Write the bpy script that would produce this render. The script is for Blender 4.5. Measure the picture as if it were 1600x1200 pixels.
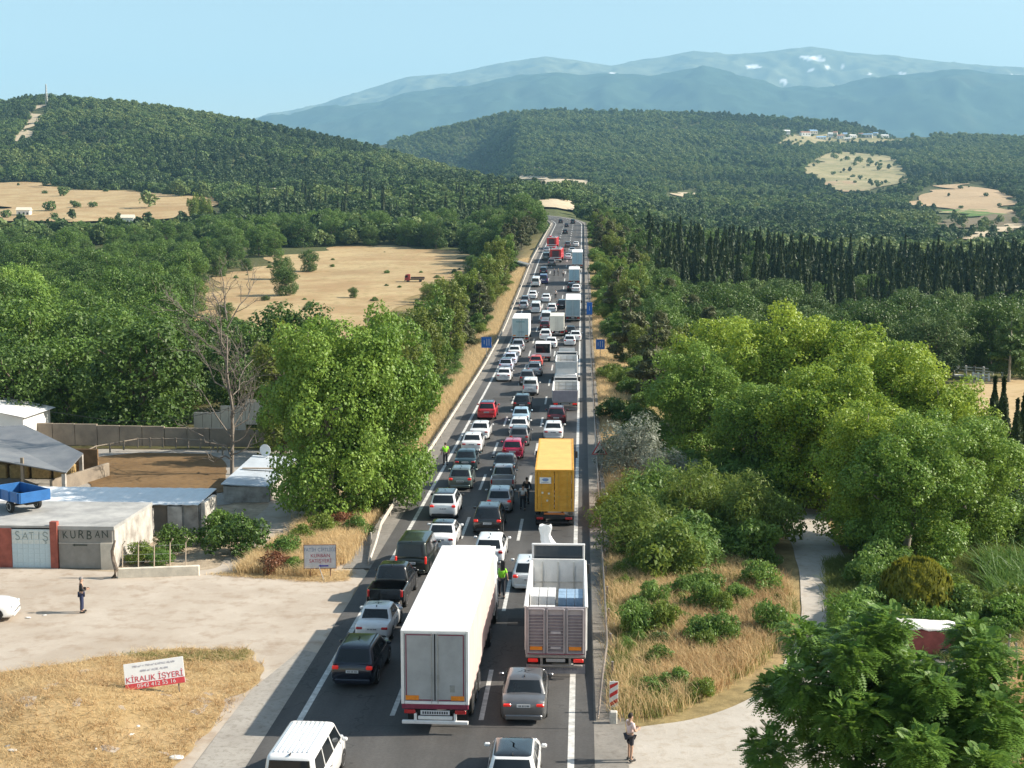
import bpy, bmesh, math, random
import numpy as np
from mathutils import Vector, Matrix, Euler

for o in list(bpy.data.objects):
    bpy.data.objects.remove(o)
SC = bpy.context.scene
COL = SC.collection
random.seed(7)
PI = math.pi
R = math.radians

# ------------------------------------------------------------------ camera
FPX = 2100.0                      # focal length in pixels of a 1600 px wide frame
CAMZ = 18.8                       # the drone hovers above the right shoulder
cam = bpy.data.cameras.new('camera')
cam.sensor_width = 36.0
cam.lens = 36.0 * FPX / 1600.0
cam.clip_start = 0.5
cam.clip_end = 60000.0
CAM = bpy.data.objects.new('camera', cam)
COL.objects.link(CAM)
CAM.location = (0, 0, CAMZ)
CAM.rotation_euler = (R(90 - 6.49), 0, R(2.98))
SC.camera = CAM
CROT = np.array(Euler(CAM.rotation_euler).to_matrix())

# ------------------------------------------------------------------ sky, sun, exposure
SUN_AZ = R(5.0)                  # angle from +X towards +Y
SUN_EL = R(34.0)
world = bpy.data.worlds.new('World')
SC.world = world
world.use_nodes = True
wn = world.node_tree
sky = wn.nodes.new('ShaderNodeTexSky')
sky.sky_type = 'NISHITA'
sky.sun_disc = False
sky.sun_elevation = SUN_EL
sky.sun_rotation = PI / 2 - SUN_AZ
sky.altitude = 300.0
sky.air_density = 1.0
sky.dust_density = 1.2
sky.ozone_density = 0.15
bgn = wn.nodes['Background']
bgn.inputs['Strength'].default_value = 0.096
tint = wn.nodes.new('ShaderNodeVectorMath'); tint.operation = 'MULTIPLY'      # the camera's white balance, over the whole sky alike
tint.inputs[1].default_value = (1.13, 1.05, 0.89)
wn.links.new(sky.outputs[0], tint.inputs[0])
wn.links.new(tint.outputs[0], bgn.inputs['Color'])
sun = bpy.data.lights.new('sun', 'SUN')
sun.energy = 5.0
sun.angle = R(0.53)
sun.color = (1.0, 0.92, 0.79)
SUN = bpy.data.objects.new('sun', sun)
COL.objects.link(SUN)
SUNV = Vector((math.cos(SUN_EL) * math.cos(SUN_AZ), math.cos(SUN_EL) * math.sin(SUN_AZ), math.sin(SUN_EL)))
SUN.rotation_euler = SUNV.to_track_quat('Z', 'Y').to_euler()
SUN.location = (200, 60, 200)
SC.view_settings.view_transform = 'Standard'
SC.view_settings.look = 'None'
SC.view_settings.gamma = 1.0
SC.view_settings.use_curve_mapping = False
SC.view_settings.exposure = 1.18
SC.cycles.use_denoising = True
SC.cycles.max_bounces = 6
SC.cycles.diffuse_bounces = 2
SC.cycles.glossy_bounces = 2
SC.cycles.transmission_bounces = 3
SC.cycles.volume_bounces = 0
SC.cycles.transparent_max_bounces = 6
SC.cycles.caustics_reflective = False
SC.cycles.caustics_refractive = False

# ------------------------------------------------------------------ pixels to rays (used once, to survey the place)
def ray(px, py):
    return CROT @ np.array([(px - 800.0) / FPX, -(py - 600.0) / FPX, -1.0])

def at(px, py, z=0.0):
    d = ray(px, py)
    t = (z - CAMZ) / d[2]
    return np.array([d[0] * t, d[1] * t, z])

# ------------------------------------------------------------------ materials
MATS = {}
def _nodes(name):
    m = bpy.data.materials.new(name)
    m.use_nodes = True
    n = m.node_tree
    b = n.nodes['Principled BSDF']
    return m, n, b

def mat(name, col, rough=0.7, metal=0.0, var=0.15, scale=4.0, bump=0.0, bscale=30.0, spec=0.4, coat=0.0, detail=5.0, col2=None, emit=0.0):
    """plain procedural surface: two tones mixed by noise, fine relief"""
    if name in MATS:
        return MATS[name]
    m, n, b = _nodes(name)
    tc = n.nodes.new('ShaderNodeTexCoord')
    nz = n.nodes.new('ShaderNodeTexNoise')
    nz.inputs['Scale'].default_value = scale
    nz.inputs['Detail'].default_value = detail
    nz.inputs['Roughness'].default_value = 0.65
    n.links.new(tc.outputs['Object'], nz.inputs['Vector'])
    rp = n.nodes.new('ShaderNodeMapRange')
    rp.inputs['From Min'].default_value = 0.32
    rp.inputs['From Max'].default_value = 0.68
    n.links.new(nz.outputs['Fac'], rp.inputs['Value'])
    mx = n.nodes.new('ShaderNodeMix')
    mx.data_type = 'RGBA'
    a = tuple(max(0, c * (1 - var)) for c in col)
    c2 = col2 if col2 else tuple(min(1, c * (1 + var)) for c in col)
    mx.inputs[6].default_value = (*a, 1)
    mx.inputs[7].default_value = (*c2, 1)
    n.links.new(rp.outputs[0], mx.inputs[0])
    n.links.new(mx.outputs[2], b.inputs['Base Color'])
    b.inputs['Roughness'].default_value = rough
    b.inputs['Metallic'].default_value = metal
    b.inputs['Specular IOR Level'].default_value = spec
    if coat:
        b.inputs['Coat Weight'].default_value = coat
        b.inputs['Coat Roughness'].default_value = 0.06
    if bump:
        n2 = n.nodes.new('ShaderNodeTexNoise')
        n2.inputs['Scale'].default_value = bscale
        n2.inputs['Detail'].default_value = 6
        n.links.new(tc.outputs['Object'], n2.inputs['Vector'])
        bp = n.nodes.new('ShaderNodeBump')
        bp.inputs['Strength'].default_value = bump
        bp.inputs['Distance'].default_value = 0.05
        n.links.new(n2.outputs['Fac'], bp.inputs['Height'])
        n.links.new(bp.outputs[0], b.inputs['Normal'])
    if emit:
        b.inputs['Emission Color'].default_value = (*col, 1)
        b.inputs['Emission Strength'].default_value = emit
    MATS[name] = m
    return m

def leafmat(name, c1, c2, trans=0.35, rough=0.5, objvar=0.3):
    """leaves: every leaf its own tone between c1 and c2, some light through"""
    if name in MATS:
        return MATS[name]
    m, n, b = _nodes(name)
    g = n.nodes.new('ShaderNodeNewGeometry')
    oi = n.nodes.new('ShaderNodeObjectInfo')
    ad = n.nodes.new('ShaderNodeMath'); ad.operation = 'MULTIPLY_ADD'
    n.links.new(g.outputs['Random Per Island'], ad.inputs[0]); ad.inputs[1].default_value = 0.62 * (1.0 - objvar)
    sc = n.nodes.new('ShaderNodeMath'); sc.operation = 'MULTIPLY'; sc.inputs[1].default_value = objvar
    n.links.new(oi.outputs['Random'], sc.inputs[0])
    n.links.new(sc.outputs[0], ad.inputs[2])
    tn = n.nodes.new('ShaderNodeAttribute'); tn.attribute_name = 'tone'
    a2 = n.nodes.new('ShaderNodeMath'); a2.operation = 'MULTIPLY_ADD'; a2.inputs[1].default_value = 0.38 * (1 - objvar)
    n.links.new(tn.outputs['Fac'], a2.inputs[0]); n.links.new(ad.outputs[0], a2.inputs[2])
    mx = n.nodes.new('ShaderNodeMix'); mx.data_type = 'RGBA'
    mx.inputs[6].default_value = (*c1, 1); mx.inputs[7].default_value = (*c2, 1)
    n.links.new(a2.outputs[0], mx.inputs[0])
    n.links.new(mx.outputs[2], b.inputs['Base Color'])
    b.inputs['Roughness'].default_value = rough
    b.inputs['Specular IOR Level'].default_value = 0.3
    tr = n.nodes.new('ShaderNodeBsdfTranslucent')
    hs = n.nodes.new('ShaderNodeHueSaturation')
    hs.inputs['Hue'].default_value = 0.485; hs.inputs['Value'].default_value = 1.35
    n.links.new(mx.outputs[2], hs.inputs['Color'])
    n.links.new(hs.outputs[0], tr.inputs['Color'])
    ms = n.nodes.new('ShaderNodeMixShader'); ms.inputs[0].default_value = trans
    n.links.new(b.outputs[0], ms.inputs[1]); n.links.new(tr.outputs[0], ms.inputs[2])
    n.links.new(ms.outputs[0], n.nodes['Material Output'].inputs['Surface'])
    MATS[name] = m
    return m

def paint(name, col, metal=0.25, rough=0.32, coat=0.8):
    return mat('paint_' + name, col, rough, metal, 0.06, 3.0, 0, 30, 0.5, coat)

BLACK = mat('black_plastic', (0.02, 0.02, 0.022), 0.55, 0, 0.2, 8)
RUBBER = mat('tyre_rubber', (0.022, 0.021, 0.02), 0.85, 0, 0.25, 10)
RIM = mat('alloy_rim', (0.35, 0.35, 0.36), 0.35, 0.8, 0.1, 6)
GLASS = mat('tinted_glass', (0.012, 0.015, 0.018), 0.06, 0, 0.1, 1, 0, 30, 0.5)
GLASS_SMOKE = mat('smoked_glass', (0.05, 0.065, 0.08), 0.07, 0, 0.15, 1, 0, 30, 0.5)
TAILRED = mat('red_lamp', (0.45, 0.02, 0.02), 0.2, 0, 0.1, 9, 0, 30, 0.5, 0.5)
BRAKE = mat('lit_brake_lamp', (0.75, 0.03, 0.02), 0.25, 0, 0.1, 9, 0, 30, 0.5, 0.3, 5, None, 0.12)
HEADL = mat('clear_lamp', (0.6, 0.62, 0.65), 0.12, 0.2, 0.1, 9, 0, 30, 0.5, 0.5)
PLATE = mat('white_plate', (0.62, 0.63, 0.65), 0.5, 0, 0.12, 30)
STEEL = mat('galvanised_steel', (0.36, 0.36, 0.35), 0.5, 0.5, 0.25, 3, 0.1, 40)
DARKSTEEL = mat('dark_chassis_steel', (0.035, 0.033, 0.032), 0.6, 0.4, 0.3, 5)
ORANGE = mat('orange_reflector', (0.75, 0.24, 0.02), 0.4, 0, 0.1, 9)
INK = mat('plate_ink', (0.03, 0.03, 0.04), 0.6)

# ------------------------------------------------------------------ objects
def tag(o, label=None, cat=None, group=None, kind=None):
    if label: o['label'] = label
    if cat: o['category'] = cat
    if group: o['group'] = group
    if kind: o['kind'] = kind
    return o

def empty(name, loc=(0, 0, 0), rz=0.0, label=None, cat=None, group=None, rx=0.0):
    o = bpy.data.objects.new(name, None)
    COL.objects.link(o)
    o.empty_display_size = 0.3
    o.location = loc
    o.rotation_euler = (rx, 0, rz)
    return tag(o, label, cat, group)

def link(name, me, parent=None, material=None, loc=None, rot=None):
    o = bpy.data.objects.new(name, me)
    COL.objects.link(o)
    if parent is not None: o.parent = parent
    if loc is not None: o.location = loc
    if rot is not None: o.rotation_euler = rot
    if material is not None:
        if len(me.materials) == 0:
            me.materials.append(material)
        elif me.materials[0] is not material:
            o.material_slots[0].link = 'OBJECT'
            o.material_slots[0].material = material
    return o

def np_mesh(name, V, F, smooth=False, angle=None):
    V = np.asarray(V, dtype=np.float32).reshape(-1, 3)
    F = np.asarray(F, dtype=np.int32)
    k = F.shape[1]
    me = bpy.data.meshes.new(name)
    me.vertices.add(len(V)); me.vertices.foreach_set('co', V.ravel())
    me.loops.add(F.size); me.loops.foreach_set('vertex_index', F.ravel())
    me.polygons.add(len(F))
    me.polygons.foreach_set('loop_start', np.arange(0, F.size, k, dtype=np.int32))
    me.polygons.foreach_set('loop_total', np.full(len(F), k, dtype=np.int32))
    me.polygons.foreach_set('use_smooth', np.full(len(F), bool(smooth)))
    me.update(calc_edges=True)
    if smooth and angle: me.set_sharp_from_angle(angle=angle)
    return me

TMP = bpy.data.scenes.new('workbench')
def evaluated(o):
    """the finished mesh of an object kept in a scratch scene"""
    vl = TMP.view_layers[0]; vl.update()
    return bpy.data.meshes.new_from_object(o.evaluated_get(vl.depsgraph))

class MB:
    """collects pieces of one part"""
    def __init__(s):
        s.v = []; s.f = []
    def add(s, V, F):
        b = len(s.v)
        s.v.extend([tuple(map(float, p)) for p in V])
        s.f.extend([tuple(b + i for i in f) for f in F])
        return s
    def box(s, c, d, ch=0.0, rz=0.0):
        hx, hy, hz = d[0] / 2, d[1] / 2, d[2] / 2
        if ch <= 0:
            P = [(x, y, z) for z in (-hz, hz) for y in (-hy, hy) for x in (-hx, hx)]
            F = [(0, 2, 3, 1), (4, 5, 7, 6), (0, 1, 5, 4), (2, 6, 7, 3), (0, 4, 6, 2), (1, 3, 7, 5)]
        else:
            ch = min(ch, hx * .9, hy * .9, hz * .9)
            P = []; idx = {}
            for ix in (-1, 1):
                for iy in (-1, 1):
                    for iz in (-1, 1):
                        for a in range(3):
                            p = [ix * (hx - ch), iy * (hy - ch), iz * (hz - ch)]
                            p[a] = (ix, iy, iz)[a] * (hx, hy, hz)[a]
                            idx[(ix, iy, iz, a)] = len(P); P.append(tuple(p))
            F = []
            q = ((-1, -1), (1, -1), (1, 1), (-1, 1))
            for sgn in (-1, 1):
                F.append([idx[(sgn, u, v, 0)] for u, v in (q if sgn > 0 else q[::-1])])
                F.append([idx[(u, sgn, v, 1)] for u, v in (q[::-1] if sgn > 0 else q)])
                F.append([idx[(u, v, sgn, 2)] for u, v in (q if sgn > 0 else q[::-1])])
            for u in (-1, 1):
                for v in (-1, 1):
                    F.append([idx[(-1, u, v, 1)], idx[(1, u, v, 1)], idx[(1, u, v, 2)], idx[(-1, u, v, 2)]])
                    F.append([idx[(u, -1, v, 0)], idx[(u, 1, v, 0)], idx[(u, 1, v, 2)], idx[(u, -1, v, 2)]])
                    F.append([idx[(u, v, -1, 0)], idx[(u, v, 1, 0)], idx[(u, v, 1, 1)], idx[(u, v, -1, 1)]])
            for u in (-1, 1):
                for v in (-1, 1):
                    for w in (-1, 1):
                        F.append([idx[(u, v, w, a)] for a in range(3)])
        if rz:
            cs, sn = math.cos(rz), math.sin(rz)
            P = [(x * cs - y * sn, x * sn + y * cs, z) for x, y, z in P]
        return s.add([(x + c[0], y + c[1], z + c[2]) for x, y, z in P], F)
    def tube(s, pts, rad, n=8, caps=True):
        pts = [Vector(p) for p in pts]
        if not hasattr(rad, '__len__'): rad = [rad] * len(pts)
        V = []; F = []
        for i, p in enumerate(pts):
            d = (pts[min(i + 1, len(pts) - 1)] - pts[max(i - 1, 0)])
            if d.length < 1e-6: d = Vector((0, 0, 1))
            d.normalize()
            a = d.cross(Vector((0, 0, 1)) if abs(d.z) < 0.95 else Vector((1, 0, 0))).normalized()
            b = d.cross(a)
            for k in range(n):
                t = 2 * PI * k / n
                V.append(p + (a * math.cos(t) + b * math.sin(t)) * rad[i])
        for i in range(len(pts) - 1):
            for k in range(n):
                F.append((i * n + k, i * n + (k + 1) % n, (i + 1) * n + (k + 1) % n, (i + 1) * n + k))
        if caps:
            F.append(tuple(range(n))); F.append(tuple((len(pts) - 1) * n + k for k in range(n))[::-1])
        return s.add(V, F)
    def loft(s, rings, closed=True, caps=True):
        n = len(rings[0]); V = [p for r in rings for p in r]; F = []
        m = n if closed else n - 1
        for i in range(len(rings) - 1):
            for k in range(m):
                F.append((i * n + k, i * n + (k + 1) % n, (i + 1) * n + (k + 1) % n, (i + 1) * n + k))
        if caps and closed:
            F.append(tuple(range(n))[::-1]); F.append(tuple((len(rings) - 1) * n + k for k in range(n)))
        return s.add(V, F)
    def quad(s, a, b, c, d):
        return s.add([a, b, c, d], [(0, 1, 2, 3)])
    def mesh(s, name, smooth=False, angle=None, fix=True):
        me = bpy.data.meshes.new(name)
        me.from_pydata(s.v, [], s.f)
        if fix:
            bm = bmesh.new(); bm.from_mesh(me)
            bmesh.ops.recalc_face_normals(bm, faces=bm.faces)
            bm.to_mesh(me); bm.free()
        if smooth:
            me.polygons.foreach_set('use_smooth', [True] * len(me.polygons))
            me.set_sharp_from_angle(angle=angle or R(38))
        me.update()
        return me
    def obj(s, name, material, parent=None, smooth=False, angle=None, loc=None, rot=None, fix=True):
        return link(name, s.mesh(name, smooth, angle, fix), parent, material, loc, rot)

def copy_tree(o, parent=None, lab=None):
    c = o.copy(); COL.objects.link(c)
    c.parent = parent
    if lab: c['label'] = lab
    for ch in o.children:
        copy_tree(ch, c)
    return c

# ------------------------------------------------------------------ smooth noise on arrays
_rng0 = np.random.default_rng(3)
_TAB = _rng0.random((256, 256))
def vnoise(x, y):
    x = np.asarray(x, float); y = np.asarray(y, float)
    xi = np.floor(x).astype(int); yi = np.floor(y).astype(int)
    fx = x - xi; fy = y - yi
    fx = fx * fx * (3 - 2 * fx); fy = fy * fy * (3 - 2 * fy)
    g = lambda a, b: _TAB[a % 256, b % 256]
    return (g(xi, yi) * (1 - fx) + g(xi + 1, yi) * fx) * (1 - fy) + (g(xi, yi + 1) * (1 - fx) + g(xi + 1, yi + 1) * fx) * fy
def fbm(x, y, o=4):
    s = 0; a = 0.5
    for i in range(o):
        s = s + a * vnoise(x * 2 ** i + 17 * i, y * 2 ** i + 31 * i); a *= 0.5
    return s - 0.47
def sstep(a, b, x):
    t = np.clip((np.asarray(x, float) - a) / (b - a), 0, 1)
    return t * t * (3 - 2 * t)
# ================================================================== THE LIE OF THE LAND
_yy = np.arange(-60, 1400, 1.0)
_zz = np.interp(_yy, [-60, 70, 120, 174, 215, 270, 330, 430, 540, 640, 760, 900, 1400], [0, 0, .4, 1.2, 2.6, 6.5, 11, 16, 21, 25.5, 30, 34, 45])
_k = np.hanning(41); _k /= _k.sum()
_zs = np.convolve(np.pad(_zz, 20, mode='edge'), _k, mode='valid')
def zr(y): return np.interp(y, _yy, _zs)
def xc(y):
    y = np.asarray(y, float)
    return -np.clip(y - 545, 0, 400) ** 2 / 800.0
XL, XR = -10.8, -0.3               # the solid edge lines
LANES = (-9.05, -5.55, -2.05)
_cw, _sw = math.cos(R(2.98)), math.sin(R(2.98))
def colv(x, y):
    u = x * _cw + y * _sw; v = -x * _sw + y * _cw
    return 800 + FPX * u / np.maximum(v, 25) / 1.006, v
def unproj(c, v):
    u = (c - 800) / FPX * v * 1.006
    return u * _cw - v * _sw, u * _sw + v * _cw

_ROWS = [0, 60, 110, 150, 220, 300, 400, 500, 600, 750, 900, 1100, 1400, 1650, 1900, 2300, 2700, 3200, 3800, 4600]
def _left(h, back):
    return [0, 0, 0, -2.5, -3, -2, 3, 8, 15, 27, 40, 56, 56 + .45 * (h - 56), 56 + .85 * (h - 56), h, 56 + .75 * (h - 56), 56 + .7 * (h - 56), back, back * .75, 150]
_COLS = [-400, 0, 60, 110, 200, 300, 400, 500, 600, 650, 700, 760]
_LH = [170, 182, 190, 195, 192, 181, 167, 149, 125, 113, 100, 80]
_T = [_left(h, b) for h, b in zip(_LH, [200] * 8 + [215, 236, 262, 283])]
_COLS += [810, 870, 960, 1100, 1200, 1300, 1390, 1450, 1600, 2000]
_T += [[0, 0, 0, 0, 1, 5, 11, 17, 24, 30, 42, 54, 62, 72, 92, 140, 205, 292, 220, 150],
       [0, 0, 0, 0, 1, 5, 11, 17, 24, 29, 42, 54, 62, 75, 100, 145, 210, 296, 220, 150],
       [0, 0, 0, -1, 0, 4, 9, 13, 18, 22, 28, 38, 55, 73, 97, 145, 208, 290, 220, 150],
       [0, 0, -.5, -2, -2, 0, 3, 6, 9, 10, 14, 25, 47, 66, 90, 138, 200, 284, 220, 150],
       [0, 0, -.5, -2, -3, -2, 1, 3, 5, 8, 13, 24, 45, 64, 88, 134, 192, 280, 220, 150],
       [0, 0, -.8, -3, -4, -4, -1, 1, 3, 7, 12, 23, 43, 62, 86, 130, 180, 270, 220, 150],
       [0, 0, -.8, -3, -4, -4, -2, 0, 2, 6, 12, 22, 43, 62, 85, 128, 172, 238, 200, 150],
       [0, 0, -.8, -3, -4, -4, -2, 0, 2, 6, 12, 22, 42, 62, 85, 130, 178, 237, 200, 150],
       [0, 0, -.8, -3, -4, -4, -2, 0, 2, 6, 12, 22, 42, 62, 85, 132, 185, 230, 200, 150],
       [0, 0, -.8, -3, -4, -4, -2, 0, 2, 6, 12, 22, 42, 62, 85, 132, 185, 222, 200, 150]]
_TA = np.array(_T).T; _CA = np.array(_COLS, float); _RA = np.array(_ROWS, float)
def nat(x, y):
    c, v = colv(x, y)
    c = np.clip(c, _CA[0], _CA[-1] - 1e-6); v2 = np.clip(v, 0, _RA[-1] - 1e-6)
    i = np.clip(np.searchsorted(_CA, c, 'right') - 1, 0, len(_CA) - 2); j = np.clip(np.searchsorted(_RA, v2, 'right') - 1, 0, len(_RA) - 2)
    fc = (c - _CA[i]) / (_CA[i + 1] - _CA[i]); fv = (v2 - _RA[j]) / (_RA[j + 1] - _RA[j])
    z = (_TA[j, i] * (1 - fc) + _TA[j, i + 1] * fc) * (1 - fv) + (_TA[j + 1, i] * (1 - fc) + _TA[j + 1, i + 1] * fc) * fv
    z = z + fbm(x / 260.0, y / 260.0) * np.clip((v - 900) / 900, 0, 1) * 34 + fbm(x / 45.0 + 9, y / 45.0) * np.clip((v - 130) / 300, 0, 1) * 3.0
    return z
def hfun(x, y):
    x = np.asarray(x, float); y = np.asarray(y, float)
    d = np.maximum(xc(y) - 13.6 - x, x - (xc(y) + 2.6))
    w = sstep(0, 14, d)
    w = np.where(y > 900, 1.0, w)
    z = (zr(y) - 0.06) * (1 - w) + nat(x, y) * w
    z = z + 0.9 * np.exp(-(((x + 20.5) / 4.2) ** 2 + ((y - 49.5) / 4.0) ** 2))          # the grassy mound with the notice
    xt = np.interp(y, [36, 52, 61, 71, 82, 93], [8, 9.0, 11.4, 13.3, 14.4, 15.2])
    z = z + fbm(x / 3.0, y / 3.0) * 0.18 * sstep(0.5, 4, x - 2.6) * (y < 130) * sstep(1.8, 3.2, np.abs(x - xt)) * sstep(50, 54, y)           # rough verge on the right
    return z
gx = np.unique(np.concatenate([np.arange(-42, 42, 1.5), np.arange(42, 150, 5), -np.arange(42, 150, 5), np.arange(150, 600, 14), -np.arange(150, 600, 14),
     np.arange(600, 2600, 32), -np.arange(600, 2600, 32), np.arange(2600, 12000, 600), -np.arange(2600, 12000, 600)]))
gy = np.unique(np.concatenate([np.arange(-30, 200, 1.8), np.arange(200, 800, 5), np.arange(800, 4000, 24), np.arange(4000, 22000, 600)]))
_GX, _GY = np.meshgrid(gx, gy)
HG = hfun(_GX, _GY)
def hm(x, y):
    x = np.asarray(x, float); y = np.asarray(y, float)
    i = np.clip(np.searchsorted(gx, x, 'right') - 1, 0, len(gx) - 2); j = np.clip(np.searchsorted(gy, y, 'right') - 1, 0, len(gy) - 2)
    fx = np.clip((x - gx[i]) / (gx[i + 1] - gx[i]), 0, 1); fy = np.clip((y - gy[j]) / (gy[j + 1] - gy[j]), 0, 1)
    return (HG[j, i] * (1 - fx) + HG[j, i + 1] * fx) * (1 - fy) + (HG[j + 1, i] * (1 - fx) + HG[j + 1, i + 1] * fx) * fy
_TS = np.concatenate([np.arange(20, 400, .4), np.arange(400, 1200, 2), np.arange(1200, 5000, 6)])
def hit(px, py, road=False):
    """where the line of sight meets the ground"""
    d = ray(px, py)
    X = d[0] * _TS; Y = d[1] * _TS; Z = CAMZ + d[2] * _TS
    g = zr(Y) if road else hm(X, Y)
    k = np.nonzero(Z < g)[0]
    if len(k) == 0: return None
    k = k[0]
    if k > 0:
        a = Z[k - 1] - g[k - 1]; b = g[k] - Z[k]; f = a / (a + b + 1e-9)
    else: f = 0; k = 1
    return np.array([X[k - 1] + (X[k] - X[k - 1]) * f, Y[k - 1] + (Y[k] - Y[k - 1]) * f, g[k - 1] + (g[k] - g[k - 1]) * f])
def proj(x, y, z):
    P = np.stack([np.asarray(x, float), np.asarray(y, float), np.asarray(z, float) - CAMZ], -1) @ CROT
    return 800 + FPX * P[..., 0] / -P[..., 2], 600 - FPX * P[..., 1] / -P[..., 2]
def inpoly(px, py, poly):
    px = np.asarray(px); py = np.asarray(py); r = np.zeros(px.shape, bool); n = len(poly)
    for i in range(n):
        x1, y1 = poly[i]; x2, y2 = poly[(i + 1) % n]
        if y1 == y2: continue
        c = ((y1 > py) != (y2 > py)) & (px < (x2 - x1) * (py - y1) / (y2 - y1) + x1)
        r ^= c
    return r

# clearings, as seen from the road bridge's height (columns and rows of the survey picture)
CLEAR = {
 'dry_field': [(270, 515), (335, 480), (342, 432), (420, 408), (520, 386), (600, 384), (720, 392), (738, 420), (700, 452), (640, 475), (560, 505), (500, 545), (440, 565), (300, 560)],
 'stubble_field': [(-30, 288), (60, 287), (130, 300), (200, 300), (340, 314), (352, 335), (250, 346), (100, 352), (-30, 346)],
 'ploughed_field': [(1415, 321), (1450, 291), (1530, 287), (1562, 300), (1592, 318), (1578, 336), (1480, 326)],
 'hill_meadow': [(1253, 264), (1290, 242), (1330, 238), (1400, 246), (1422, 286), (1360, 302), (1290, 286)],
 'clay_plot': [(1285, 286), (1330, 284), (1356, 299), (1310, 301)],
 'green_plot': [(1452, 334), (1500, 327), (1560, 329), (1550, 339), (1470, 341)],
 'vineyard': [(1455, 346), (1590, 334), (1604, 354), (1470, 358)],
 'farm_track': [(1485, 380), (1590, 350), (1610, 352), (1610, 358), (1500, 387)],
 'village_green': [(1218, 229), (1226, 211), (1300, 207), (1390, 211), (1452, 211), (1455, 218), (1330, 223)],
 'pale_plot': [(1562, 392), (1610, 380), (1610, 390)],
 'road_bank': [(822, 322), (858, 314), (900, 319), (913, 332), (884, 331), (838, 326)],
 'sandy_ridge': [(772, 286), (830, 276), (922, 283), (918, 291), (850, 288)],
 'sandy_cutting': [(1036, 302), (1096, 296), (1092, 304), (1045, 311)],
 'firebreak': [(8, 228), (26, 216), (58, 166), (76, 164), (52, 205)],
}
# ------------------------------------------------------------------ ground sheet
def terrain():
    ny, nx = HG.shape
    V = np.stack([_GX, _GY, HG], -1).reshape(-1, 3)
    a = (np.arange(ny - 1)[:, None] * nx + np.arange(nx - 1)[None]).ravel()
    F = np.stack([a, a + 1, a + 1 + nx, a + nx], -1)
    me = np_mesh('ground', V, F, True)
    x, y = V[:, 0], V[:, 1]
    c, v = colv(x, y)
    n1 = fbm(x / 9, y / 9) + .5; n2 = fbm(x / 40 + 5, y / 40) + .5
    dry = np.array([.33, .235, .12]); green = np.array([.10, .125, .035]); wood = np.array([.045, .055, .022])
    t = sstep(.25, .75, n1 * .6 + n2 * .4)[:, None]
    C = dry * (1 - t * .55) + green * t * .55
    left = (x < -13) & (v > 112) & (v < 330)
    far = sstep(330, 520, v)[:, None]
    C = np.where(left[:, None], wood * .8 + C * .2, C)
    rightwood = ((x > 24) & (v > 70) & (v < 600))[:, None]
    C = np.where(rightwood, green * .55 + C * .3, C)
    C = C * (1 - far) + (np.array([.085, .095, .04]) * (.6 + .8 * n2[:, None])) * far
    nl = ((x < -11) & (v < 118))[:, None]
    C = np.where(nl, np.array([.36, .29, .21]) * (.8 + .4 * n1[:, None]), C)
    col = np.concatenate([C, np.ones((len(C), 1))], 1).astype(np.float32)
    at_ = me.color_attributes.new('soil', 'FLOAT_COLOR', 'POINT')
    at_.data.foreach_set('color', col.ravel())
    m, n, b = _nodes('ground_soil')
    va = n.nodes.new('ShaderNodeVertexColor'); va.layer_name = 'soil'
    tc = n.nodes.new('ShaderNodeTexCoord')
    nz = n.nodes.new('ShaderNodeTexNoise'); nz.inputs['Scale'].default_value = 0.9; nz.inputs['Detail'].default_value = 9; nz.inputs['Roughness'].default_value = .7
    n.links.new(tc.outputs['Object'], nz.inputs['Vector'])
    mr = n.nodes.new('ShaderNodeMapRange'); mr.inputs['From Min'].default_value = .3; mr.inputs['From Max'].default_value = .7
    mr.inputs['To Min'].default_value = .55; mr.inputs['To Max'].default_value = 1.35
    n.links.new(nz.outputs['Fac'], mr.inputs['Value'])
    vm = n.nodes.new('ShaderNodeVectorMath'); vm.operation = 'SCALE'
    n.links.new(va.outputs['Color'], vm.inputs[0]); n.links.new(mr.outputs[0], vm.inputs['Scale'])
    n.links.new(vm.outputs[0], b.inputs['Base Color'])
    b.inputs['Roughness'].default_value = .95; b.inputs['Specular IOR Level'].default_value = .1
    bp = n.nodes.new('ShaderNodeBump'); bp.inputs['Strength'].default_value = .5; bp.inputs['Distance'].default_value = .2
    n.links.new(nz.outputs['Fac'], bp.inputs['Height']); n.links.new(bp.outputs[0], b.inputs['Normal'])
    return tag(link('ground', me, None, m), 'rolling dry grass and wooded ground around the highway', None, None, 'structure')
terrain()

def drape(name, poly, material, off, step, label):
    """a sheet of ground cover laid on the land; poly in metres"""
    bm = bmesh.new()
    f = bm.faces.new([bm.verts.new((p[0], p[1], 0)) for p in poly])
    bmesh.ops.triangulate(bm, faces=[f])
    xs = [p[0] for p in poly]; ys = [p[1] for p in poly]
    for ax, lo, hi in ((0, min(xs), max(xs)), (1, min(ys), max(ys))):
        k = lo + step
        while k < hi:
            co = [0, 0, 0]; co[ax] = k; no = [0, 0, 0]; no[ax] = 1
            bmesh.ops.bisect_plane(bm, geom=bm.verts[:] + bm.edges[:] + bm.faces[:], plane_co=co, plane_no=no)
            k += step
    me = bpy.data.meshes.new(name)
    P = np.array([v.co[:] for v in bm.verts]); Z = hm(P[:, 0], P[:, 1]) + off
    for v, z in zip(bm.verts, Z): v.co.z = z
    bmesh.ops.recalc_face_normals(bm, faces=bm.faces)
    for f in bm.faces:
        f.smooth = True
        if f.normal.z < 0: f.normal_flip()
    bm.to_mesh(me); bm.free()
    return tag(link(name, me, None, material), label, None, None, 'structure')

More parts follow.
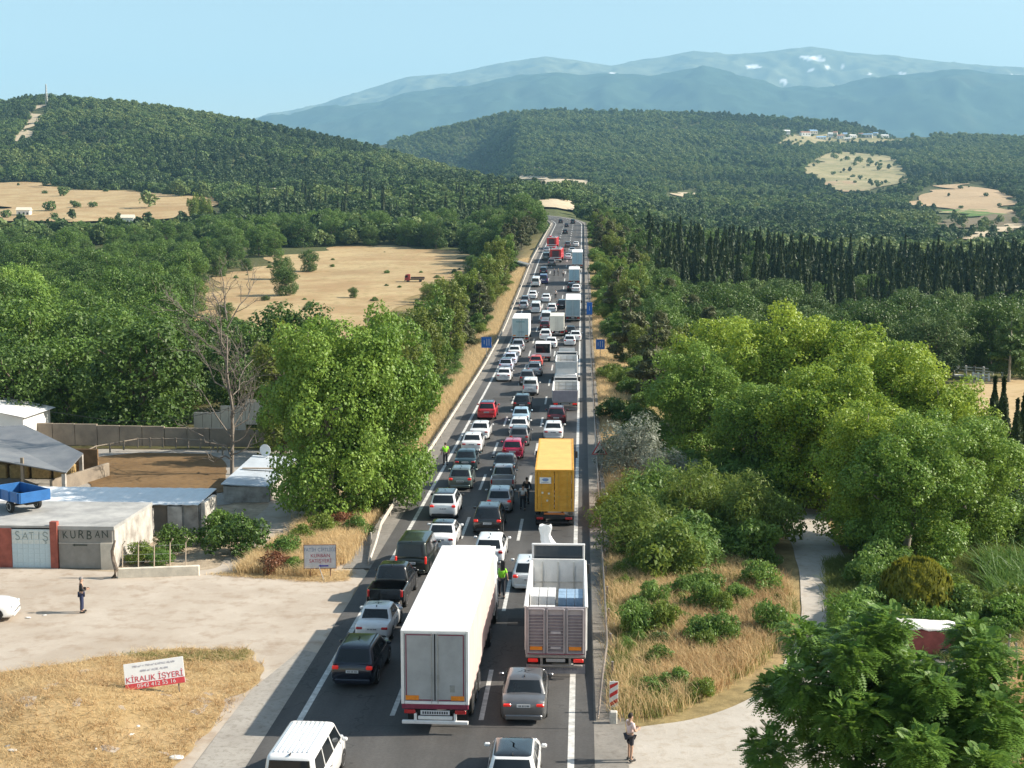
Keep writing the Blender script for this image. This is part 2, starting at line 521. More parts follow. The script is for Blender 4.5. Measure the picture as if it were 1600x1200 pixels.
def wobble(poly, amp, step):
    """an uneven edge instead of ruled lines"""
    out = []
    rg = np.random.default_rng(len(poly) * 7 + int(abs(poly[0][0]) * 3))
    for (a, b) in zip(poly, poly[1:] + poly[:1]):
        a = np.array(a[:2], float); b = np.array(b[:2], float); L = np.linalg.norm(b - a); k = max(1, int(L / step))
        nrm = np.array([-(b - a)[1], (b - a)[0]]) / max(L, 1e-6)
        for i in range(k):
            out.append(tuple(a + (b - a) * i / k + nrm * rg.normal() * amp * (1 if i else .3)))
    for _ in range(2):                                # cut the corners
        o2 = []
        for p, q in zip(out, out[1:] + out[:1]): o2 += [(p[0] * .75 + q[0] * .25, p[1] * .75 + q[1] * .25), (p[0] * .25 + q[0] * .75, p[1] * .25 + q[1] * .75)]
        out = o2
    return out

# ------------------------------------------------------------------ surfaces
def soilmat(name, c1, c2, c3, s1=.25, s2=2.5, bump=.35, stripes=None):
    m, n, b = _nodes(name)
    tc = n.nodes.new('ShaderNodeTexCoord')
    def nz(scale, det):
        q = n.nodes.new('ShaderNodeTexNoise'); q.inputs['Scale'].default_value = scale; q.inputs['Detail'].default_value = det; q.inputs['Roughness'].default_value = .65
        n.links.new(tc.outputs['Object'], q.inputs['Vector']); return q
    def ramp(src, lo, hi):
        q = n.nodes.new('ShaderNodeMapRange'); q.inputs['From Min'].default_value = lo; q.inputs['From Max'].default_value = hi
        n.links.new(src, q.inputs['Value']); return q.outputs[0]
    def mix(f, a, c):
        q = n.nodes.new('ShaderNodeMix'); q.data_type = 'RGBA'
        n.links.new(f, q.inputs[0])
        if isinstance(a, tuple): q.inputs[6].default_value = (*a, 1)
        else: n.links.new(a, q.inputs[6])
        if isinstance(c, tuple): q.inputs[7].default_value = (*c, 1)
        else: n.links.new(c, q.inputs[7])
        return q.outputs[2]
    A = nz(s1, 5); B = nz(s2, 9)
    o = mix(ramp(A.outputs['Fac'], .38, .62), c1, c2)
    o = mix(ramp(B.outputs['Fac'], .5, .75), o, c3)
    if stripes:
        wv = n.nodes.new('ShaderNodeTexWave'); wv.inputs['Scale'].default_value = stripes; wv.inputs['Distortion'].default_value = 1.5
        n.links.new(tc.outputs['Object'], wv.inputs['Vector'])
        o = mix(ramp(wv.outputs['Fac'], .5, 1.6), o, c3)
    n.links.new(o, b.inputs['Base Color'])
    b.inputs['Roughness'].default_value = .95; b.inputs['Specular IOR Level'].default_value = .15
    bp = n.nodes.new('ShaderNodeBump'); bp.inputs['Strength'].default_value = bump; bp.inputs['Distance'].default_value = .08
    n.links.new(B.outputs['Fac'], bp.inputs['Height']); n.links.new(bp.outputs[0], b.inputs['Normal'])
    MATS[name] = m
    return m
DIRT = soilmat('packed_dirt', (.37, .31, .25), (.46, .40, .335), (.285, .215, .155), .16, .9)
GRAVELROAD = soilmat('gravel_track', (.40, .36, .31), (.45, .41, .36), (.33, .28, .22), .5, 2.2)
CONC = soilmat('weathered_concrete', (.29, .265, .235), (.35, .325, .29), (.20, .175, .145), .6, 4.0, .15)
DRYF = soilmat('dry_stubble', (.43, .325, .18), (.33, .22, .115), (.22, .18, .075), .05, .45)
TANF = soilmat('tan_plough', (.46, .34, .21), (.40, .285, .17), (.31, .22, .13), .02, .2, .3, .12)
MEADOW = soilmat('pale_meadow', (.24, .22, .11), (.36, .30, .17), (.12, .13, .06), .015, .08)
GREENF = soilmat('green_crop', (.09, .16, .035), (.12, .19, .05), (.07, .11, .03), .02, .3)
VINE = soilmat('brown_vineyard', (.20, .15, .10), (.16, .13, .08), (.08, .09, .035), .02, .3, .3, .15)
SANDB = soilmat('sandy_bank', (.47, .38, .26), (.52, .43, .31), (.33, .26, .15), .05, .5)
GRASSY = soilmat('dry_grass_bed', (.42, .30, .16), (.36, .25, .12), (.24, .17, .08), .35, 2.2, .6)

SPARSE = {'hill_meadow': .03, 'stubble_field': .010, 'village_green': .06, 'vineyard': .03, 'green_plot': .02, 'ploughed_field': .005, 'farm_track': .03, 'firebreak': .02}
FM = {'dry_field': (DRYF, 'dry golden field with a parked truck left of the highway'), 'stubble_field': (DRYF, 'pale stubble field at the foot of the left hill'),
      'ploughed_field': (TANF, 'large tan ploughed field on the hillside'), 'hill_meadow': (MEADOW, 'pale shaded meadow below the hilltop village'),
      'clay_plot': (TANF, 'small orange clay plot beside the meadow'), 'green_plot': (GREENF, 'narrow bright green crop strip below the tan field'),
      'vineyard': (VINE, 'brown vineyard rows below the green strip'), 'farm_track': (SANDB, 'pale farm track crossing the valley'),
      'village_green': (MEADOW, 'open ground around the hilltop village'), 'pale_plot': (SANDB, 'pale bare plot at the edge of the valley'),
      'road_bank': (SANDB, 'sandy cut bank where the highway bends away'), 'sandy_ridge': (SANDB, 'low sandy ridge beyond the road bend'),
      'sandy_cutting': (SANDB, 'bare sandy cutting on the wooded slope'), 'firebreak': (SANDB, 'bare brown firebreak running up the left hill')}
for nm, poly in CLEAR.items():
    W = [hit(*p) for p in poly]
    W = [w for w in W if w is not None]
    vm = np.mean([w[1] for w in W])
    drape(nm, wobble([tuple(w[:2]) for w in W], vm * .011, vm * .022), FM[nm][0], .12 if vm < 600 else 1.2, max(4, vm * .012), FM[nm][1])

# yard, track, strips near the road
yard = [(-60, 48), (-34, 50), (-25, 51), (-19, 51), (-15.2, 50), (-15, 38), (-13.6, 38), (-11.6, 45), (-11.6, 72), (-12.6, 74), (-13.6, 74),
        (-14.6, 70.8), (-17.5, 71.6), (-18.3, 80), (-18.6, 92), (-20.5, 112), (-21, 114), (-24, 114), (-22, 92), (-20.6, 80), (-20.2, 72.5), (-26, 71.5), (-30, 72.4), (-60, 73)]
drape('dirt_yard', wobble(yard, .2, 2.4), DIRT, .035, 1.7, 'pale packed dirt yard between the highway and the farm')
rear_yard = [(-60, 90), (-24, 90), (-21.5, 115.5), (-60, 116.5)]
drape('farm_court', wobble(rear_yard, .2, 2), CONC, .03, 2.0, 'grey concrete court behind the farm sheds')
drape('concrete_strip', [(-13.7, 38), (-11.75, 38), (-11.75, 58), (-12.6, 58.5), (-13.5, 53)], CONC, .06, 1.6, 'concrete gutter strip along the left road edge')
apron = [(1.7, 36), (30, 36), (28, 41), (14, 47), (9.6, 51.5), (9.0, 55.2), (10.3, 61), (12.0, 71), (13.4, 82), (13.9, 92), (15.6, 92), (15.2, 82), (14.3, 71), (12.3, 61), (12.0, 55), (9.9, 57), (8.0, 54.6), (6.3, 52.4), (4.4, 50.4), (2.4, 49.7), (1.75, 49.2)]
apron = [(1.7, 36), (30, 36), (28, 41), (15, 46.5), (12.8, 52), (12.6, 56), (12.9, 61), (14.9, 71), (15.9, 82), (16.6, 93), (13.8, 93), (12.9, 82), (11.8, 71), (10.0, 61), (8.4, 55.4), (6.4, 52.3), (4.4, 50.5), (2.4, 49.8), (1.7, 49.4)]
drape('side_track', wobble(apron, .10, 2.2), GRAVELROAD, .04, 1.7, 'pale gravel side track leaving the highway to the right')

# ------------------------------------------------------------------ highway
def strip_mesh(name, x0, x1, y0, y1, off, step=4.0, nx=1):
    ys = np.append(np.arange(y0, y1, step), y1)
    V = []; F = []
    for y in ys:
        s = float(xc(y)); z = float(zr(y)) + off
        for k in range(nx + 1): V.append((x0 + (x1 - x0) * k / nx + s, y, z))
    for i in range(len(ys) - 1):
        for k in range(nx):
            a = i * (nx + 1) + k
            F.append((a, a + 1, a + nx + 2, a + nx + 1))
    return np_mesh(name, V, F, True)

def asphalt():
    m, n, b = _nodes('asphalt')
    tc = n.nodes.new('ShaderNodeTexCoord')
    sp = n.nodes.new('ShaderNodeSeparateXYZ'); n.links.new(tc.outputs['Object'], sp.inputs[0])
    mp = n.nodes.new('ShaderNodeMapping'); mp.inputs['Scale'].default_value = (1, .06, 1); n.links.new(tc.outputs['Object'], mp.inputs['Vector'])
    def nz(s, d, src=None, r=.65):
        q = n.nodes.new('ShaderNodeTexNoise'); q.inputs['Scale'].default_value = s; q.inputs['Detail'].default_value = d; q.inputs['Roughness'].default_value = r
        n.links.new(src or tc.outputs['Object'], q.inputs['Vector']); return q.outputs['Fac']
    def mr(src, a, c, lo, hi):
        q = n.nodes.new('ShaderNodeMapRange'); q.inputs['From Min'].default_value = a; q.inputs['From Max'].default_value = c
        q.inputs['To Min'].default_value = lo; q.inputs['To Max'].default_value = hi; n.links.new(src, q.inputs['Value']); return q.outputs[0]
    def mul(a, c):
        q = n.nodes.new('ShaderNodeMath'); q.operation = 'MULTIPLY'; n.links.new(a, q.inputs[0]); n.links.new(c, q.inputs[1]); return q.outputs[0]
    # polished wheel tracks: two per lane, 1.75 m apart
    ph = n.nodes.new('ShaderNodeMath'); ph.operation = 'MULTIPLY_ADD'; ph.inputs[1].default_value = 2 * PI / 1.75; ph.inputs[2].default_value = 9.05 * 2 * PI / 1.75 + PI
    n.links.new(sp.outputs['X'], ph.inputs[0])
    cs = n.nodes.new('ShaderNodeMath'); cs.operation = 'COSINE'; n.links.new(ph.outputs[0], cs.inputs[0])
    f = mul(mr(cs.outputs[0], -1, 1, 1.06, .92), mr(nz(.9, 6, mp.outputs[0]), .3, .7, .84, 1.16))
    f = mul(f, mr(nz(.12, 5), .35, .65, .80, 1.2))
    f = mul(f, mr(nz(9, 8), .25, .75, .82, 1.18))
    vo = n.nodes.new('ShaderNodeTexVoronoi'); vo.feature = 'DISTANCE_TO_EDGE'; vo.inputs['Scale'].default_value = .13
    wob = n.nodes.new('ShaderNodeMix'); wob.data_type = 'VECTOR'; wob.inputs[0].default_value = .25
    nv = n.nodes.new('ShaderNodeTexNoise'); nv.inputs['Scale'].default_value = 1.2; n.links.new(tc.outputs['Object'], nv.inputs['Vector'])
    va = n.nodes.new('ShaderNodeVectorMath'); va.operation = 'MULTIPLY_ADD'; va.inputs[1].default_value = (1.6, 1.6, 1.6)
    n.links.new(nv.outputs['Color'], va.inputs[0]); n.links.new(tc.outputs['Object'], va.inputs[2]); n.links.new(va.outputs[0], vo.inputs['Vector'])
    f = mul(f, mr(vo.outputs['Distance'], 0.0, .006, .62, 1.0))      # sealed cracks
    cr = n.nodes.new('ShaderNodeVectorMath'); cr.operation = 'SCALE'; cr.inputs[0].default_value = (.084, .081, .079)
    n.links.new(f, cr.inputs['Scale']); n.links.new(cr.outputs[0], b.inputs['Base Color'])
    b.inputs['Roughness'].default_value = .82; b.inputs['Specular IOR Level'].default_value = .25
    bp = n.nodes.new('ShaderNodeBump'); bp.inputs['Strength'].default_value = .25; bp.inputs['Distance'].default_value = .02
    n.links.new(nz(45, 4), bp.inputs['Height']); n.links.new(bp.outputs[0], b.inputs['Normal'])
    return m
ASPH = asphalt()
road = link('road', strip_mesh('road', -11.75, .55, -20, 900, .02, 4, 4), None, ASPH)
tag(road, 'three lane asphalt highway climbing away between the rails', None, None, 'structure')
SHOULD = soilmat('paved_shoulder', (.20, .185, .165), (.25, .23, .205), (.15, .135, .115), .5, 3.5, .2)
shoulder = link('shoulder', strip_mesh('shoulder', .55, 1.75, 36, 900, .016, 4), None, SHOULD)
tag(shoulder, 'pale dusty shoulder beside the right guard rail', None, None, 'structure')
shoulder2 = link('shoulder', strip_mesh('shoulder', -13.3, -11.75, 73, 900, .016, 4), None, SHOULD)
tag(shoulder2, 'pale dusty shoulder beside the left guard rail', None, None, 'structure')
LINEW = mat('road_paint', (.62, .61, .58), .7, 0, .45, 2.6, 0, 30, .3, 0, 8, (.70, .69, .66))
for nm, x in (('edge_line', XL), ('edge_line', XR)):
    link(nm, strip_mesh(nm, x - .12, x + .12, 20, 860, .026, 4), road, LINEW)
dm = np_mesh('lane_dash', [(-.095, 0, 0), (.095, 0, 0), (.095, 6, 0), (-.095, 6, 0)], [(0, 1, 2, 3)])
dm.materials.append(LINEW)
for lx, ph in ((-7.3, 50.3), (-3.8, 50.0)):
    y = ph - 15
    while y < 640:
        z0, z1 = float(zr(y)), float(zr(y + 6)); s0, s1 = float(xc(y)), float(xc(y + 6))
        link('lane_dash', dm, road, None, (lx + s0, y, z0 + .03), (math.atan2(z1 - z0, 6), 0, -math.atan2(s1 - s0, 6)))
        y += 15
PATCH = soilmat('repair_asphalt', (.062, .06, .06), (.075, .073, .072), (.05, .05, .05), .6, 6, .2)
for (px_, y_, w_, l_) in ((-5.9, 41.5, 1.6, 2.4), (-2.2, 62.5, 2.6, 1.3), (-9.3, 44.2, 1.2, 3.2), (-2.7, 45.6, .9, 2.2), (-8.4, 141, 2.4, 4), (-5.4, 134, 2.2, 5), (-2.0, 152, 2.4, 6)):
    z_ = float(zr(y_)) + .0235; z2_ = float(zr(y_ + l_)) + .0235
    link('asphalt_patch', np_mesh('asphalt_patch', [(px_ - w_ / 2, y_, z_), (px_ + w_ / 2, y_ + .06, z_), (px_ + w_ / 2 + .05, y_ + l_, z2_), (px_ - w_ / 2, y_ + l_ - .04, z2_)], [(0, 1, 2, 3)]), road, PATCH)
# seams across the carriageway
SEAM = mat('tar_seam', (.03, .03, .03), .6)
for y in (49.2, 62.5):
    link('tar_seam', np_mesh('tar_seam', [(-10.5, y, .024), (-.4, y + .05, .024), (-.4, y + .1, .024), (-10.5, y + .05, .024)], [(0, 1, 2, 3)]), road, SEAM)

# ------------------------------------------------------------------ guard rails
RAILM = mat('beige_guard_rail', (.52, .45, .37), .6, .2, .22, 1.2, .1, 40, .4, 0, 5, (.60, .55, .48))  # beige, paler and browner than the right rail's grey
RAILG = mat('grey_guard_rail', (.30, .29, .28), .5, .5, .3, 1.0, .1, 40, .4, 0, 5, (.38, .30, .24))
def guard_rail(x, y0, y1, face, end, material, label):
    root = empty('guard_rail', (x, y0, 0), 0, label, 'guard rail')
    prof = [(0, .46), (.05, .50), (.075, .56), (.05, .60), (.012, .63), (.05, .66), (.075, .71), (.05, .76), (0, .80)]
    ys = np.append(np.arange(y0, y1, 4.0), y1)
    rings = []
    for y in ys:
        k = min(1.0, max(0.0, (y - y0) / end)); k = k * k * (3 - 2 * k)
        s = float(xc(y)); zb = float(zr(y))
        outw = (1 - k) * .5 * face
        rings.append([(s + face * -p - outw, y - y0, zb + (q - .48) * (.5 + .5 * k) + .48 * k + (1 - k) * .10) for p, q in prof])
    a = MB(); a.loft(rings, closed=False, caps=False)
    me = a.mesh('beam', True, R(60), fix=False)
    ob = link('beam', me, root, material)
    so = ob.modifiers.new('sheet', 'SOLIDIFY'); so.thickness = .012
    pm = MB().box((0, 0, .40), (.10, .12, .80), .01).mesh('post'); pm.materials.append(material)
    for y in np.arange(y0 + end * .55, y1, 4.0):
        link('post', pm, root, None, (face * .12 + float(xc(y)), y - y0, float(zr(y)) - .03))
    return root
guard_rail(1.25, 50.2, 560, 1, 9, RAILG, 'grey metal guard rail along the right edge of the highway')
guard_rail(-12.45, 73.6, 590, -1, 9, RAILM, 'pale beige guard rail along the left edge of the highway')

# ------------------------------------------------------------------ far mountain
MSK = [(-600, 345), (0, 300), (300, 232), (420, 189), (520, 165), (600, 140), (640, 128), (700, 125), (780, 110), (850, 98), (900, 104), (950, 113), (1000, 103), (1075, 90),
       (1130, 96), (1180, 92), (1255, 83), (1310, 91), (1390, 99), (1500, 110), (1600, 118), (1800, 132), (2300, 180)]
MFR = [(-600, 350), (300, 260), (430, 192), (600, 166), (650, 150), (780, 131), (870, 122), (940, 123), (1010, 136), (1090, 117), (1150, 131), (1210, 152), (1300, 146), (1400, 128), (1480, 120), (1600, 128), (2300, 190)]
def mountain():
    xs = np.arange(-8200, 9200, 34.0); ys = np.arange(8500, 18500, 50.0)
    X, Y = np.meshgrid(xs, ys)
    c, v = colv(X, Y)
    cr = 18.8 + (361 - np.interp(c, *zip(*MSK))) / FPX * 16500
    fr = 18.8 + (361 - np.interp(c, *zip(*MFR))) / FPX * 12500
    rn = lambda s, a: 1 - np.abs(2 * (fbm(X / s + a, Y / s) + .0) * 2)
    gul = (rn(1100, 3) + .55 * rn(480, 8) + .3 * rn(230, 5)) * 95
    base = 150
    up1 = sstep(8600, 12500, v); dip = sstep(12500, 13600, v); up2 = sstep(13400, 16500, v)
    z = base + (fr - base) * up1
    z = z * (1 - dip * .06) + 0
    z = z * (1 - up2) + cr * up2
    z = z + (gul - 80) * sstep(8900, 10500, v) * (1 - .96 * sstep(15300, 16400, v)) * (1 - .6 * np.exp(-((v - 12500) / 500) ** 2))
    z = z - 900 * sstep(16700, 18500, v)
    ny, nx = X.shape
    V = np.stack([X, Y, z], -1).reshape(-1, 3)
    a = (np.arange(ny - 1)[:, None] * nx + np.arange(nx - 1)[None]).ravel()
    me = np_mesh('mountain', V, np.stack([a, a + 1, a + 1 + nx, a + nx], -1), True)
    n1 = fbm(X / 300, Y / 300) + .5
    wood = np.array([.04, .065, .04]); bare = np.array([.15, .165, .10]); snow = np.array([.85, .85, .86])
    t = sstep(13300, 14300, v + (n1 - .5) * 1600)[..., None]
    t2 = (sstep(.62, .8, n1) * .4)[..., None]
    C = wood * (1 - t) + bare * t
    C = C * (1 - t2 * (1 - t)) + bare * .55 * t2 * (1 - t)
    ppx, ppy = proj(X, Y, z)
    for (sx, sy, rx, ry) in ((1272, 91, 26, 5), (1177, 104, 13, 4.5), (1224, 127, 8, 3.5), (1408, 115, 7, 3), (957, 115, 7, 2), (1050, 118, 4, 2), (1292, 105, 5, 2), (1265, 110, 7, 2), (1592, 119, 14, 3), (1360, 115, 4, 2), (1315, 103, 4, 2), (1030, 124, 4, 2)):
        rx, ry = rx * .85, max(2.2, ry * .62)
        e = ((ppx - sx) / rx) ** 2 + ((ppy - sy - (ppx - sx) * .08) / ry) ** 2 + (n1 - .5) * .5
        k = ((e < 1) & (v > 13000) & (v < 16900))[..., None]
        C = np.where(k, snow, C)
    col = np.concatenate([C, np.ones(C.shape[:2] + (1,))], -1).reshape(-1, 4).astype(np.float32)
    at_ = me.color_attributes.new('cover', 'FLOAT_COLOR', 'POINT'); at_.data.foreach_set('color', col.ravel())
    m, n, b = _nodes('mountain_cover')
    va = n.nodes.new('ShaderNodeVertexColor'); va.layer_name = 'cover'
    tc = n.nodes.new('ShaderNodeTexCoord'); nz = n.nodes.new('ShaderNodeTexNoise'); nz.inputs['Scale'].default_value = .006; nz.inputs['Detail'].default_value = 8
    n.links.new(tc.outputs['Object'], nz.inputs['Vector'])
    mr = n.nodes.new('ShaderNodeMapRange'); mr.inputs['From Min'].default_value = .3; mr.inputs['From Max'].default_value = .7; mr.inputs['To Min'].default_value = .7; mr.inputs['To Max'].default_value = 1.2
    n.links.new(nz.outputs['Fac'], mr.inputs['Value'])
    vm = n.nodes.new('ShaderNodeVectorMath'); vm.operation = 'SCALE'; n.links.new(va.outputs['Color'], vm.inputs[0]); n.links.new(mr.outputs[0], vm.inputs['Scale'])
    n.links.new(vm.outputs[0], b.inputs['Base Color']); b.inputs['Roughness'].default_value = 1; b.inputs['Specular IOR Level'].default_value = 0
    return tag(link('mountain', me, None, m), 'long hazy blue mountain range with a few snow patches', None, None, 'structure')
mountain()
# ================================================================== TREES AND SHRUBS
def leaves(C, N, size, rng, aspect=.55, fold=.0):
    """diamond leaves at C facing N"""
    n = len(C)
    N = N / np.maximum(np.linalg.norm(N, axis=1, keepdims=True), 1e-6)
    T = rng.normal(size=(n, 3)); T -= N * (T * N).sum(1, keepdims=True); T /= np.maximum(np.linalg.norm(T, axis=1, keepdims=True), 1e-6)
    B = np.cross(N, T)
    s = (size * rng.uniform(.65, 1.3, n))[:, None]
    V = np.stack([C - T * s, C + B * s * aspect, C + T * s, C - B * s * aspect], 1).reshape(-1, 3)
    return V, np.arange(n * 4).reshape(-1, 4)

def lobe_leaves(L, n, size, rng, up=.35, jit=.75, aspect=.6, shell=.72):
    """leaves in the outer shell of the lobes L (x,y,z,r,flatten)"""
    L = np.asarray(L, float)
    p = L[:, 3] ** 2; p /= p.sum()
    k = rng.choice(len(L), n, p=p)
    d = rng.normal(size=(n, 3)); d /= np.linalg.norm(d, axis=1, keepdims=True)
    r = L[k, 3] * (shell + (1.05 - shell) * rng.random(n) ** .6)
    r = r * np.where(rng.random(n) < .2, rng.uniform(1.0, 1.38, n), 1.0)          # stray sprays
    C = L[k, :3] + d * r[:, None] * np.stack([np.ones(n), np.ones(n), L[k, 4]], 1)
    keep = np.ones(n, bool)
    for j in range(len(L)):
        q = (C - L[j, :3]) / np.array([1, 1, L[j, 4]])
        keep &= ~(((q ** 2).sum(1) < (L[j, 3] * .62) ** 2) & (k != j))
    C, d = C[keep], d[keep]
    global TONE
    TONE = np.repeat(rng.random(len(L))[k[keep]], 4).astype(np.float32)
    N = d + rng.normal(size=d.shape) * jit + np.array([0, 0, up])
    return leaves(C, N, size, rng, aspect)

TONE = None
def crown_mesh(V, F, name='crown'):
    me = np_mesh(name, V, F)
    a = me.attributes.new('tone', 'FLOAT', 'POINT'); a.data.foreach_set('value', TONE)
    return me

def limb_mesh(paths, name='trunk', sides=7):
    a = MB()
    for pts, rad in paths: a.tube(pts, rad, sides)
    return a.mesh(name, True, R(60))

def bend(p, q, rng, k=4, amp=.12):
    p = np.array(p, float); q = np.array(q, float); L = np.linalg.norm(q - p)
    out = [p]
    for i in range(1, k): out.append(p + (q - p) * i / k + rng.normal(size=3) * L * amp * (1 - i / k * .4) * .5)
    out.append(q)
    return out

BARK = mat('grey_brown_bark', (.14, .11, .085), .9, 0, .4, 5, .6, 18)
BARKP = mat('pale_plane_bark', (.27, .24, .19), .85, 0, .35, 3, .5, 15)
def broadleaf(seed, h, R0, n, size, nl=46, base=.28, flat=.85, aspect=.65, lr=(.2, .36), jit=.8):
    """returns trunk mesh, crown mesh of a tree h tall with crown radius R0"""
    rng = np.random.default_rng(seed)
    cz = h * (base + (1 - base) / 2); rz = h * (1 - base) / 2
    L = []
    for i in range(nl):
        d = rng.normal(size=3); d /= np.linalg.norm(d)
        d[2] = abs(d[2]) * .9 + .1 if rng.random() < .62 else d[2]
        f = rng.uniform(.45, .98)
        r = R0 * rng.uniform(*lr) * (1.1 - .35 * f)
        wid = 1.0 - .25 * max(0, -d[2])
        L.append((d[0] * R0 * f * wid, d[1] * R0 * f * wid, cz + d[2] * rz * f, r, flat))
    if base < .05:
        for i in range(nl // 3):
            a = rng.uniform(0, 2 * PI); z = rng.uniform(.08, .32); f = rng.uniform(.5, .85) * (.72 + z)
            L.append((math.cos(a) * R0 * f, math.sin(a) * R0 * f, h * z, R0 * rng.uniform(lr[0], lr[1]) * .9, flat))
    for i in range(8):
        L.append((rng.normal() * R0 * .25, rng.normal() * R0 * .25, cz + rng.normal() * rz * .25, R0 * .34, .9))
    V, F = lobe_leaves(L, n, size, rng, .4, jit * .85, aspect)
    crown = crown_mesh(V, F)
    tr = []
    tw = h * .022 + .06
    top = (rng.normal() * .3, rng.normal() * .3, h * .72)
    tr.append((bend((0, 0, -.3), top, rng, 6, .06), np.linspace(tw * 1.15, tw * .3, 7)))
    for i in range(9):
        l = L[rng.integers(nl)]
        z0 = h * rng.uniform(.22, .55); f = z0 / (h * .72)
        tr.append((bend((top[0] * f, top[1] * f, z0), l[:3], rng, 4, .18), np.linspace(tw * .5, tw * .12, 5)))
    return limb_mesh(tr), crown

def cypress(seed, h, r0, n, size):
    rng = np.random.default_rng(seed)
    t = rng.random(n) ** .85
    prof = np.sin(np.clip(t * 1.02 + .08, 0, 1) ** .75 * PI) ** .6 * (1 - .35 * t)
    a = rng.uniform(0, 2 * PI, n); lob = 1 + .22 * np.sin(a * 5 + t * 9 + seed)
    rad = r0 * prof * lob * rng.uniform(.7, 1.05, n)
    C = np.stack([np.cos(a) * rad, np.sin(a) * rad, h * (.05 + .95 * t)], 1)
    N = np.stack([np.cos(a), np.sin(a), np.full(n, .25)], 1) + rng.normal(size=(n, 3)) * .5
    V, F = leaves(C, N, size, rng, .5)
    V = V.reshape(-1, 4, 3); m = V.mean(1, keepdims=True); V = m + (V - m) * np.array([1, 1, 1.7]); V = V.reshape(-1, 3)
    return limb_mesh([([(0, 0, -.3), (0, 0, h * .5), (.02, 0, h * .92)], [h * .016 + .05, h * .01 + .03, .02])], 'trunk', 6), np_mesh('crown', V, F)

def pine(seed, h, r0, n, size):
    rng = np.random.default_rng(seed)
    L = []
    for i in range(40):
        t = rng.uniform(.22, 1.0); rr = r0 * (1.12 - t) ** .75 * rng.uniform(.5, 1)
        a = rng.uniform(0, 2 * PI)
        L.append((math.cos(a) * rr, math.sin(a) * rr, h * t - .3, r0 * rng.uniform(.2, .36) * (1.25 - t * .7), .55))
    V, F = lobe_leaves(L, n, size, rng, .5, .9, .32, .5)
    tr = [([(0, 0, -.3), (.1, .05, h * .5), (.05, 0, h * .95)], [h * .018 + .05, h * .012 + .03, .03])]
    for l in L[::4]: tr.append(([(0, 0, l[2] - .4), l[:3]], [.06, .02]))
    return limb_mesh(tr, 'trunk', 6), crown_mesh(V, F)

def shrub(seed, h, r0, n, size, aspect=.5, up=.3, nl=22, jit=.8):
    rng = np.random.default_rng(seed)
    L = []
    for i in range(nl):
        a = rng.uniform(0, 2 * PI); f = rng.uniform(0, .8) ** .7
        L.append((math.cos(a) * r0 * f, math.sin(a) * r0 * f, h * rng.uniform(.2, .82) * (1 - .35 * f), r0 * rng.uniform(.22, .38), .85))
    V, F = lobe_leaves(L, n, size, rng, up, jit, aspect, .5)
    V[:, 2] = np.maximum(V[:, 2], .02)
    tr = [(bend((rng.normal() * .08, rng.normal() * .08, -.15), l[:3], rng, 3, .2), [.035 + .01 * h, .03, .018, .01]) for l in L[:9]]
    return limb_mesh(tr, 'stem', 5), crown_mesh(V, F)

LM = {
 'plane': leafmat('plane_leaves', (.072, .16, .02), (.255, .37, .065), .27),
 'plane_yellow': leafmat('yellowing_plane_leaves', (.085, .18, .018), (.37, .46, .06), .30),
 'oak': leafmat('dark_oak_leaves', (.034, .078, .014), (.108, .178, .034), .22),
 'oak2': leafmat('mid_green_leaves', (.052, .115, .018), (.152, .24, .043), .26),
 'wood': leafmat('hill_wood_leaves', (.05, .095, .026), (.142, .208, .06), .25, .6, .75),
 'wood_dark': leafmat('hill_pine_needles', (.038, .072, .026), (.092, .138, .05), .2, .6, .75),
 'wood_pale': leafmat('pale_hill_leaves', (.078, .122, .032), (.185, .235, .075), .25, .6, .75),
 'pine': leafmat('dull_pine_needles', (.07, .085, .035), (.13, .14, .06), .22),
 'cypress': leafmat('cypress_scales', (.028, .05, .018), (.065, .092, .032), .14),
 'locust': leafmat('locust_leaflets', (.065, .15, .025), (.20, .33, .055), .36),
 'shrub': leafmat('shrub_leaves', (.075, .155, .03), (.18, .285, .06), .32),
 'bright': leafmat('bright_shrub_leaves', (.09, .15, .022), (.20, .26, .05), .38),
 'olive': leafmat('silvery_olive_leaves', (.15, .175, .125), (.30, .32, .26), .22),
 'gold': leafmat('golden_conifer_sprays', (.10, .12, .015), (.30, .29, .03), .35),
 'rust': leafmat('rusty_dock_seed', (.13, .05, .025), (.24, .11, .05), .25),
 'poplar': leafmat('poplar_leaves', (.09, .13, .02), (.19, .23, .05), .38),
}
def plant(name, meshes, leaf, bark, loc, s=1.0, rz=0.0, label=None, cat='tree', group=None, sz=None, stem='trunk'):
    root = empty(name, loc, rz, label, cat, group)
    root.scale = (s, s, sz or s)
    link(stem, meshes[0], root, bark)
    link('crown', meshes[1], root, LM[leaf])
    return root

rng = np.random.default_rng(11)
OAK = [broadleaf(20 + i, 10.5, 4.8, 15000, .17, 64, .02, .85, .65, (.13, .36)) for i in range(4)]
POP = [broadleaf(40 + i, 8.5, 2.3, 8000, .135, 42, .02, 1.1) for i in range(3)]
PINE = [pine(50 + i, 9.0, 3.0, 5000, .3) for i in range(3)]
CYP = [cypress(60 + i, 13.0, 1.05, 2600, .24) for i in range(4)]
PLANE = [broadleaf(70 + i, 14.5, 6.4, 64000, .125, 130, .0, .85, .8, (.08, .28), .8) for i in range(3)]
SHR = [shrub(80 + i, 2.4, 1.9, 3600, .12) for i in range(4)]
OLV = [shrub(90 + i, 3.2, 2.1, 6500, .12, .22, .9, 26, .7) for i in range(2)]

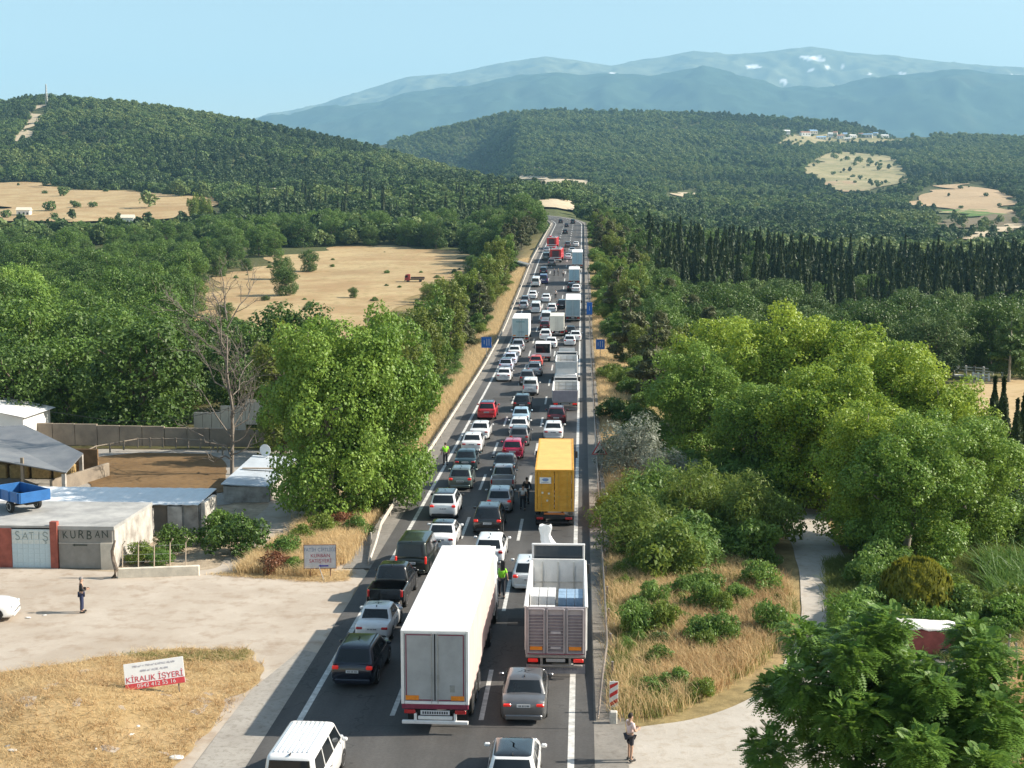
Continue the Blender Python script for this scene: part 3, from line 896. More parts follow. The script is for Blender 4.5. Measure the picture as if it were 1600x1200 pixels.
# ---- the great plane tree by the left verge
b = at(528, 812)
for i, (dx, dy, s, sz) in enumerate(((-.5, 0.6, .87, .98), (2.0, 3.4, .78, 1.0))):
    plant('plane_tree', PLANE[i], 'plane', BARKP, (b[0] + dx, b[1] + dy, hm(b[0] + dx, b[1] + dy)), s * .88, 1.2 * i, ('big round plane tree behind the hand painted farm sign', 'slightly smaller plane tree merging with the big one by the left guard rail')[i], 'tree', None, sz * .92)
# ---- plane trees on the right
PL = [(1368, 858, .66, 'plane_yellow', 0, 'low front plane tree right above the gravel track'), (1420, 884, .64, 'plane', 1, 'front plane tree with low branches behind the golden conifer bush'), (1500, 850, .64, 'plane', 2, 'outermost plane tree beside the dark garden cypresses'),
      (1180, 770, .64, 'plane', 2, 'small plane tree at the left end of the yellow green clump'), (1215, 722, .98, 'plane_yellow', 1, 'tall plane tree at the back of the clump above the track'), (1375, 775, .86, 'plane_yellow', 0, 'plane tree in the middle of the clump towards the graveyard'), (1085, 725, .72, 'plane', 1, 'shaded plane tree between the olive and the yellow green clump'),
      (1290, 795, .80, 'plane_yellow', 2, 'plane tree in the very middle of the yellow green clump'), (1300, 728, .92, 'plane_yellow', 0, 'plane tree behind the middle of the clump'), (1455, 790, .74, 'plane_yellow', 1, 'plane tree in the right half of the clump below the railing'), (1130, 688, .92, 'plane_yellow', 2, 'plane tree at the top left of the clump near the road belt'), (1440, 725, .52, 'plane', 0, 'small plane tree at the upper right rim of the clump')]
for i, (x, y, s, lf, k, lab) in enumerate(PL):
    p = hit(x, y)
    plant('plane_tree', PLANE[k], lf, BARKP, p, s * .95, i * 1.9, lab, 'tree', None, s * .92)

# ---- random scatter with spacing
def scatter(n, gen, gap, seed, tries=40):
    r = np.random.default_rng(seed); P = []
    for _ in range(n * tries):
        if len(P) >= n: break
        q = gen(r)
        if q is None: continue
        if all((q[0] - a[0]) ** 2 + (q[1] - a[1]) ** 2 > gap * gap for a in P): P.append(q)
    return P
POLYS = list(CLEAR.values())
def in_clear(x, y, grow=0):
    a, c = proj(x, y, hm(x, y))
    v = max(30.0, float(y))
    return any(inpoly(a, c - k * FPX / v, p) for p in POLYS for k in ((0,) if v < 380 else (0, 4.0, 8.0)))
def region(cols, vs, bias=1.0):
    def g(r):
        v = vs[0] + (vs[1] - vs[0]) * r.random() ** bias; c = r.uniform(*cols)
        x, y = unproj(c, v)
        if -14.5 + float(xc(y)) < x < 3.5 + float(xc(y)): return None
        if in_clear(x, y): return None
        return (x, y)
    return g
def put(P, name, kinds, leafs, bark, s, label, group, seed, sz=(.9, 1.15), cat='tree', stem='trunk'):
    r = np.random.default_rng(seed)
    ys_ = sorted(q[1] for q in P); ya_, yb_ = ys_[len(ys_) // 3], ys_[2 * len(ys_) // 3]
    for (x, y) in P:
        k = r.uniform(*s)
        lf = leafs[r.integers(len(leafs))]; q = (k - s[0]) / (s[1] - s[0])
        lab = ('small ', 'middling ', 'large ')[min(2, int(q * 3))] + {'oak': 'dark ', 'wood': 'dark ', 'oak2': 'mid green ', 'bright': 'bright ', 'pine': 'dull ', 'cypress': '', 'poplar': 'yellowish ', 'plane': '', 'shrub': 'leafy ', 'locust': 'feathery '}[lf] + label + (', near part' if y < ya_ else ', middle part' if y < yb_ else ', far part')
        plant(name, kinds[r.integers(len(kinds))], lf, bark, (x, y, float(hm(x, y)) - .05), k, r.uniform(0, 6.28), lab, cat, group, k * r.uniform(*sz), stem)

# left wood behind the farm
def lw(r):
    v = 122 + 260 * r.random() ** .8; c = r.uniform(-60, 480)
    x, y = unproj(c, v)
    if x > -24 - (v - 118) * .12 or in_clear(x, y): return None
    a, d = proj(x, y, hm(x, y))
    if inpoly(a, d, [(305, 400), (560, 400), (560, 640), (440, 640), (305, 600)]): return None
    return (x, y)
put(scatter(150, lw, 5.8, 1), 'oak_tree', OAK, ['oak', 'oak', 'oak2'], BARK, (.6, 1.28), 'broad tree in the dense wood behind the farm', 'trees of the wood behind the farm', 2)
# brighter trees at the far left
def lb(r):
    v = r.uniform(200, 330); c = r.uniform(-60, 110); x, y = unproj(c, v)
    return (x, y)
put(scatter(14, lb, 6, 3), 'leafy_tree', OAK, ['plane'], BARK, (.9, 1.25), 'yellow green tree at the far left edge of the wood', 'bright trees at the left edge', 4)
# lone trees in and below the dry field
for i, (x, y, s, lab) in enumerate(((447, 462, 1.0, 'round dark oak standing alone at the left side of the dry field'), (440, 437, .95, 'tall dark oak right behind the round one in the dry field'), (483, 425, .9, 'leaning oak with a clear trunk on the dry field'), (552, 466, .36, 'small lone bush tree in the middle of the dry field'),
                   (385, 424, .55, 'small spreading oak at the left rim of the dry field'), (372, 560, .85, 'oak just behind the bare dead tree'), (436, 560, .9, 'oak between the dead tree and the big plane tree'), (470, 590, .75, 'low dark oak half hidden by the big plane tree'), (330, 545, .6, 'small oak left of the dead tree below the field'), (352, 505, .6, 'oak at the near left rim of the dry field'), (402, 590, .7, 'dark oak right behind the stepped wall'), (300, 575, .75, 'dark oak at the right end of the wood above the court'))):
    p = hit(x, y)
    plant('oak_tree', OAK[i % 4], 'oak', BARK, p, s * .8, i * 1.3, lab, 'tree', None, s * .8)
def fb(r):
    x, y = r.uniform(300, 720), r.uniform(392, 520)
    if not inpoly(np.array(x), np.array(y), CLEAR['dry_field']): return None
    p = hit(x, y); return (p[0], p[1])
put(scatter(26, fb, 7, 44), 'field_bush', SHR, ['oak', 'shrub', 'oak2'], BARK, (.25, .75), 'bush scattered over the dry field', 'bushes on the dry field', 45, (.7, 1.2), 'shrub', 'stem')
# beyond the field: mixed trees up to the cypress wood
put(scatter(75, region((330, 840), (470, 640)), 7.5, 5), 'field_tree', OAK, ['oak', 'oak2', 'oak2'], BARK, (.8, 1.2), 'tree between dry field and left hill', 'trees beyond the dry field', 6)
put(scatter(80, region((390, 800), (640, 860)), 3.8, 7), 'cypress', CYP, ['cypress'], BARK, (.55, 1.3), 'slim cypress in the plantation below the left hill', 'cypresses below the left hill', 8)
put(scatter(60, region((-20, 380), (400, 660)), 9, 9), 'field_tree', OAK, ['oak', 'oak2'], BARK, (.7, 1.1), 'scattered tree near the pale stubble field', 'trees round the stubble field', 10)
for i, (x, y) in enumerate(((303, 360), (322, 362), (312, 358))):
    p = hit(x, y); plant('poplar_tree', POP[i], 'bright', BARK, p, 1.5, i, ('left', 'right', 'middle')[i] + ' one of three light green poplars before the stubble field', 'tree', None, 2.1)
# left roadside belt
def lroad(a0, a1, d0, d1):
    def g(r):
        y = a0 + (a1 - a0) * r.random() ** .9; x = -15.0 - r.uniform(d0, d1) + float(xc(y))
        return None if in_clear(x, y) else (x, y)
    return g
put(scatter(48, lroad(106, 330, 2.4, 11), 3.0, 12), 'poplar_tree', POP, ['poplar', 'poplar', 'bright', 'oak2'], BARK, (.85, 1.35), 'young tree in the belt along the left guard rail', 'young trees along the left rail', 13)
put(scatter(62, lroad(120, 540, 2.6, 15), 3.8, 14), 'pine_tree', PINE, ['pine', 'pine', 'oak'], BARK, (.65, 1.05), 'pine in the belt along the left guard rail', 'pines along the left rail', 15)
put(scatter(30, lroad(330, 640, 3, 30), 5, 16), 'roadside_tree', OAK, ['oak2', 'oak', 'bright'], BARK, (.55, .85), 'tree on the upper slope left of the highway', 'trees on the upper left slope', 17)
put(scatter(46, lroad(96, 330, .6, 5.0), 2.2, 18), 'roadside_shrub', SHR, ['shrub', 'shrub', 'bright', 'oak'], BARK, (.5, 1.05), 'low shrub just behind the left guard rail', 'shrubs behind the left rail', 19, (.8, 1.2), 'shrub', 'stem')
# right roadside belt
def rroad(a0, a1, d0, d1):
    def g(r):
        y = a0 + (a1 - a0) * r.random() ** .9; x = 2.2 + r.uniform(d0, d1) + float(xc(y))
        return None if in_clear(x, y) else (x, y)
    return g
put(scatter(34, rroad(118, 330, 7.5, 22), 4.8, 22), 'roadside_tree', OAK, ['oak', 'oak2', 'oak'], BARK, (.6, .95), 'tree in the belt along the right guard rail', 'leafy trees along the right rail', 23)
put(scatter(72, rroad(125, 560, 2.6, 20), 3.6, 24), 'pine_tree', PINE, ['pine', 'pine', 'oak2'], BARK, (.7, 1.1), 'pine in the belt along the right guard rail', 'pines along the right rail', 25)
put(scatter(34, rroad(130, 560, 2.4, 14), 4, 26), 'poplar_tree', POP, ['poplar', 'bright'], BARK, (.7, 1.1), 'young tree in the belt along the right guard rail', 'young trees along the right rail', 27)
put(scatter(70, rroad(300, 640, 8, 75), 6.0, 28), 'roadside_tree', OAK, ['oak', 'oak', 'oak2'], BARK, (.75, 1.1), 'tree of the wood right of the upper highway', 'wood right of the upper highway', 29)
put(scatter(130, rroad(100, 540, .9, 5.0), 1.9, 30), 'roadside_shrub', SHR, ['shrub', 'oak', 'oak2', 'bright'], BARK, (.5, 1.2), 'low shrub just behind the right guard rail', 'shrubs behind the right rail', 31, (.8, 1.2), 'shrub', 'stem')
# cypress wood on the right
def cw(r):
    v = 290 + 200 * r.random(); c = r.uniform(1000, 1640)
    if c < 1060 + (v - 290) * -.2: return None
    return unproj(c, v)
put(scatter(250, cw, 2.2, 32), 'cypress', CYP, ['cypress'], BARK, (.55, 1.3), 'slim cypress in the plantation right of the highway', 'cypresses right of the highway', 33)
# the broad dark row in front of the cypresses
def dr(r):
    v = r.uniform(205, 275); c = r.uniform(1120, 1680); return unproj(c, v)
put(scatter(46, dr, 6.2, 34), 'oak_tree', OAK, ['oak', 'oak', 'wood'], BARK, (.85, 1.15), 'broad tree in the row between plane clump and cypresses', 'dark row before the cypresses', 35)
# graveyard cypresses and big pine
for i, (x, y, s) in enumerate(((1420, 566, .78), (1447, 566, .62), (1462, 575, .74), (1475, 575, .7), (1505, 580, .5), (1517, 560, .66), (1500, 575, .55))):
    p = hit(x, y); plant('cypress', CYP[i % 4], 'cypress', BARK, p, s * .6, i, 'narrow cypress standing in the graveyard', 'tree', 'graveyard cypresses', s)
p = hit(1576, 598); plant('umbrella_pine', PINE[0], 'oak', BARKP, p, 1.1, 0, 'umbrella pine with a bare pale trunk beside the white railing', 'tree', None, 1.15)
for i, (x, y, s, lab) in enumerate(((1548, 768, .66, 'pointed garden cypress touching the right plane tree'), (1561, 792, .70, 'tallest slim cypress of the garden row'), (1583, 800, .60, 'second garden cypress from the picture edge'), (1598, 790, .72, 'dark garden cypress cut by the picture edge'))):
    p = hit(x, y); plant('cypress', CYP[i], 'cypress', BARK, p, s * 1.0, i, lab, 'tree', None, s)
# dark garden mass at the right edge
for i, (x, y) in enumerate(((1590, 830), (1555, 840), (1600, 850))):
    p = hit(x, y); plant('garden_shrub', SHR[i], 'oak', BARK, p, 1.3, i, ('low', 'middle', 'edge')[i] + ' dark shrub at the foot of the garden cypresses', 'shrub', None, 1.1, 'stem')
# olive and shrubs on the right bank
for i, (x, y, s, lab) in enumerate(((990, 742, 1.5, 'silvery olive bush beside the right warning sign'), (1042, 775, 1.1, 'second smaller silvery olive below the first'))):
    p = hit(x, y); plant('olive_bush', OLV[i], 'olive', BARK, p, s, i, lab, 'shrub', None, s * 1.1, 'stem')
def bank(r):
    x, y = r.uniform(958, 1212), r.uniform(745, 905)
    if y > 830 + (1235 - x) * .42 or x > 1232 - max(0, y - 850) * .05: return None
    if x < 985 and y > 850: return None
    if x < 1055 and y < 790: return None
    p = hit(x, y); return (p[0], p[1])
put(scatter(58, bank, 1.25, 36), 'bank_shrub', SHR + OLV, ['shrub', 'bright', 'bright', 'oak2', 'shrub'], BARK, (.5, 1.4), 'shrub on the bank between guard rail and gravel track', 'shrubs on the right bank', 37, (.9, 1.35), 'shrub', 'stem')
for i, (x, y, s, lf) in enumerate(((1225, 790, 1.2, 'oak'), (1180, 880, 1.0, 'oak2'), (1190, 925, .7, 'shrub'), (1100, 830, 1.2, 'bright'), (1150, 840, 1.1, 'shrub'), (1375, 905, .9, 'shrub'), (1385, 900, .8, 'oak2'), (1360, 870, .9, 'shrub'), (1035, 1015, .35, 'oak'), (1060, 1080, .4, 'shrub'), (1010, 900, .6, 'shrub'), (1060, 910, .55, 'bright'), (1100, 935, .6, 'oak2'), (1150, 950, .5, 'shrub'), (985, 1000, .4, 'bright'), (1020, 1090, .35, 'shrub'), (1085, 990, .35, 'shrub'), (1000, 850, .8, 'oak2'), (985, 800, .7, 'shrub'), (1095, 1090, .35, 'bright'), (1000, 960, .4, 'shrub'))):
    p = hit(x, y); plant('bank_shrub', SHR[i % 4], lf, BARK, p, s, i, ('tiny ' if s < .45 else 'small ' if s < .75 else 'big ') + {'oak': 'dark', 'oak2': 'mid green', 'shrub': 'leafy', 'bright': 'bright'}[lf] + (' shrub right of the gravel track' if x > 1240 else ' shrub in the dry grass left of the gravel track' if y > 880 else ' shrub at the thicket edge left of the gravel track'), 'shrub', 'shrubs beside the track', s * 1.1, 'stem')
def verge(r):
    x, y = r.uniform(965, 1225), r.uniform(870, 1075)
    if y > 1075 - (x - 965) * .30: return None
    p = hit(x, y); return (p[0], p[1])
put(scatter(34, verge, .9, 46), 'verge_shrub', SHR, ['shrub', 'bright', 'oak2', 'shrub'], BARK, (.16, .55), 'shrub in the dry grass beside the right rail', 'shrubs in the right verge', 47, (.9, 1.6), 'shrub', 'stem')
# golden conifer bush
p = hit(1430, 965)
gr = np.random.default_rng(5)
n = 9000; a = gr.uniform(0, 2 * PI, n); t = gr.random(n) ** .6
rad = 1.75 * np.sqrt(np.clip(1 - (t - .35) ** 2 / .5, .05, 1)) * gr.uniform(.8, 1.03, n)
Cg = np.stack([np.cos(a) * rad, np.sin(a) * rad, 2.7 * t + .1], 1)
Cg[:, :2] *= (1 + .10 * np.sin(a * 13) * np.sin(t * 20))[:, None]
Vg, Fg = leaves(Cg, np.stack([np.cos(a), np.sin(a), np.full(n, .1)], 1) + gr.normal(size=(n, 3)) * .35, .13, gr, .35)
Vg = Vg.reshape(-1, 4, 3); mg = Vg.mean(1, keepdims=True); Vg = (mg + (Vg - mg) * np.array([1, 1, 1.9])).reshape(-1, 3)
plant('conifer_bush', (limb_mesh([([(0, 0, -.2), (0, 0, 1.6)], [.12, .04])], 'stem'), np_mesh('crown', Vg, Fg)), 'gold', BARK, p, 1.0, 0, 'rounded golden green conifer bush right of the track', 'shrub', None, 1.0, 'stem')
# shrubs round the wrecked lorry and garden edge
def gar(r):
    x, y = r.uniform(1345, 1600), r.uniform(905, 1000); p = hit(x, y)
    return None if (x > 1500 and y < 960) else (p[0], p[1])
put(scatter(26, gar, 1.25, 38), 'garden_shrub', SHR, ['shrub', 'bright', 'oak2', 'locust'], BARK, (.4, .85), 'shrub in the overgrown garden right of the track', 'overgrown garden shrubs', 39, (.8, 1.3), 'shrub', 'stem')
# farm side: weeds and bushes by the walls
for i, (x, y, s, lf, lab) in enumerate(((375, 868, 1.05, 'oak', 'dark leafy bush at the end of the farm lane'), (345, 850, .9, 'oak2', 'bush against the side wall of the farm shed'), (270, 862, .75, 'oak', 'dark bush behind the posts of the bent fence'), (222, 880, .55, 'bright', 'thin green weed bush inside the bent fence'), (250, 884, .45, 'shrub', 'low weed patch beside the low white wall'),
                     (505, 838, .62, 'bright', 'bright green bush behind the hand painted sign'), (470, 850, .55, 'bright', 'second bright bush left of the hand painted sign'), (445, 870, .6, 'shrub', 'olive green weeds at the lane corner'), (432, 895, .55, 'rust', 'rusty red dock weeds at the corner of the lane'), (535, 828, .5, 'rust', 'rusty dock weeds under the big plane tree'), (560, 835, .55, 'shrub', 'weedy bush between the plane tree and the rail'), (590, 800, .7, 'bright', 'bright sapling bush beside the left guard rail'), (620, 775, .7, 'shrub', 'green bush below the left warning sign'), (460, 895, .4, 'oak2', 'dark weeds at the foot of the hand painted sign'))):
    p = hit(x, y); plant('weed_bush', SHR[i % 4], lf, BARK, p, s, i * .9, lab, 'shrub', None, s, 'stem')

# ---- locust tree in the near right corner: feathery compound leaves
def locust():
    r = np.random.default_rng(77)
    h, R0 = 8.2, 4.7
    L = []
    for i in range(92):
        d = r.normal(size=3); d /= np.linalg.norm(d); d[2] = d[2] if d[2] > -.35 else -d[2]
        f = r.uniform(.4, 1.12)
        L.append((d[0] * R0 * f * .86, d[1] * R0 * f * .86, 4.1 + d[2] * 3.5 * f, r.uniform(.38, .8), .85))
    nf = 15000
    Lr = np.array(L); k = r.integers(len(L), size=nf)
    d = r.normal(size=(nf, 3)); d /= np.linalg.norm(d, axis=1, keepdims=True)
    C = Lr[k, :3] + d * (Lr[k, 3] * r.uniform(.5, 1.0, nf))[:, None]
    out = d * np.array([1, 1, .6]) + r.normal(size=(nf, 3)) * .45; out[:, 2] = out[:, 2] + .1
    out /= np.linalg.norm(out, axis=1, keepdims=True)
    side = np.cross(out, np.array([0, 0, 1.0])); side /= np.maximum(np.linalg.norm(side, axis=1, keepdims=True), 1e-6)
    V = []
    ln = r.uniform(.30, .50, nf)[:, None]
    for j in range(7):
        f = (j + .7) / 7
        mid = C + out * ln * f + np.array([0, 0, -1.0]) * ln * .42 * f * f
        w = .13 * math.sin(PI * (.2 + .75 * f)) + .02
        for sg in (-1, 1):
            tip = mid + side * sg * w + out * .02 + np.array([0, 0, -.012])
            V.append(np.stack([mid, mid + (tip - mid) * .5 + out * .04, tip, mid + (tip - mid) * .5 - out * .04], 1))
    V = np.concatenate(V, 0).reshape(-1, 3)
    crown = np_mesh('crown', V, np.arange(len(V)).reshape(-1, 4))
    tr = [(bend((0, 0, -.3), (.2, .1, 6.3), r, 6, .08), np.linspace(.19, .05, 7))]
    for l in L[::6]:
        z0 = min(l[2] * .7, 5.5); tr.append((bend((.03 * z0, .015 * z0, z0), l[:3], r, 4, .16), np.linspace(.07, .015, 5)))
    return limb_mesh(tr), crown
p = at(1402, 1345)
plant('locust_tree', locust(), 'locust', BARK, (p[0], p[1], hm(p[0], p[1])), 1.0, .5, 'feathery green locust tree filling the near right corner', 'tree', None, .92)
p = at(1325, 1010)
LS = shrub(98, 2.6, 1.5, 4200, .10, .3, .5)
plant('locust_sapling', LS, 'locust', BARK, (p[0], p[1], hm(p[0], p[1])), 1.0, .5, 'young locust sapling at the edge of the gravel track', 'tree', None, 1.1, 'stem')

# ---- the bare dead tree by the paddock
def dead_tree():
    r = np.random.default_rng(21)
    paths = []
    def grow(p, d, L, rad, lev):
        q = np.array(p) + np.array(d) * L
        pts = bend(p, q, r, 4, .10 if lev else .03)
        paths.append((pts, np.linspace(rad, rad * .5, 5)))
        if lev >= 3: return
        for i in range(5 if lev else 18):
            f = r.uniform(.3, 1.0) if lev else .26 + .74 * i / 14
            k = min(3, int(f * 4)); s = pts[k] + (pts[k + 1] - pts[k]) * (f * 4 - k)
            nd = np.array(d) * .55 + r.normal(size=3) * np.array([.42, .42, .3]) + np.array([0, 0, .2])
            nd /= np.linalg.norm(nd)
            grow(s, nd, L * r.uniform(.38, .62) if lev else L * r.uniform(.22, .40), rad * (.34 if lev == 0 else .5), lev + 1)
    grow((0, 0, -.2), (-.01, 0, 1.0), 11.0, .17, 0)
    for (dx, dz, z0) in ((-4.2, 2.6, 1.4), (-2.6, -.1, 1.2), (2.5, 1.2, 1.6), (1.5, 1.9, 1.9), (-3.2, 4.2, 3.0)):
        e = np.array([dx, r.normal() * .6, z0 + dz])
        paths.append((bend((0, 0, z0), e, r, 5, .10), np.linspace(.075, .02, 6)))
        for j in range(3):
            f = r.uniform(.5, .95); s0 = np.array([0, 0, z0]) * (1 - f) + e * f
            paths.append((bend(s0, s0 + np.array([dx * .2 + r.normal() * .4, r.normal() * .5, .5 + r.random() * .6]), r, 3, .15), [.03, .022, .014, .006]))
    a = MB()
    for pts, rad in paths: a.tube(pts, np.maximum(rad, .011), 5)
    return a.mesh('trunk', True, R(60))
p = at(362, 742)
root = empty('dead_tree', p, 0, 'bare grey dead tree with broken lower limbs beside the paddock', 'tree')
link('trunk', dead_tree(), root, mat('bleached_dead_wood', (.17, .145, .12), .9, 0, .3, 4, .4, 20))

# ---- forests too far off to count: one mass each, instanced on points
def far_tree(seed, h, r0, n, size, kind):
    r = np.random.default_rng(seed)
    if kind == 'c': return cypress(seed, h, r0, n, size)[1]
    L = []
    for i in range(14):
        d = r.normal(size=3); d /= np.linalg.norm(d); d[2] = abs(d[2]) if r.random() < .8 else d[2]
        f = r.uniform(.3, .75); L.append((d[0] * r0 * f, d[1] * r0 * f, h * .5 + d[2] * h * .42 * f, r0 * r.uniform(.3, .48), .9))
    if kind == 'p':
        L = [(l[0] * (1.25 - l[2] / h), l[1] * (1.25 - l[2] / h), l[2] * 1.1, l[3] * (1.3 - .7 * l[2] / h), .7) for l in L]
    V, F = lobe_leaves(L, n, size, r, .4, .7, .7, .8)
    return np_mesh('far_crown', V, F)
def forest_group(name, items):
    c = bpy.data.collections.new(name)
    for i, (me, lf) in enumerate(items):
        o = bpy.data.objects.new('%s_%d' % (name, i), me); me.materials.append(LM[lf]); c.objects.link(o)
    return c
FARTREES = forest_group('far_kinds', [(far_tree(1, 6.5, 3.6, 420, .6, 'b'), 'wood'), (far_tree(2, 6.0, 3.4, 420, .55, 'b'), 'wood'), (far_tree(3, 8.0, 2.8, 420, .55, 'p'), 'wood_dark'), (far_tree(4, 7.0, 3.6, 420, .6, 'b'), 'wood_pale')])
FARCYP = forest_group('far_slim', [(far_tree(5, 13, 1.5, 200, .6, 'c'), 'cypress')])
def forest(name, P, S, I, coll, label):
    me = bpy.data.meshes.new(name)
    me.vertices.add(len(P)); me.vertices.foreach_set('co', np.asarray(P, np.float32).ravel())
    a = me.attributes.new('size', 'FLOAT', 'POINT'); a.data.foreach_set('value', np.asarray(S, np.float32))
    a = me.attributes.new('pick', 'INT', 'POINT'); a.data.foreach_set('value', np.asarray(I, np.int32))
    a = me.attributes.new('turn', 'FLOAT', 'POINT'); a.data.foreach_set('value', np.random.default_rng(1).uniform(0, 6.28, len(P)).astype(np.float32))
    o = link(name, me)
    g = bpy.data.node_groups.new(name, 'GeometryNodeTree')
    g.interface.new_socket('Geometry', in_out='INPUT', socket_type='NodeSocketGeometry')
    g.interface.new_socket('Geometry', in_out='OUTPUT', socket_type='NodeSocketGeometry')
    N = g.nodes; K = g.links
    gi = N.new('NodeGroupInput'); go = N.new('NodeGroupOutput')
    ci = N.new('GeometryNodeCollectionInfo'); ci.inputs['Collection'].default_value = coll
    ci.inputs['Separate Children'].default_value = True; ci.inputs['Reset Children'].default_value = True
    iop = N.new('GeometryNodeInstanceOnPoints'); iop.inputs['Pick Instance'].default_value = True
    def attr(nm, t):
        q = N.new('GeometryNodeInputNamedAttribute'); q.data_type = t; q.inputs['Name'].default_value = nm; return q.outputs['Attribute']
    cx = N.new('ShaderNodeCombineXYZ'); K.new(attr('turn', 'FLOAT'), cx.inputs['Z'])
    e2r = N.new('FunctionNodeEulerToRotation'); K.new(cx.outputs[0], e2r.inputs[0])
    K.new(gi.outputs[0], iop.inputs['Points']); K.new(ci.outputs[0], iop.inputs['Instance'])
    K.new(attr('pick', 'INT'), iop.inputs['Instance Index']); K.new(e2r.outputs[0], iop.inputs['Rotation']); K.new(attr('size', 'FLOAT'), iop.inputs['Scale'])
    K.new(iop.outputs[0], go.inputs[0])
    md = o.modifiers.new('trees', 'NODES'); md.node_group = g
    return tag(o, label, None, None, 'stuff')
def forest_points(v0, v1, gap, seed, cols=(-300, 1900)):
    r = np.random.default_rng(seed)
    n = int(.5 * (v1 ** 2 - v0 ** 2) * (cols[1] - cols[0]) / FPX / gap ** 2)
    v = np.sqrt(r.uniform(v0 ** 2, v1 ** 2, n)); c = r.uniform(*cols, n)
    x, y = unproj(c, v)
    z = hm(x, y)
    a, d = proj(x, y, z)
    keep = ~((x > xc(y) - 22) & (x < xc(y) + 12) & (y < 760))
    lone = r.random(n)
    for nm_, p in CLEAR.items(): keep &= (lone < SPARSE.get(nm_, 0)) | (~inpoly(a, d, p) & ~inpoly(a, d - 5.5 * FPX / v, p) & ~inpoly(a, d - 2.5 * FPX / v, p))
    keep &= ~((v > 2050) & (c < 610))
    keep &= (fbm(x / 60 + 3, y / 60) + .5 + r.normal(size=n) * .06) > .26
    return x[keep], y[keep], z[keep], c[keep], v[keep], r
FP = [forest_points(*q) for q in ((560, 1000, 4.9, 1), (1000, 1500, 5.3, 2), (1500, 2100, 5.8, 3), (2100, 3350, 7.4, 4))]
P = np.concatenate([np.stack(f[:3], 1) for f in FP]); c = np.concatenate([f[3] for f in FP]); v = np.concatenate([f[4] for f in FP])
r = np.random.default_rng(9)
nn = fbm(P[:, 0] / 170, P[:, 1] / 170) * 1.5 + .52 + r.normal(size=len(P)) * .11
pick = np.where(nn < .40, 2, np.where(nn < .52, 0, np.where(nn < .64, 1, 3)))
size = r.choice([.5, .7, .9, 1.05, 1.3, 1.55], len(P), p=[.15, .2, .25, .2, .14, .06]) * r.uniform(.9, 1.1, len(P)) * np.where(v > 2100, 1.3, 1.0)
lf = c < 800
forest('left_hill_forest', P[lf] - [0, 0, .4], size[lf], pick[lf], FARTREES, 'dense dark green forest covering the left hill')
forest('right_hill_forest', P[~lf] - [0, 0, .4], size[~lf], pick[~lf], FARTREES, 'dense green forest covering the central and right hills')
r = np.random.default_rng(41)
vv = r.uniform(330, 520, 520); cc = r.uniform(1010, 1680, 520); xx, yy_ = unproj(cc, vv)
forest('cypress_stand', np.stack([xx, yy_, hm(xx, yy_) - .3], 1), r.uniform(.6, 1.25, 520), np.zeros(520), FARCYP, 'dense mass of dark cypresses filling the plantation right of the highway')
# ================================================================== DRY GRASS AND WEEDS
STRAW = leafmat('straw_blades', (.50, .37, .18), (.78, .64, .38), .35, .7)
STRAW2 = leafmat('brown_straw_blades', (.36, .235, .11), (.58, .42, .22), .3, .7)
GRASSG = leafmat('green_blades', (.11, .15, .035), (.24, .26, .08), .35, .7)
def blades(name, XY, h, w, material, label, seed, lean=.45, per=7, spread=.14):
    r = np.random.default_rng(seed)
    XY = np.repeat(np.asarray(XY, float), per, 0); XY = XY + r.normal(size=XY.shape) * spread
    n = len(XY); z = hm(XY[:, 0], XY[:, 1]) + .02
    B = np.stack([XY[:, 0], XY[:, 1], z], 1)
    a = r.uniform(0, 2 * PI, n); s = np.stack([np.cos(a), np.sin(a), np.zeros(n)], 1)
    hh = (h * r.uniform(.45, 1.25, n))[:, None]; ww = (w * r.uniform(.6, 1.3, n))[:, None]
    ln = r.normal(size=(n, 3)) * lean + np.array([-.15, -.1, 0]); ln[:, 2] = 0
    m = B + ln * hh * .35 + np.array([0, 0, .6]) * hh; t = B + ln * hh + np.array([0, 0, .95]) * hh
    V = np.stack([B - s * ww, B + s * ww, m + s * ww * .7, m - s * ww * .7], 1)
    V2 = np.stack([m - s * ww * .7, m + s * ww * .7, t + s * ww * .12, t - s * ww * .12], 1)
    V = np.concatenate([V, V2], 1).reshape(-1, 8, 3)
    idx = np.arange(n)[:, None] * 8
    F = np.concatenate([idx + [0, 1, 2, 3], idx + [4, 5, 6, 7]], 0)
    return tag(link(name, np_mesh(name, V.reshape(-1, 3), F), None, material), label, None, None, 'stuff')
def grid_pts(n, poly, seed, img=True, noise=None):
    r = np.random.default_rng(seed)
    if img:
        W = [hit(*p) for p in poly]; poly = [(w[0], w[1]) for w in W]
    xs = [p[0] for p in poly]; ys = [p[1] for p in poly]
    X = r.uniform(min(xs), max(xs), n); Y = r.uniform(min(ys), max(ys), n)
    k = inpoly(X, Y, poly)
    if noise is not None: k &= (fbm(X / noise[0] + seed, Y / noise[0]) + .5 + r.normal(size=n) * .08) > noise[1]
    return np.stack([X[k], Y[k]], 1)
MOUND = [(-60, 50), (-26, 52.9), (-22.5, 55.8), (-19.3, 58.0), (-15.3, 58.6), (-13.9, 56.4), (-13.5, 54.0), (-13.9, 49.5), (-14.3, 45), (-14.6, 37), (-60, 37)]
drape('grass_mound', wobble(MOUND, .3, .7), GRASSY, .05, 1.2, 'mown dry grass mound in the near left corner')
blades('mown_straw', grid_pts(26000, MOUND, 1, False, (2.2, .36)), .20, .011, STRAW, 'short pale straw lying over the mound', 2, 1.6, 4, .12)
blades('brown_straw', grid_pts(20000, MOUND, 3, False, (1.3, .46)), .26, .014, STRAW2, 'brown tufts of dry weed over the mound', 4, 1.3, 4, .10)
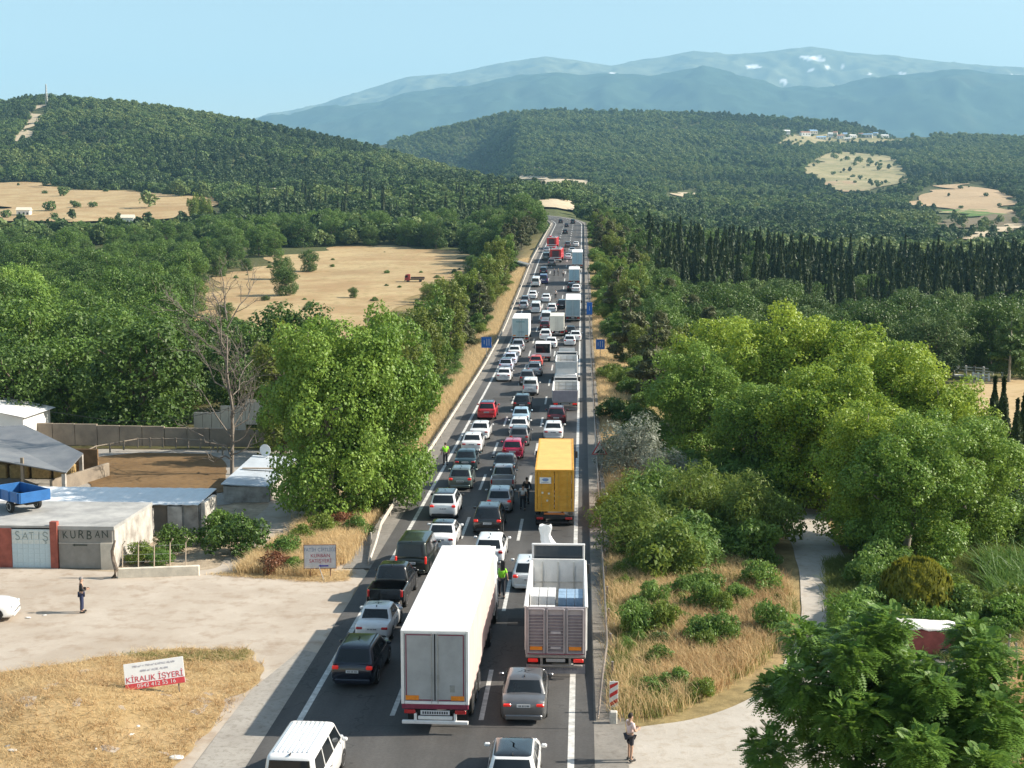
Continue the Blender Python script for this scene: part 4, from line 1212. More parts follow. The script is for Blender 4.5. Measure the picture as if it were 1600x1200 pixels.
blades('green_tufts', grid_pts(1500, [(-20.5, 57.3), (-15.0, 58.3), (-14.6, 56.8), (-18.5, 56.2)], 5, False), .14, .012, GRASSG, 'green tufts along the top of the mound', 6, .9, 4)
RV = [(945, 905), (960, 1120), (975, 1133), (1040, 1120), (1110, 1085), (1190, 1040), (1238, 985), (1240, 930), (1200, 900), (1060, 860), (960, 860)]
blades('tall_dry_grass', grid_pts(9000, RV, 7, True, (2.5, .40)), .75, .012, STRAW, 'tall dry grass on the bank beside the right rail', 8, .35, 7, .18)
blades('russet_dry_grass', grid_pts(5500, [(1080, 930), (1225, 905), (1226, 985), (1180, 1042), (1100, 1090), (1030, 1060)], 9, True), .7, .013, STRAW2, 'russet dry grass along the gravel track', 10, .35, 6, .18)
blades('bank_grass', grid_pts(12000, RV, 11, True, (1.8, .37)), .5, .012, GRASSG, 'green weeds between the dry grass on the right bank', 12, .5, 6, .15)
blades('rail_grass', np.stack([2.0 + np.abs(np.random.default_rng(5).normal(size=5200)) * 1.2, np.random.default_rng(6).uniform(62, 260, 5200)], 1), .55, .015, STRAW, 'dry grass strip behind the right guard rail', 13, .4, 5, .2)
r = np.random.default_rng(15)
yv = 74 + 270 * r.random(13000) ** 1.3
xv = -13.3 - np.abs(r.normal(size=13000)) * 1.9
k = xv > -19
blades('left_verge_grass', np.stack([xv[k], yv[k]], 1), .62, .016, STRAW, 'golden dry grass verge behind the left guard rail', 16, .4, 5, .2)
blades('sign_grass', grid_pts(9000, [(-19.0, 71.6), (-14.5, 71.0), (-13.3, 75), (-13.5, 84), (-17.5, 84)], 17, False, (2.0, .42)), .7, .013, STRAW, 'dry grass around the hand painted sign', 18, .4, 6, .16)
blades('corner_grass', grid_pts(4000, [(-20.5, 71.4), (-14.0, 70.2), (-12.6, 70.5), (-12.8, 72.5), (-17, 72)], 19, False), .14, .012, STRAW, 'flattened straw at the lane mouth', 20, 1.6, 4, .15)
blades('garden_grass', grid_pts(16000, [(1300, 990), (1290, 880), (1400, 860), (1600, 850), (1630, 1000), (1500, 1040)], 21, True), .5, .02, GRASSG, 'green grass in the overgrown garden', 22, .5, 5, .2)
blades('garden_straw', grid_pts(6000, [(1540, 1040), (1640, 990), (1640, 1200), (1540, 1210)], 23, True), .55, .014, STRAW, 'dry grass under the right edge fence', 24, .5, 6, .2)
# maize rows
MZ = leafmat('maize_leaves', (.06, .14, .025), (.16, .26, .06), .35)
r = np.random.default_rng(31); pts = []
for i in range(9):
    a0 = hit(1530 + i * 11, 885); a1 = hit(1575 + i * 14, 975)
    for k in np.arange(0, 1, .035): pts.append((a0[0] + (a1[0] - a0[0]) * k, a0[1] + (a1[1] - a0[1]) * k))
blades('maize', pts, 1.5, .04, MZ, 'bright green maize rows at the right edge of the picture', 32, .55, 9, .16)
# ================================================================== VEHICLES
def wheel_mesh(r, w):
    a = MB(); n = 20; prof = [(-w / 2, r * .62), (-w / 2, r * .93), (-w * .38, r), (w * .38, r), (w / 2, r * .93), (w / 2, r * .62)]
    rings = [[(x, math.cos(2 * PI * k / n) * q, math.sin(2 * PI * k / n) * q) for k in range(n)] for x, q in prof]
    a.loft(rings)
    return a.mesh('tyre', True, R(40))
def rim_mesh(r, w):
    a = MB(); n = 20; e = w / 2
    for s in (-1, 1):
        rings = [[(s * x, math.cos(2 * PI * k / n) * q, math.sin(2 * PI * k / n) * q) for k in range(n)] for x, q in ((e - .05, r * .05), (e - .06, r * .5), (e + .006, r * .56), (e + .006, r * .635), (e - .04, r * .64))]
        a.loft(rings, caps=False)
        for k in range(5):
            t = 2 * PI * k / 5; c, d = math.cos(t), math.sin(t)
            a.add([(s * (e - .01), c * r * .06 - d * .035, d * r * .06 + c * .035), (s * (e - .01), c * r * .06 + d * .035, d * r * .06 - c * .035), (s * (e + .002), c * r * .58 + d * .03, d * r * .58 - c * .03), (s * (e + .002), c * r * .58 - d * .03, d * r * .58 + c * .03)], [(0, 1, 2, 3)])
    return a.mesh('rim', True, R(40))
_WC = {}
def wheel(root, x, y, r, w=.2, rim=None):
    k = (round(r, 3), round(w, 3))
    if k not in _WC: _WC[k] = (wheel_mesh(r, w), rim_mesh(r, w))
    t = link('wheel', _WC[k][0], root, RUBBER, (x, y, r))
    link('rim', _WC[k][1], t, rim or RIM)
    return t

#          L     W     H    belt hood  deck  gc   rear-base rear-roof front-roof front-base wheel
KINDS = {
 'sedan': dict(L=4.55, W=1.80, H=1.46, belt=.93, hood=.86, deck=1.0, gc=.17, yb0=-1.55, yr0=-.98, yr1=.35, yb1=1.15, r=.32, wb=(-1.33, 1.32)),
 'old_sedan': dict(L=4.25, W=1.66, H=1.40, belt=.90, hood=.84, deck=.95, gc=.18, yb0=-1.28, yr0=-.92, yr1=.25, yb1=.85, r=.29, wb=(-1.2, 1.22)),
 'hatch': dict(L=4.2, W=1.78, H=1.50, belt=.95, hood=.88, deck=0, gc=.17, yb0=-1.98, yr0=-1.50, yr1=.25, yb1=1.12, r=.32, wb=(-1.27, 1.27)),
 'suv': dict(L=4.5, W=1.86, H=1.66, belt=1.06, hood=1.0, deck=0, gc=.22, yb0=-2.12, yr0=-1.62, yr1=.35, yb1=1.12, r=.36, wb=(-1.33, 1.33)),
 'van': dict(L=5.0, W=1.94, H=1.92, belt=1.08, hood=1.03, deck=0, gc=.2, yb0=-2.44, yr0=-2.26, yr1=.75, yb1=1.62, r=.34, wb=(-1.6, 1.6)),
 'minibus': dict(L=5.0, W=1.90, H=1.97, belt=1.10, hood=1.02, deck=0, gc=.2, yb0=-2.44, yr0=-2.30, yr1=.95, yb1=1.75, r=.33, wb=(-1.55, 1.55)),
 'panelvan': dict(L=4.3, W=1.82, H=1.85, belt=1.06, hood=.98, deck=0, gc=.19, yb0=-2.1, yr0=-1.98, yr1=.4, yb1=1.2, r=.32, wb=(-1.3, 1.35)),
 'pickup': dict(L=5.3, W=1.88, H=1.80, belt=1.12, hood=1.08, deck=0, gc=.26, yb0=-.72, yr0=-.52, yr1=.72, yb1=1.45, r=.38, wb=(-1.6, 1.6)),
}
def lerp(a, b, t): return a + (b - a) * t
def car_parts(kind):
    K = KINDS[kind]; L, W, H = K['L'], K['W'], K['H']; w = W / 2; gc = K['gc']; belt = K['belt']
    P = {}
    # lower body
    y0, y1 = -L / 2, L / 2
    if kind == 'pickup': st = [(y0 + 1.72, .97, belt)]
    elif K['deck']: st = [(y0, .80, K['deck'] - .22), (y0 + .05, .90, K['deck'] - .09), (y0 + .18, .96, K['deck'] - .02), (K['yb0'] + .05, .99, K['deck'] - .01)]
    else: st = [(y0, .84, belt - .20), (y0 + .05, .92, belt - .07), (y0 + .2, .97, belt)]
    st += [(-.3, 1, belt), (K['yb1'] - .25, 1, belt - .01), (K['yb1'] + .1, .99, lerp(belt, K['hood'], .3)), (y1 - .55, .96, K['hood']), (y1 - .18, .90, K['hood'] - .10), (y1 - .05, .80, K['hood'] - .24), (y1, .70, K['hood'] - .36)]
    rings = []
    for y, k, t in st:
        e = 0.10 if (y < y0 + .1 or y > y1 - .12) else 0
        b = gc + e; q = w * k
        half = [(0, b), (q * .82, b), (q * .96, b + .07), (q, b + .2), (q, lerp(b, t, .62)), (q * .985, t - .13), (q * .93, t - .03), (q * .62, t + .012), (0, t + .03)]
        rings.append([(x, y, z) for x, z in half] + [(-x, y, z) for x, z in half[-2:0:-1]])
    P['body'] = MB().loft(rings).mesh('body', True, R(42))
    # cabin
    ts = [(-.04, 0), (0, 0), (.3, .28), (.62, .6), (.86, .87), (.95, .97), (1.0, 1.04)]
    rc = .15
    def wc(t): return lerp(w * .93, w * (.80 if kind in ('van', 'minibus', 'panelvan') else .73), max(t, 0)) - max(0, t - .9) * .5
    def yrr(t): return lerp(K['yb0'], K['yr0'], max(t, 0) ** .85) + max(0, t - .9) * .9
    def yff(t): return lerp(K['yb1'], K['yr1'], max(t, 0) ** .9) - max(0, t - .9) * .9
    def zz(t): return belt + (H - belt) * t - max(0, t - .9) * .12
    def ring(t, sc=1.0, dz=0):
        a, b, c = wc(t) * sc, yrr(t), yff(t)
        m = (b + c) / 2; b = m + (b - m) * sc; c = m + (c - m) * sc
        o = []
        for (cx, cy, a0) in ((a - rc, c - rc, 0), (-a + rc, c - rc, 90), (-a + rc, b + rc, 180), (a - rc, b + rc, 270)):
            for k in range(4):
                q = R(a0 + 30 * k); o.append((cx + rc * math.cos(q), cy + rc * math.sin(q), zz(t) + dz))
        return o
    rings = [ring(t) for t in (-.05, 0, .3, .6, .84, .93, 1.0)] + [ring(1.0, .9, .022), ring(1.0, .6, .04), ring(1.0, .2, .045)]
    P['cabin'] = MB().loft(rings).mesh('cabin', True, R(38))
    rr = [ring(.955, 1.006, .004), ring(1.0, 1.005, .008), ring(1.0, .9, .03), ring(1.0, .6, .048), ring(1.0, .2, .053)]
    P['roof'] = MB().loft(rr).mesh('roof', True, R(38))
    OFF = .012
    def pane(fn, us, t0, t1, nt=3):
        a = MB(); V = []; F = []; nu = len(us)
        for j in range(nt + 1):
            t = lerp(t0, t1, j / nt)
            for u in us: V.append(fn(u, t))
        for j in range(nt):
            for i in range(nu - 1): F.append((j * nu + i, j * nu + i + 1, (j + 1) * nu + i + 1, (j + 1) * nu + i))
        return a.add(V, F)
    rearf = lambda u, t: (u * (wc(t) - rc * .55), yrr(t) - OFF + (.045 if abs(u) > .99 else 0), zz(t))
    frontf = lambda u, t: (u * (wc(t) - rc * .55), yff(t) + OFF - (.045 if abs(u) > .99 else 0), zz(t))
    us = (-1, -.9, -.4, 0, .4, .9, 1)
    tr0 = .34 if kind == 'panelvan' else .08
    P['rear_window'] = pane(rearf, us, tr0, .84).mesh('rear_window', True, R(60))
    P['windscreen'] = pane(frontf, us, .05, .86).mesh('windscreen', True, R(60))
    def sidef(s, f0, f1):
        return lambda u, t: (s * (wc(t) + OFF * .7), lerp(yrr(t) + .2, yff(t) - .22, lerp(f0, f1, u)), zz(t))
    spl = {'van': [(0, .3), (.33, .66), (.7, 1)], 'minibus': [(0, .32), (.35, .67), (.71, 1)], 'panelvan': [(.66, 1)], 'pickup': [(0, .42), (.47, 1)], 'suv': [(0, .2), (.24, .57), (.61, 1)]}.get(kind, [(.02, .46), (.51, 1)])
    P['side_windows'] = [(s, pane(sidef(s, a, b), (0, .5, 1), .07, .82).mesh('side_window', True, R(60))) for s in (-1, 1) for a, b in spl]
    # lamps, bumpers, plate
    ry = y0
    if K['deck']: lz, ls, lx = K['deck'] - .22, (.30, .12, .12), w * .70
    elif kind in ('van', 'minibus', 'panelvan'): lz, ls, lx = belt - .12, (.11, .12, .42), w * .84
    elif kind == 'pickup': lz, ls, lx = belt - .18, (.12, .10, .36), w * .88
    else: lz, ls, lx = belt - .12, (.26, .14, .15), w * .76
    P['tail'] = MB().box((0, 0, 0), ls, .03).mesh('tail_light')
    P['tailpos'] = [(s * lx, ry + .035, lz) for s in (-1, 1)]
    P['head'] = MB().box((0, 0, 0), (.34, .14, .15), .04).mesh('headlight')
    P['headpos'] = [(s * w * .62, y1 - .10, K['hood'] - .2) for s in (-1, 1)]
    P['bumper'] = [MB().box((0, ry + .03, gc + .14), (W * .80, .14, .22), .05).mesh('rear_bumper'), MB().box((0, y1 - .07, gc + .14), (W * .66, .16, .24), .05).mesh('front_bumper')]
    pz = {'sedan': K['deck'] - .24, 'old_sedan': K['deck'] - .26}.get(kind, belt - .28 if kind != 'pickup' else .55)
    P['plate'] = MB().box((0, ry - .012, pz), (.52, .02, .115)).mesh('number_plate')
    a = MB()
    for i, x in enumerate((-.17, -.115, -.035, .02, .095, .15, .2)): a.box((x, ry - .0235, pz), (.032, .003, .062))
    P['plate_ink'] = a.mesh('plate_mark')
    P['mirror'] = [MB().box((s * (w + .10), K['yb1'] - .45, belt + .08), (.2, .12, .14), .04).mesh('mirror') for s in (-1, 1)]
    P['arches'] = []
    for s in (-1, 1):
        for y in K['wb']:
            n = 16
            P['arches'].append(MB().add([(s * (w + .004), y + math.cos(PI * k / n) * K['r'] * 1.17, K['r'] + math.sin(PI * k / n) * K['r'] * 1.17) for k in range(n + 1)] + [(s * (w + .004), y, gc + .02)], [tuple(range(n + 2))]).mesh('wheel_arch', fix=False))
    a = MB()
    for s in (-1, 1):
        for f in (.03, .5, .97):
            yy = lerp(K['yb0'] + .5, K['yb1'] - .25, f)
            a.box((s * (w + .001), yy, (gc + belt) / 2 + .03), (.008, .012, belt - gc - .26))
        a.box((s * (w + .008), lerp(K['yb0'] + .5, K['yb1'] - .2, .42), belt - .18), (.02, .16, .03), .006)
    P['seams'] = a.mesh('door_seam')
    if kind in ('suv',):
        P['rails'] = [MB().tube([(s * w * .66, K['yr0'] + .1, H + .0), (s * w * .66, K['yr0'] + .25, H + .05), (s * w * .66, K['yr1'] - .25, H + .05), (s * w * .66, K['yr1'] - .1, H)], .018, 6).mesh('roof_rail') for s in (-1, 1)]
    else:
        P['rails'] = [MB().box((0, K['yr0'] + .12, H + .02), (.04, .16, .07), .015).mesh('aerial')]
    if kind == 'pickup':
        a = MB(); z0, z1, ya, yb = .62, belt, y0 + .06, y0 + 1.74
        a.box((0, (ya + yb) / 2, z0), (W * .92, yb - ya, .06))
        for s in (-1, 1): a.box((s * w * .945, (ya + yb) / 2, (gc + .2 + z1) / 2), (.10, yb - ya, z1 - gc - .2), .03)
        P['bed'] = a.mesh('bed')
        P['tailgate'] = MB().box((0, y0 + .05, (z0 + z1) / 2), (W * .84, .09, z1 - z0 + .05), .025).mesh('tailgate')
    if kind == 'minibus':
        a = MB()
        for i in range(8): a.box((lerp(-w * .58, w * .58, i / 7), (K['yr0'] + K['yr1']) / 2, H + .032), (.07, K['yr1'] - K['yr0'] - .5, .03), .012)
        P['ribs'] = a.mesh('roof_rib')
    return P
_CP = {}
def car(kind, pt, loc, label, rz=0.0, roof=None, brake=False, cat='car', group=None, cladding=False, name=None, rx=0.0, lite=False, s=1.0):
    if kind not in _CP: _CP[kind] = car_parts(kind)
    P = _CP[kind]; K = KINDS[kind]
    root = empty(name or {'suv': 'suv', 'van': 'van', 'minibus': 'minibus', 'panelvan': 'panel_van', 'pickup': 'pickup_truck', 'hatch': 'hatchback', 'sedan': 'sedan', 'old_sedan': 'sedan'}[kind], loc, rz, label, cat, group, rx)
    root.scale = (s, s, s)
    body = link('body', P['body'], root, pt)
    link('cabin', P['cabin'], root, pt)
    if roof is not None: link('roof', P['roof'], root, roof)
    link('rear_window', P['rear_window'], root, GLASS); link('windscreen', P['windscreen'], root, GLASS)
    for sd, me in P['side_windows']: link('side_window', me, root, GLASS)
    for q in P['tailpos']: link('tail_light', P['tail'], root, BRAKE if brake else TAILRED, q)
    for nm, me in zip(('rear_bumper', 'front_bumper'), P['bumper']): link(nm, me, body, BLACK if cladding or kind in ('old_sedan', 'minibus', 'panelvan') else pt)
    pl = link('number_plate', P['plate'], root, PLATE)
    if not lite:
        link('plate_mark', P['plate_ink'], pl, INK)
        link('door_seam', P['seams'], body, BLACK)
        for me in P['arches']: link('wheel_arch', me, body, BLACK)
        for q in P['headpos']: link('headlight', P['head'], root, HEADL, q)
    for me in P['mirror']: link('mirror', me, root, BLACK if cladding else pt)
    for me in P['rails']: link('roof_rail' if kind == 'suv' else 'aerial', me, root, BLACK)
    for sx in (-1, 1):
        for y in K['wb']: wheel(root, sx * (K['W'] / 2 - .10), y, K['r'], .21)
    if kind == 'pickup':
        link('bed', P['bed'], root, pt); link('tailgate', P['tailgate'], root, pt)
    if kind == 'minibus': link('roof_rib', P['ribs'], root, pt)
    return root
def rpos(px, py):
    """a spot on the carriageway"""
    p = hit(px, py, True)
    y = p[1]
    return p, math.atan2(float(zr(y + 3) - zr(y)), 3)
_jr = random.Random(4)
def place(kind, px, py, pt, label, **kw):
    p, sl = rpos(px, py)
    L = KINDS[kind]['L'] * kw.get('s', 1.0)
    return car(kind, pt, (p[0], p[1] + L / 2 * math.cos(sl), p[2] + .02 + L / 2 * math.sin(sl)), label, rz=kw.pop('rz', _jr.uniform(-.02, .02)), rx=sl, **kw)
WHITE = paint('white', (.74, .74, .74), 0, .35)
PEARL = paint('pearl_white', (.66, .68, .70), .05, .35)
SILVER = paint('silver', (.42, .43, .45), .6, .35)
GREY = paint('grey', (.16, .16, .165), .55, .35)
NAVY = paint('navy_black', (.012, .015, .028), .3, .25)
BLK = paint('black', (.012, .012, .013), .2, .25)
VANBLK = paint('green_black', (.018, .023, .018), .3, .3)
TEAL = paint('dark_teal', (.035, .065, .075), .5, .3)
SAGE = paint('sage_grey', (.16, .20, .19), .55, .35)
RED = paint('red', (.52, .025, .035), .1, .3)
CRIM = paint('crimson', (.45, .015, .06), .2, .3)
CORAL = paint('coral_red', (.62, .10, .08), .1, .3)
SKYB = paint('pale_blue', (.40, .55, .66), .3, .35)
MAROON = paint('maroon', (.10, .012, .018), .3, .3)
LILAC = paint('bluish_white', (.58, .62, .74), .1, .35)
DBLUE = paint('dark_blue', (.03, .035, .13), .3, .3)

# ---- nearest vehicles
p = at(455, 1278); car('minibus', WHITE, (p[0], p[1] + 2.5, .02), 'white minibus with a ribbed roof cut off by the bottom edge', rz=-.03, cat='minibus')
p = at(799, 1262); car('hatch', WHITE, (p[0], p[1] + 2.1, .02), 'white hatchback with a black roof cut off by the bottom edge', roof=BLK, rz=.0)
place('suv', 553, 1079, NAVY, 'navy black suv with red tail lights just ahead of the ribbed minibus', brake=True, rz=-.03)
place('old_sedan', 583, 1007, PEARL, 'older boxy white sedan between the navy suv and the black pickup', rz=-.03)
place('pickup', 604, 957, BLK, 'black pickup truck with an open load bed', cat='pickup', rz=-.03)
place('van', 644, 903, VANBLK, 'black green passenger van behind the white sedan with dark roof', cat='van', rz=-.03, brake=True)
place('sedan', 688, 864, WHITE, 'white sedan with a black roof ahead of the black green van', roof=BLK, rz=-.01)
place('suv', 692, 814, PEARL, 'white crossover with a black roof and black tail end in the left lane', roof=BLK, brake=True, cladding=True)
place('hatch', 718, 767, SAGE, 'sage grey hatchback with lit brake lights in the left lane', brake=True)
place('sedan', 726, 738, TEAL, 'dark teal sedan stopped beside the officer at the left rail')
place('sedan', 736, 709, WHITE, 'white sedan directly ahead of the dark teal one')
place('sedan', 749, 689, WHITE, 'white sedan second ahead of the dark teal one')
place('suv', 760, 657, RED, 'red suv with a dark roof alone in the left lane', roof=NAVY)
place('sedan', 817, 1134, GREY, 'grey sedan behind the grey tipper lorry', brake=True, rz=.01)
place('hatch', 764, 886, WHITE, 'white hatchback just ahead of the big white semi trailer')
place('hatch', 826, 926, PEARL, 'white hatchback squeezed beside the grey tipper lorry', brake=True)
place('suv', 762, 838, BLK, 'black suv with lit brake lights in the middle lane', brake=True)
place('hatch', 779, 803, SILVER, 'silver hatchback ahead of the black middle lane suv', brake=True)
place('pickup', 784, 772, SILVER, 'silver pickup ahead of the silver hatchback', cat='pickup', s=.92)
place('sedan', 787, 746, BLK, 'black sedan beside the front of the yellow container')
place('hatch', 800, 719, CRIM, 'crimson hatchback ahead of the black sedan')
place('suv', 811, 699, GREY, 'grey suv ahead of the crimson hatchback', s=.95)
place('sedan', 810, 682, WHITE, 'white sedan between the grey suv and the pale blue one')
place('sedan', 813, 664, SKYB, 'pale blue sedan behind the black suv with roof rails', s=.97)
place('suv', 815, 645, BLK, 'black suv behind the little white panel van')
place('panelvan', 828, 619, WHITE, 'small white panel van with a closed back in the middle lane', cat='van')
place('suv', 823, 603, GREY, 'grey suv half hidden by the small white panel van')
place('suv', 835, 589, SILVER, 'silver and black suv behind the coral red car', roof=BLK)
place('hatch', 837, 575, CORAL, 'coral red hatchback in the middle lane')
place('sedan', 864, 689, WHITE, 'white sedan just ahead of the yellow container lorry')
place('suv', 869, 666, MAROON, 'dark maroon suv behind the empty white tipper lorry')
place('sedan', 787, 597, WHITE, 'white sedan last of the tight left lane queue')
place('suv', 790, 582, LILAC, 'bluish white suv second from the end of the left lane queue', roof=NAVY)
place('sedan', 797, 571, LILAC, 'bluish white sedan third from the end of the left lane queue')
place('sedan', 803, 559, WHITE, 'white sedan fourth from the end of the left lane queue')
place('suv', 809, 550, SILVER, 'silver suv directly behind the white box lorry in the left lane')
# ---- farther up the queue
FARV = [('suv', 852, 533, PEARL, 'pale suv beside the cream box lorry', {}), ('sedan', 861, 545, WHITE, 'white sedan ahead of the dark backed van', {}), ('hatch', 851, 517, MAROON, 'maroon hatchback left of the cream box lorry', {}),
        ('van', 853, 506, WHITE, 'white van left of the cream box lorry', {'cat': 'van'}), ('hatch', 891, 526, BLK, 'black hatchback right of the cream box lorry', {}), ('sedan', 899, 534, WHITE, 'white sedan at the right line behind the large box lorry', {}), ('hatch', 890, 541, PEARL, 'pearl white hatchback ahead of the tarped tipper', {}),
        ('van', 837, 490, WHITE, 'white van ahead of the left lane box lorry', {'cat': 'van'}), ('hatch', 862, 489, WHITE, 'white hatchback with dark tail ahead of the white van', {'roof': None}), ('suv', 878, 484, BLK, 'black suv left of the large box lorry', {}), ('sedan', 853, 473, WHITE, 'white sedan at the edge of the open gap', {}),
        ('sedan', 832, 468, WHITE, 'white sedan at the left rail before the open gap', {}), ('hatch', 820, 476, GREY, 'grey hatchback close to the left rail', {}), ('hatch', 818, 484, SILVER, 'silver hatchback close to the left rail', {}), ('minibus', 837, 449, WHITE, 'white minibus halted beside the dark blue van', {'cat': 'minibus'}), ('van', 849, 444, DBLUE, 'dark blue van halted beside the white minibus', {'cat': 'van'}),
        ('sedan', 900, 457, WHITE, 'white sedan ahead of the large box lorry', {}), ('suv', 893, 456, BLK, 'black suv ahead of the large box lorry', {}), ('suv', 849, 430, NAVY, 'navy suv just above the white minibus', {}), ('suv', 862, 416, GREY, 'grey suv behind the fire engines', {}), ('van', 853, 407, SAGE, 'grey green van left of the fire engines', {'cat': 'van'}),
        ('sedan', 854, 395, SILVER, 'silver sedan left of the farther fire engine', {}), ('sedan', 888, 406, PEARL, 'pearl sedan right of the fire engines', {}), ('sedan', 894, 396, WHITE, 'white sedan ahead of the farthest box lorry', {}), ('suv', 887, 387, GREY, 'grey suv beyond the fire engines', {}), ('sedan', 900, 386, WHITE, 'white sedan beyond the fire engines', {}),
        ('suv', 883, 366, BLK, 'black suv driving away alone up the hill', {}), ('sedan', 885, 355, NAVY, 'navy sedan driving away near the bend', {}), ('suv', 876, 349, BLK, 'black car farthest but one at the bend', {}), ('van', 895, 350, NAVY, 'dark van in the shade at the bend', {'cat': 'van'})]
for kd, x, y, pt, lab, kw in FARV: place(kd, x, y, pt, lab, lite=True, **kw)

# ================================================================== LORRIES
def mtext(name, body, size, material, parent, loc, rot, sx=1.0):
    cu = bpy.data.curves.new(name, 'FONT')
    cu.body = body; cu.size = size; cu.align_x = 'CENTER'; cu.align_y = 'CENTER'; cu.extrude = .002; cu.resolution_u = 3
    cu.materials.append(material)
    o = bpy.data.objects.new(name, cu); TMP.collection.objects.link(o)
    me = evaluated(o)
    bpy.data.objects.remove(o); bpy.data.curves.remove(cu)
    me.name = name
    q = link(name, me, parent, None, loc, rot); q.scale = (sx, 1, 1)
    return q
def tubebar(a, p, q, r=.02, n=6): a.tube([p, q], r, n)
def lorry_wheels(root, ys, tw, dual=True, r=.5):
    for y in ys:
        for s in (-1, 1): wheel(root, s * (tw / 2 - (.28 if dual else .17)), y, r, .5 if dual else .3)
def cab(root, y, W, H, paintm, z0=.55, L=2.1, defl=True):
    """forward-control cab; y is its rear face"""
    a = MB()
    w = W / 2
    rings = []
    for (yy, k, zt) in ((y, .97, H - .03), (y + .08, 1, H), (y + L * .55, 1, H), (y + L * .88, .985, H - .18), (y + L, .95, H - .75), (y + L + .06, .93, z0 + .9), (y + L + .02, .92, z0)):
        q = w * k
        rings.append([(-q, yy, z0), (q, yy, z0), (q, yy, zt - .12), (q - .1, yy, zt), (-q + .1, yy, zt), (-q, yy, zt - .12)])
    a.loft(rings)
    c = link('cab', a.mesh('cab', True, R(35)), root, paintm)
    g = MB().add([(-w * .86, y + L + .012, H - .85), (w * .86, y + L + .012, H - .85), (w * .84, y + L * .9 + .03, H - .24), (-w * .84, y + L * .9 + .03, H - .24)], [(0, 1, 2, 3)])
    link('windscreen', g.mesh('windscreen', fix=False), root, GLASS)
    for s in (-1, 1):
        link('side_window', MB().add([(s * (w + .008), y + L * .45, H - 1.0), (s * (w + .008), y + L * .92, H - 1.05), (s * (w + .006), y + L * .84, H - .4), (s * (w + .008), y + L * .45, H - .35)], [(0, 1, 2, 3)]).mesh('side_window', fix=False), root, GLASS)
        link('mirror', MB().box((s * (w + .22), y + L * .98, H - .75), (.22, .12, .5), .03).box((s * (w + .1), y + L * .98, H - .5), (.2, .04, .04)).mesh('mirror'), root, BLACK)
        link('headlight', MB().box((s * w * .7, y + L + .03, z0 + .3), (.4, .1, .2), .03).mesh('headlight'), root, HEADL)
    link('bumper', MB().box((0, y + L + .0, z0 + .02), (W, .3, .4), .06).mesh('bumper'), root, BLACK)
    if defl:
        d = MB(); rings = []
        for yy, zz, k in ((y + .1, .62, .86), (y + .8, .52, .82), (y + 1.35, .22, .76), (y + 1.5, .05, .7)):
            q = w * k; rings.append([(-q, yy, H - .02), (q, yy, H - .02), (q * .93, yy, H + zz), (-q * .93, yy, H + zz)])
        d.loft(rings); link('wind_deflector', d.mesh('wind_deflector', True, R(30)), root, paintm)
    return c
def chassis(root, y0, y1, W=.9, z=.85):
    a = MB()
    for s in (-1, 1): a.box((s * W / 2, (y0 + y1) / 2, z), (.12, y1 - y0, .26))
    for y in np.arange(y0 + .3, y1, 1.6): a.box((0, y, z), (W, .12, .14))
    link('chassis', a.mesh('chassis'), root, DARKSTEEL)
def rear_lamps(root, W, y=0, z=.78, on=False):
    for s in (-1, 1): link('tail_light', MB().box((s * (W / 2 - .32), y - .02, z), (.42, .08, .15), .02).mesh('tail_light'), root, BRAKE if on else TAILRED)
def lorry_root(name, px, py, label, rz=0.0, cat='lorry'):
    p, sl = rpos(px, py)
    return empty(name, (p[0], p[1], p[2] + .02), rz, label, cat, None, sl)
LWHITE = mat('lorry_white', (.76, .75, .74), .5, 0, .08, 1.5, 0, 30, .4)
LGREY = mat('dull_grey_door', (.36, .375, .39), .5, .2, .13, 1.2, .05, 20)
MAROONT = mat('maroon_tape', (.20, .03, .06), .5, 0, .15, 8)

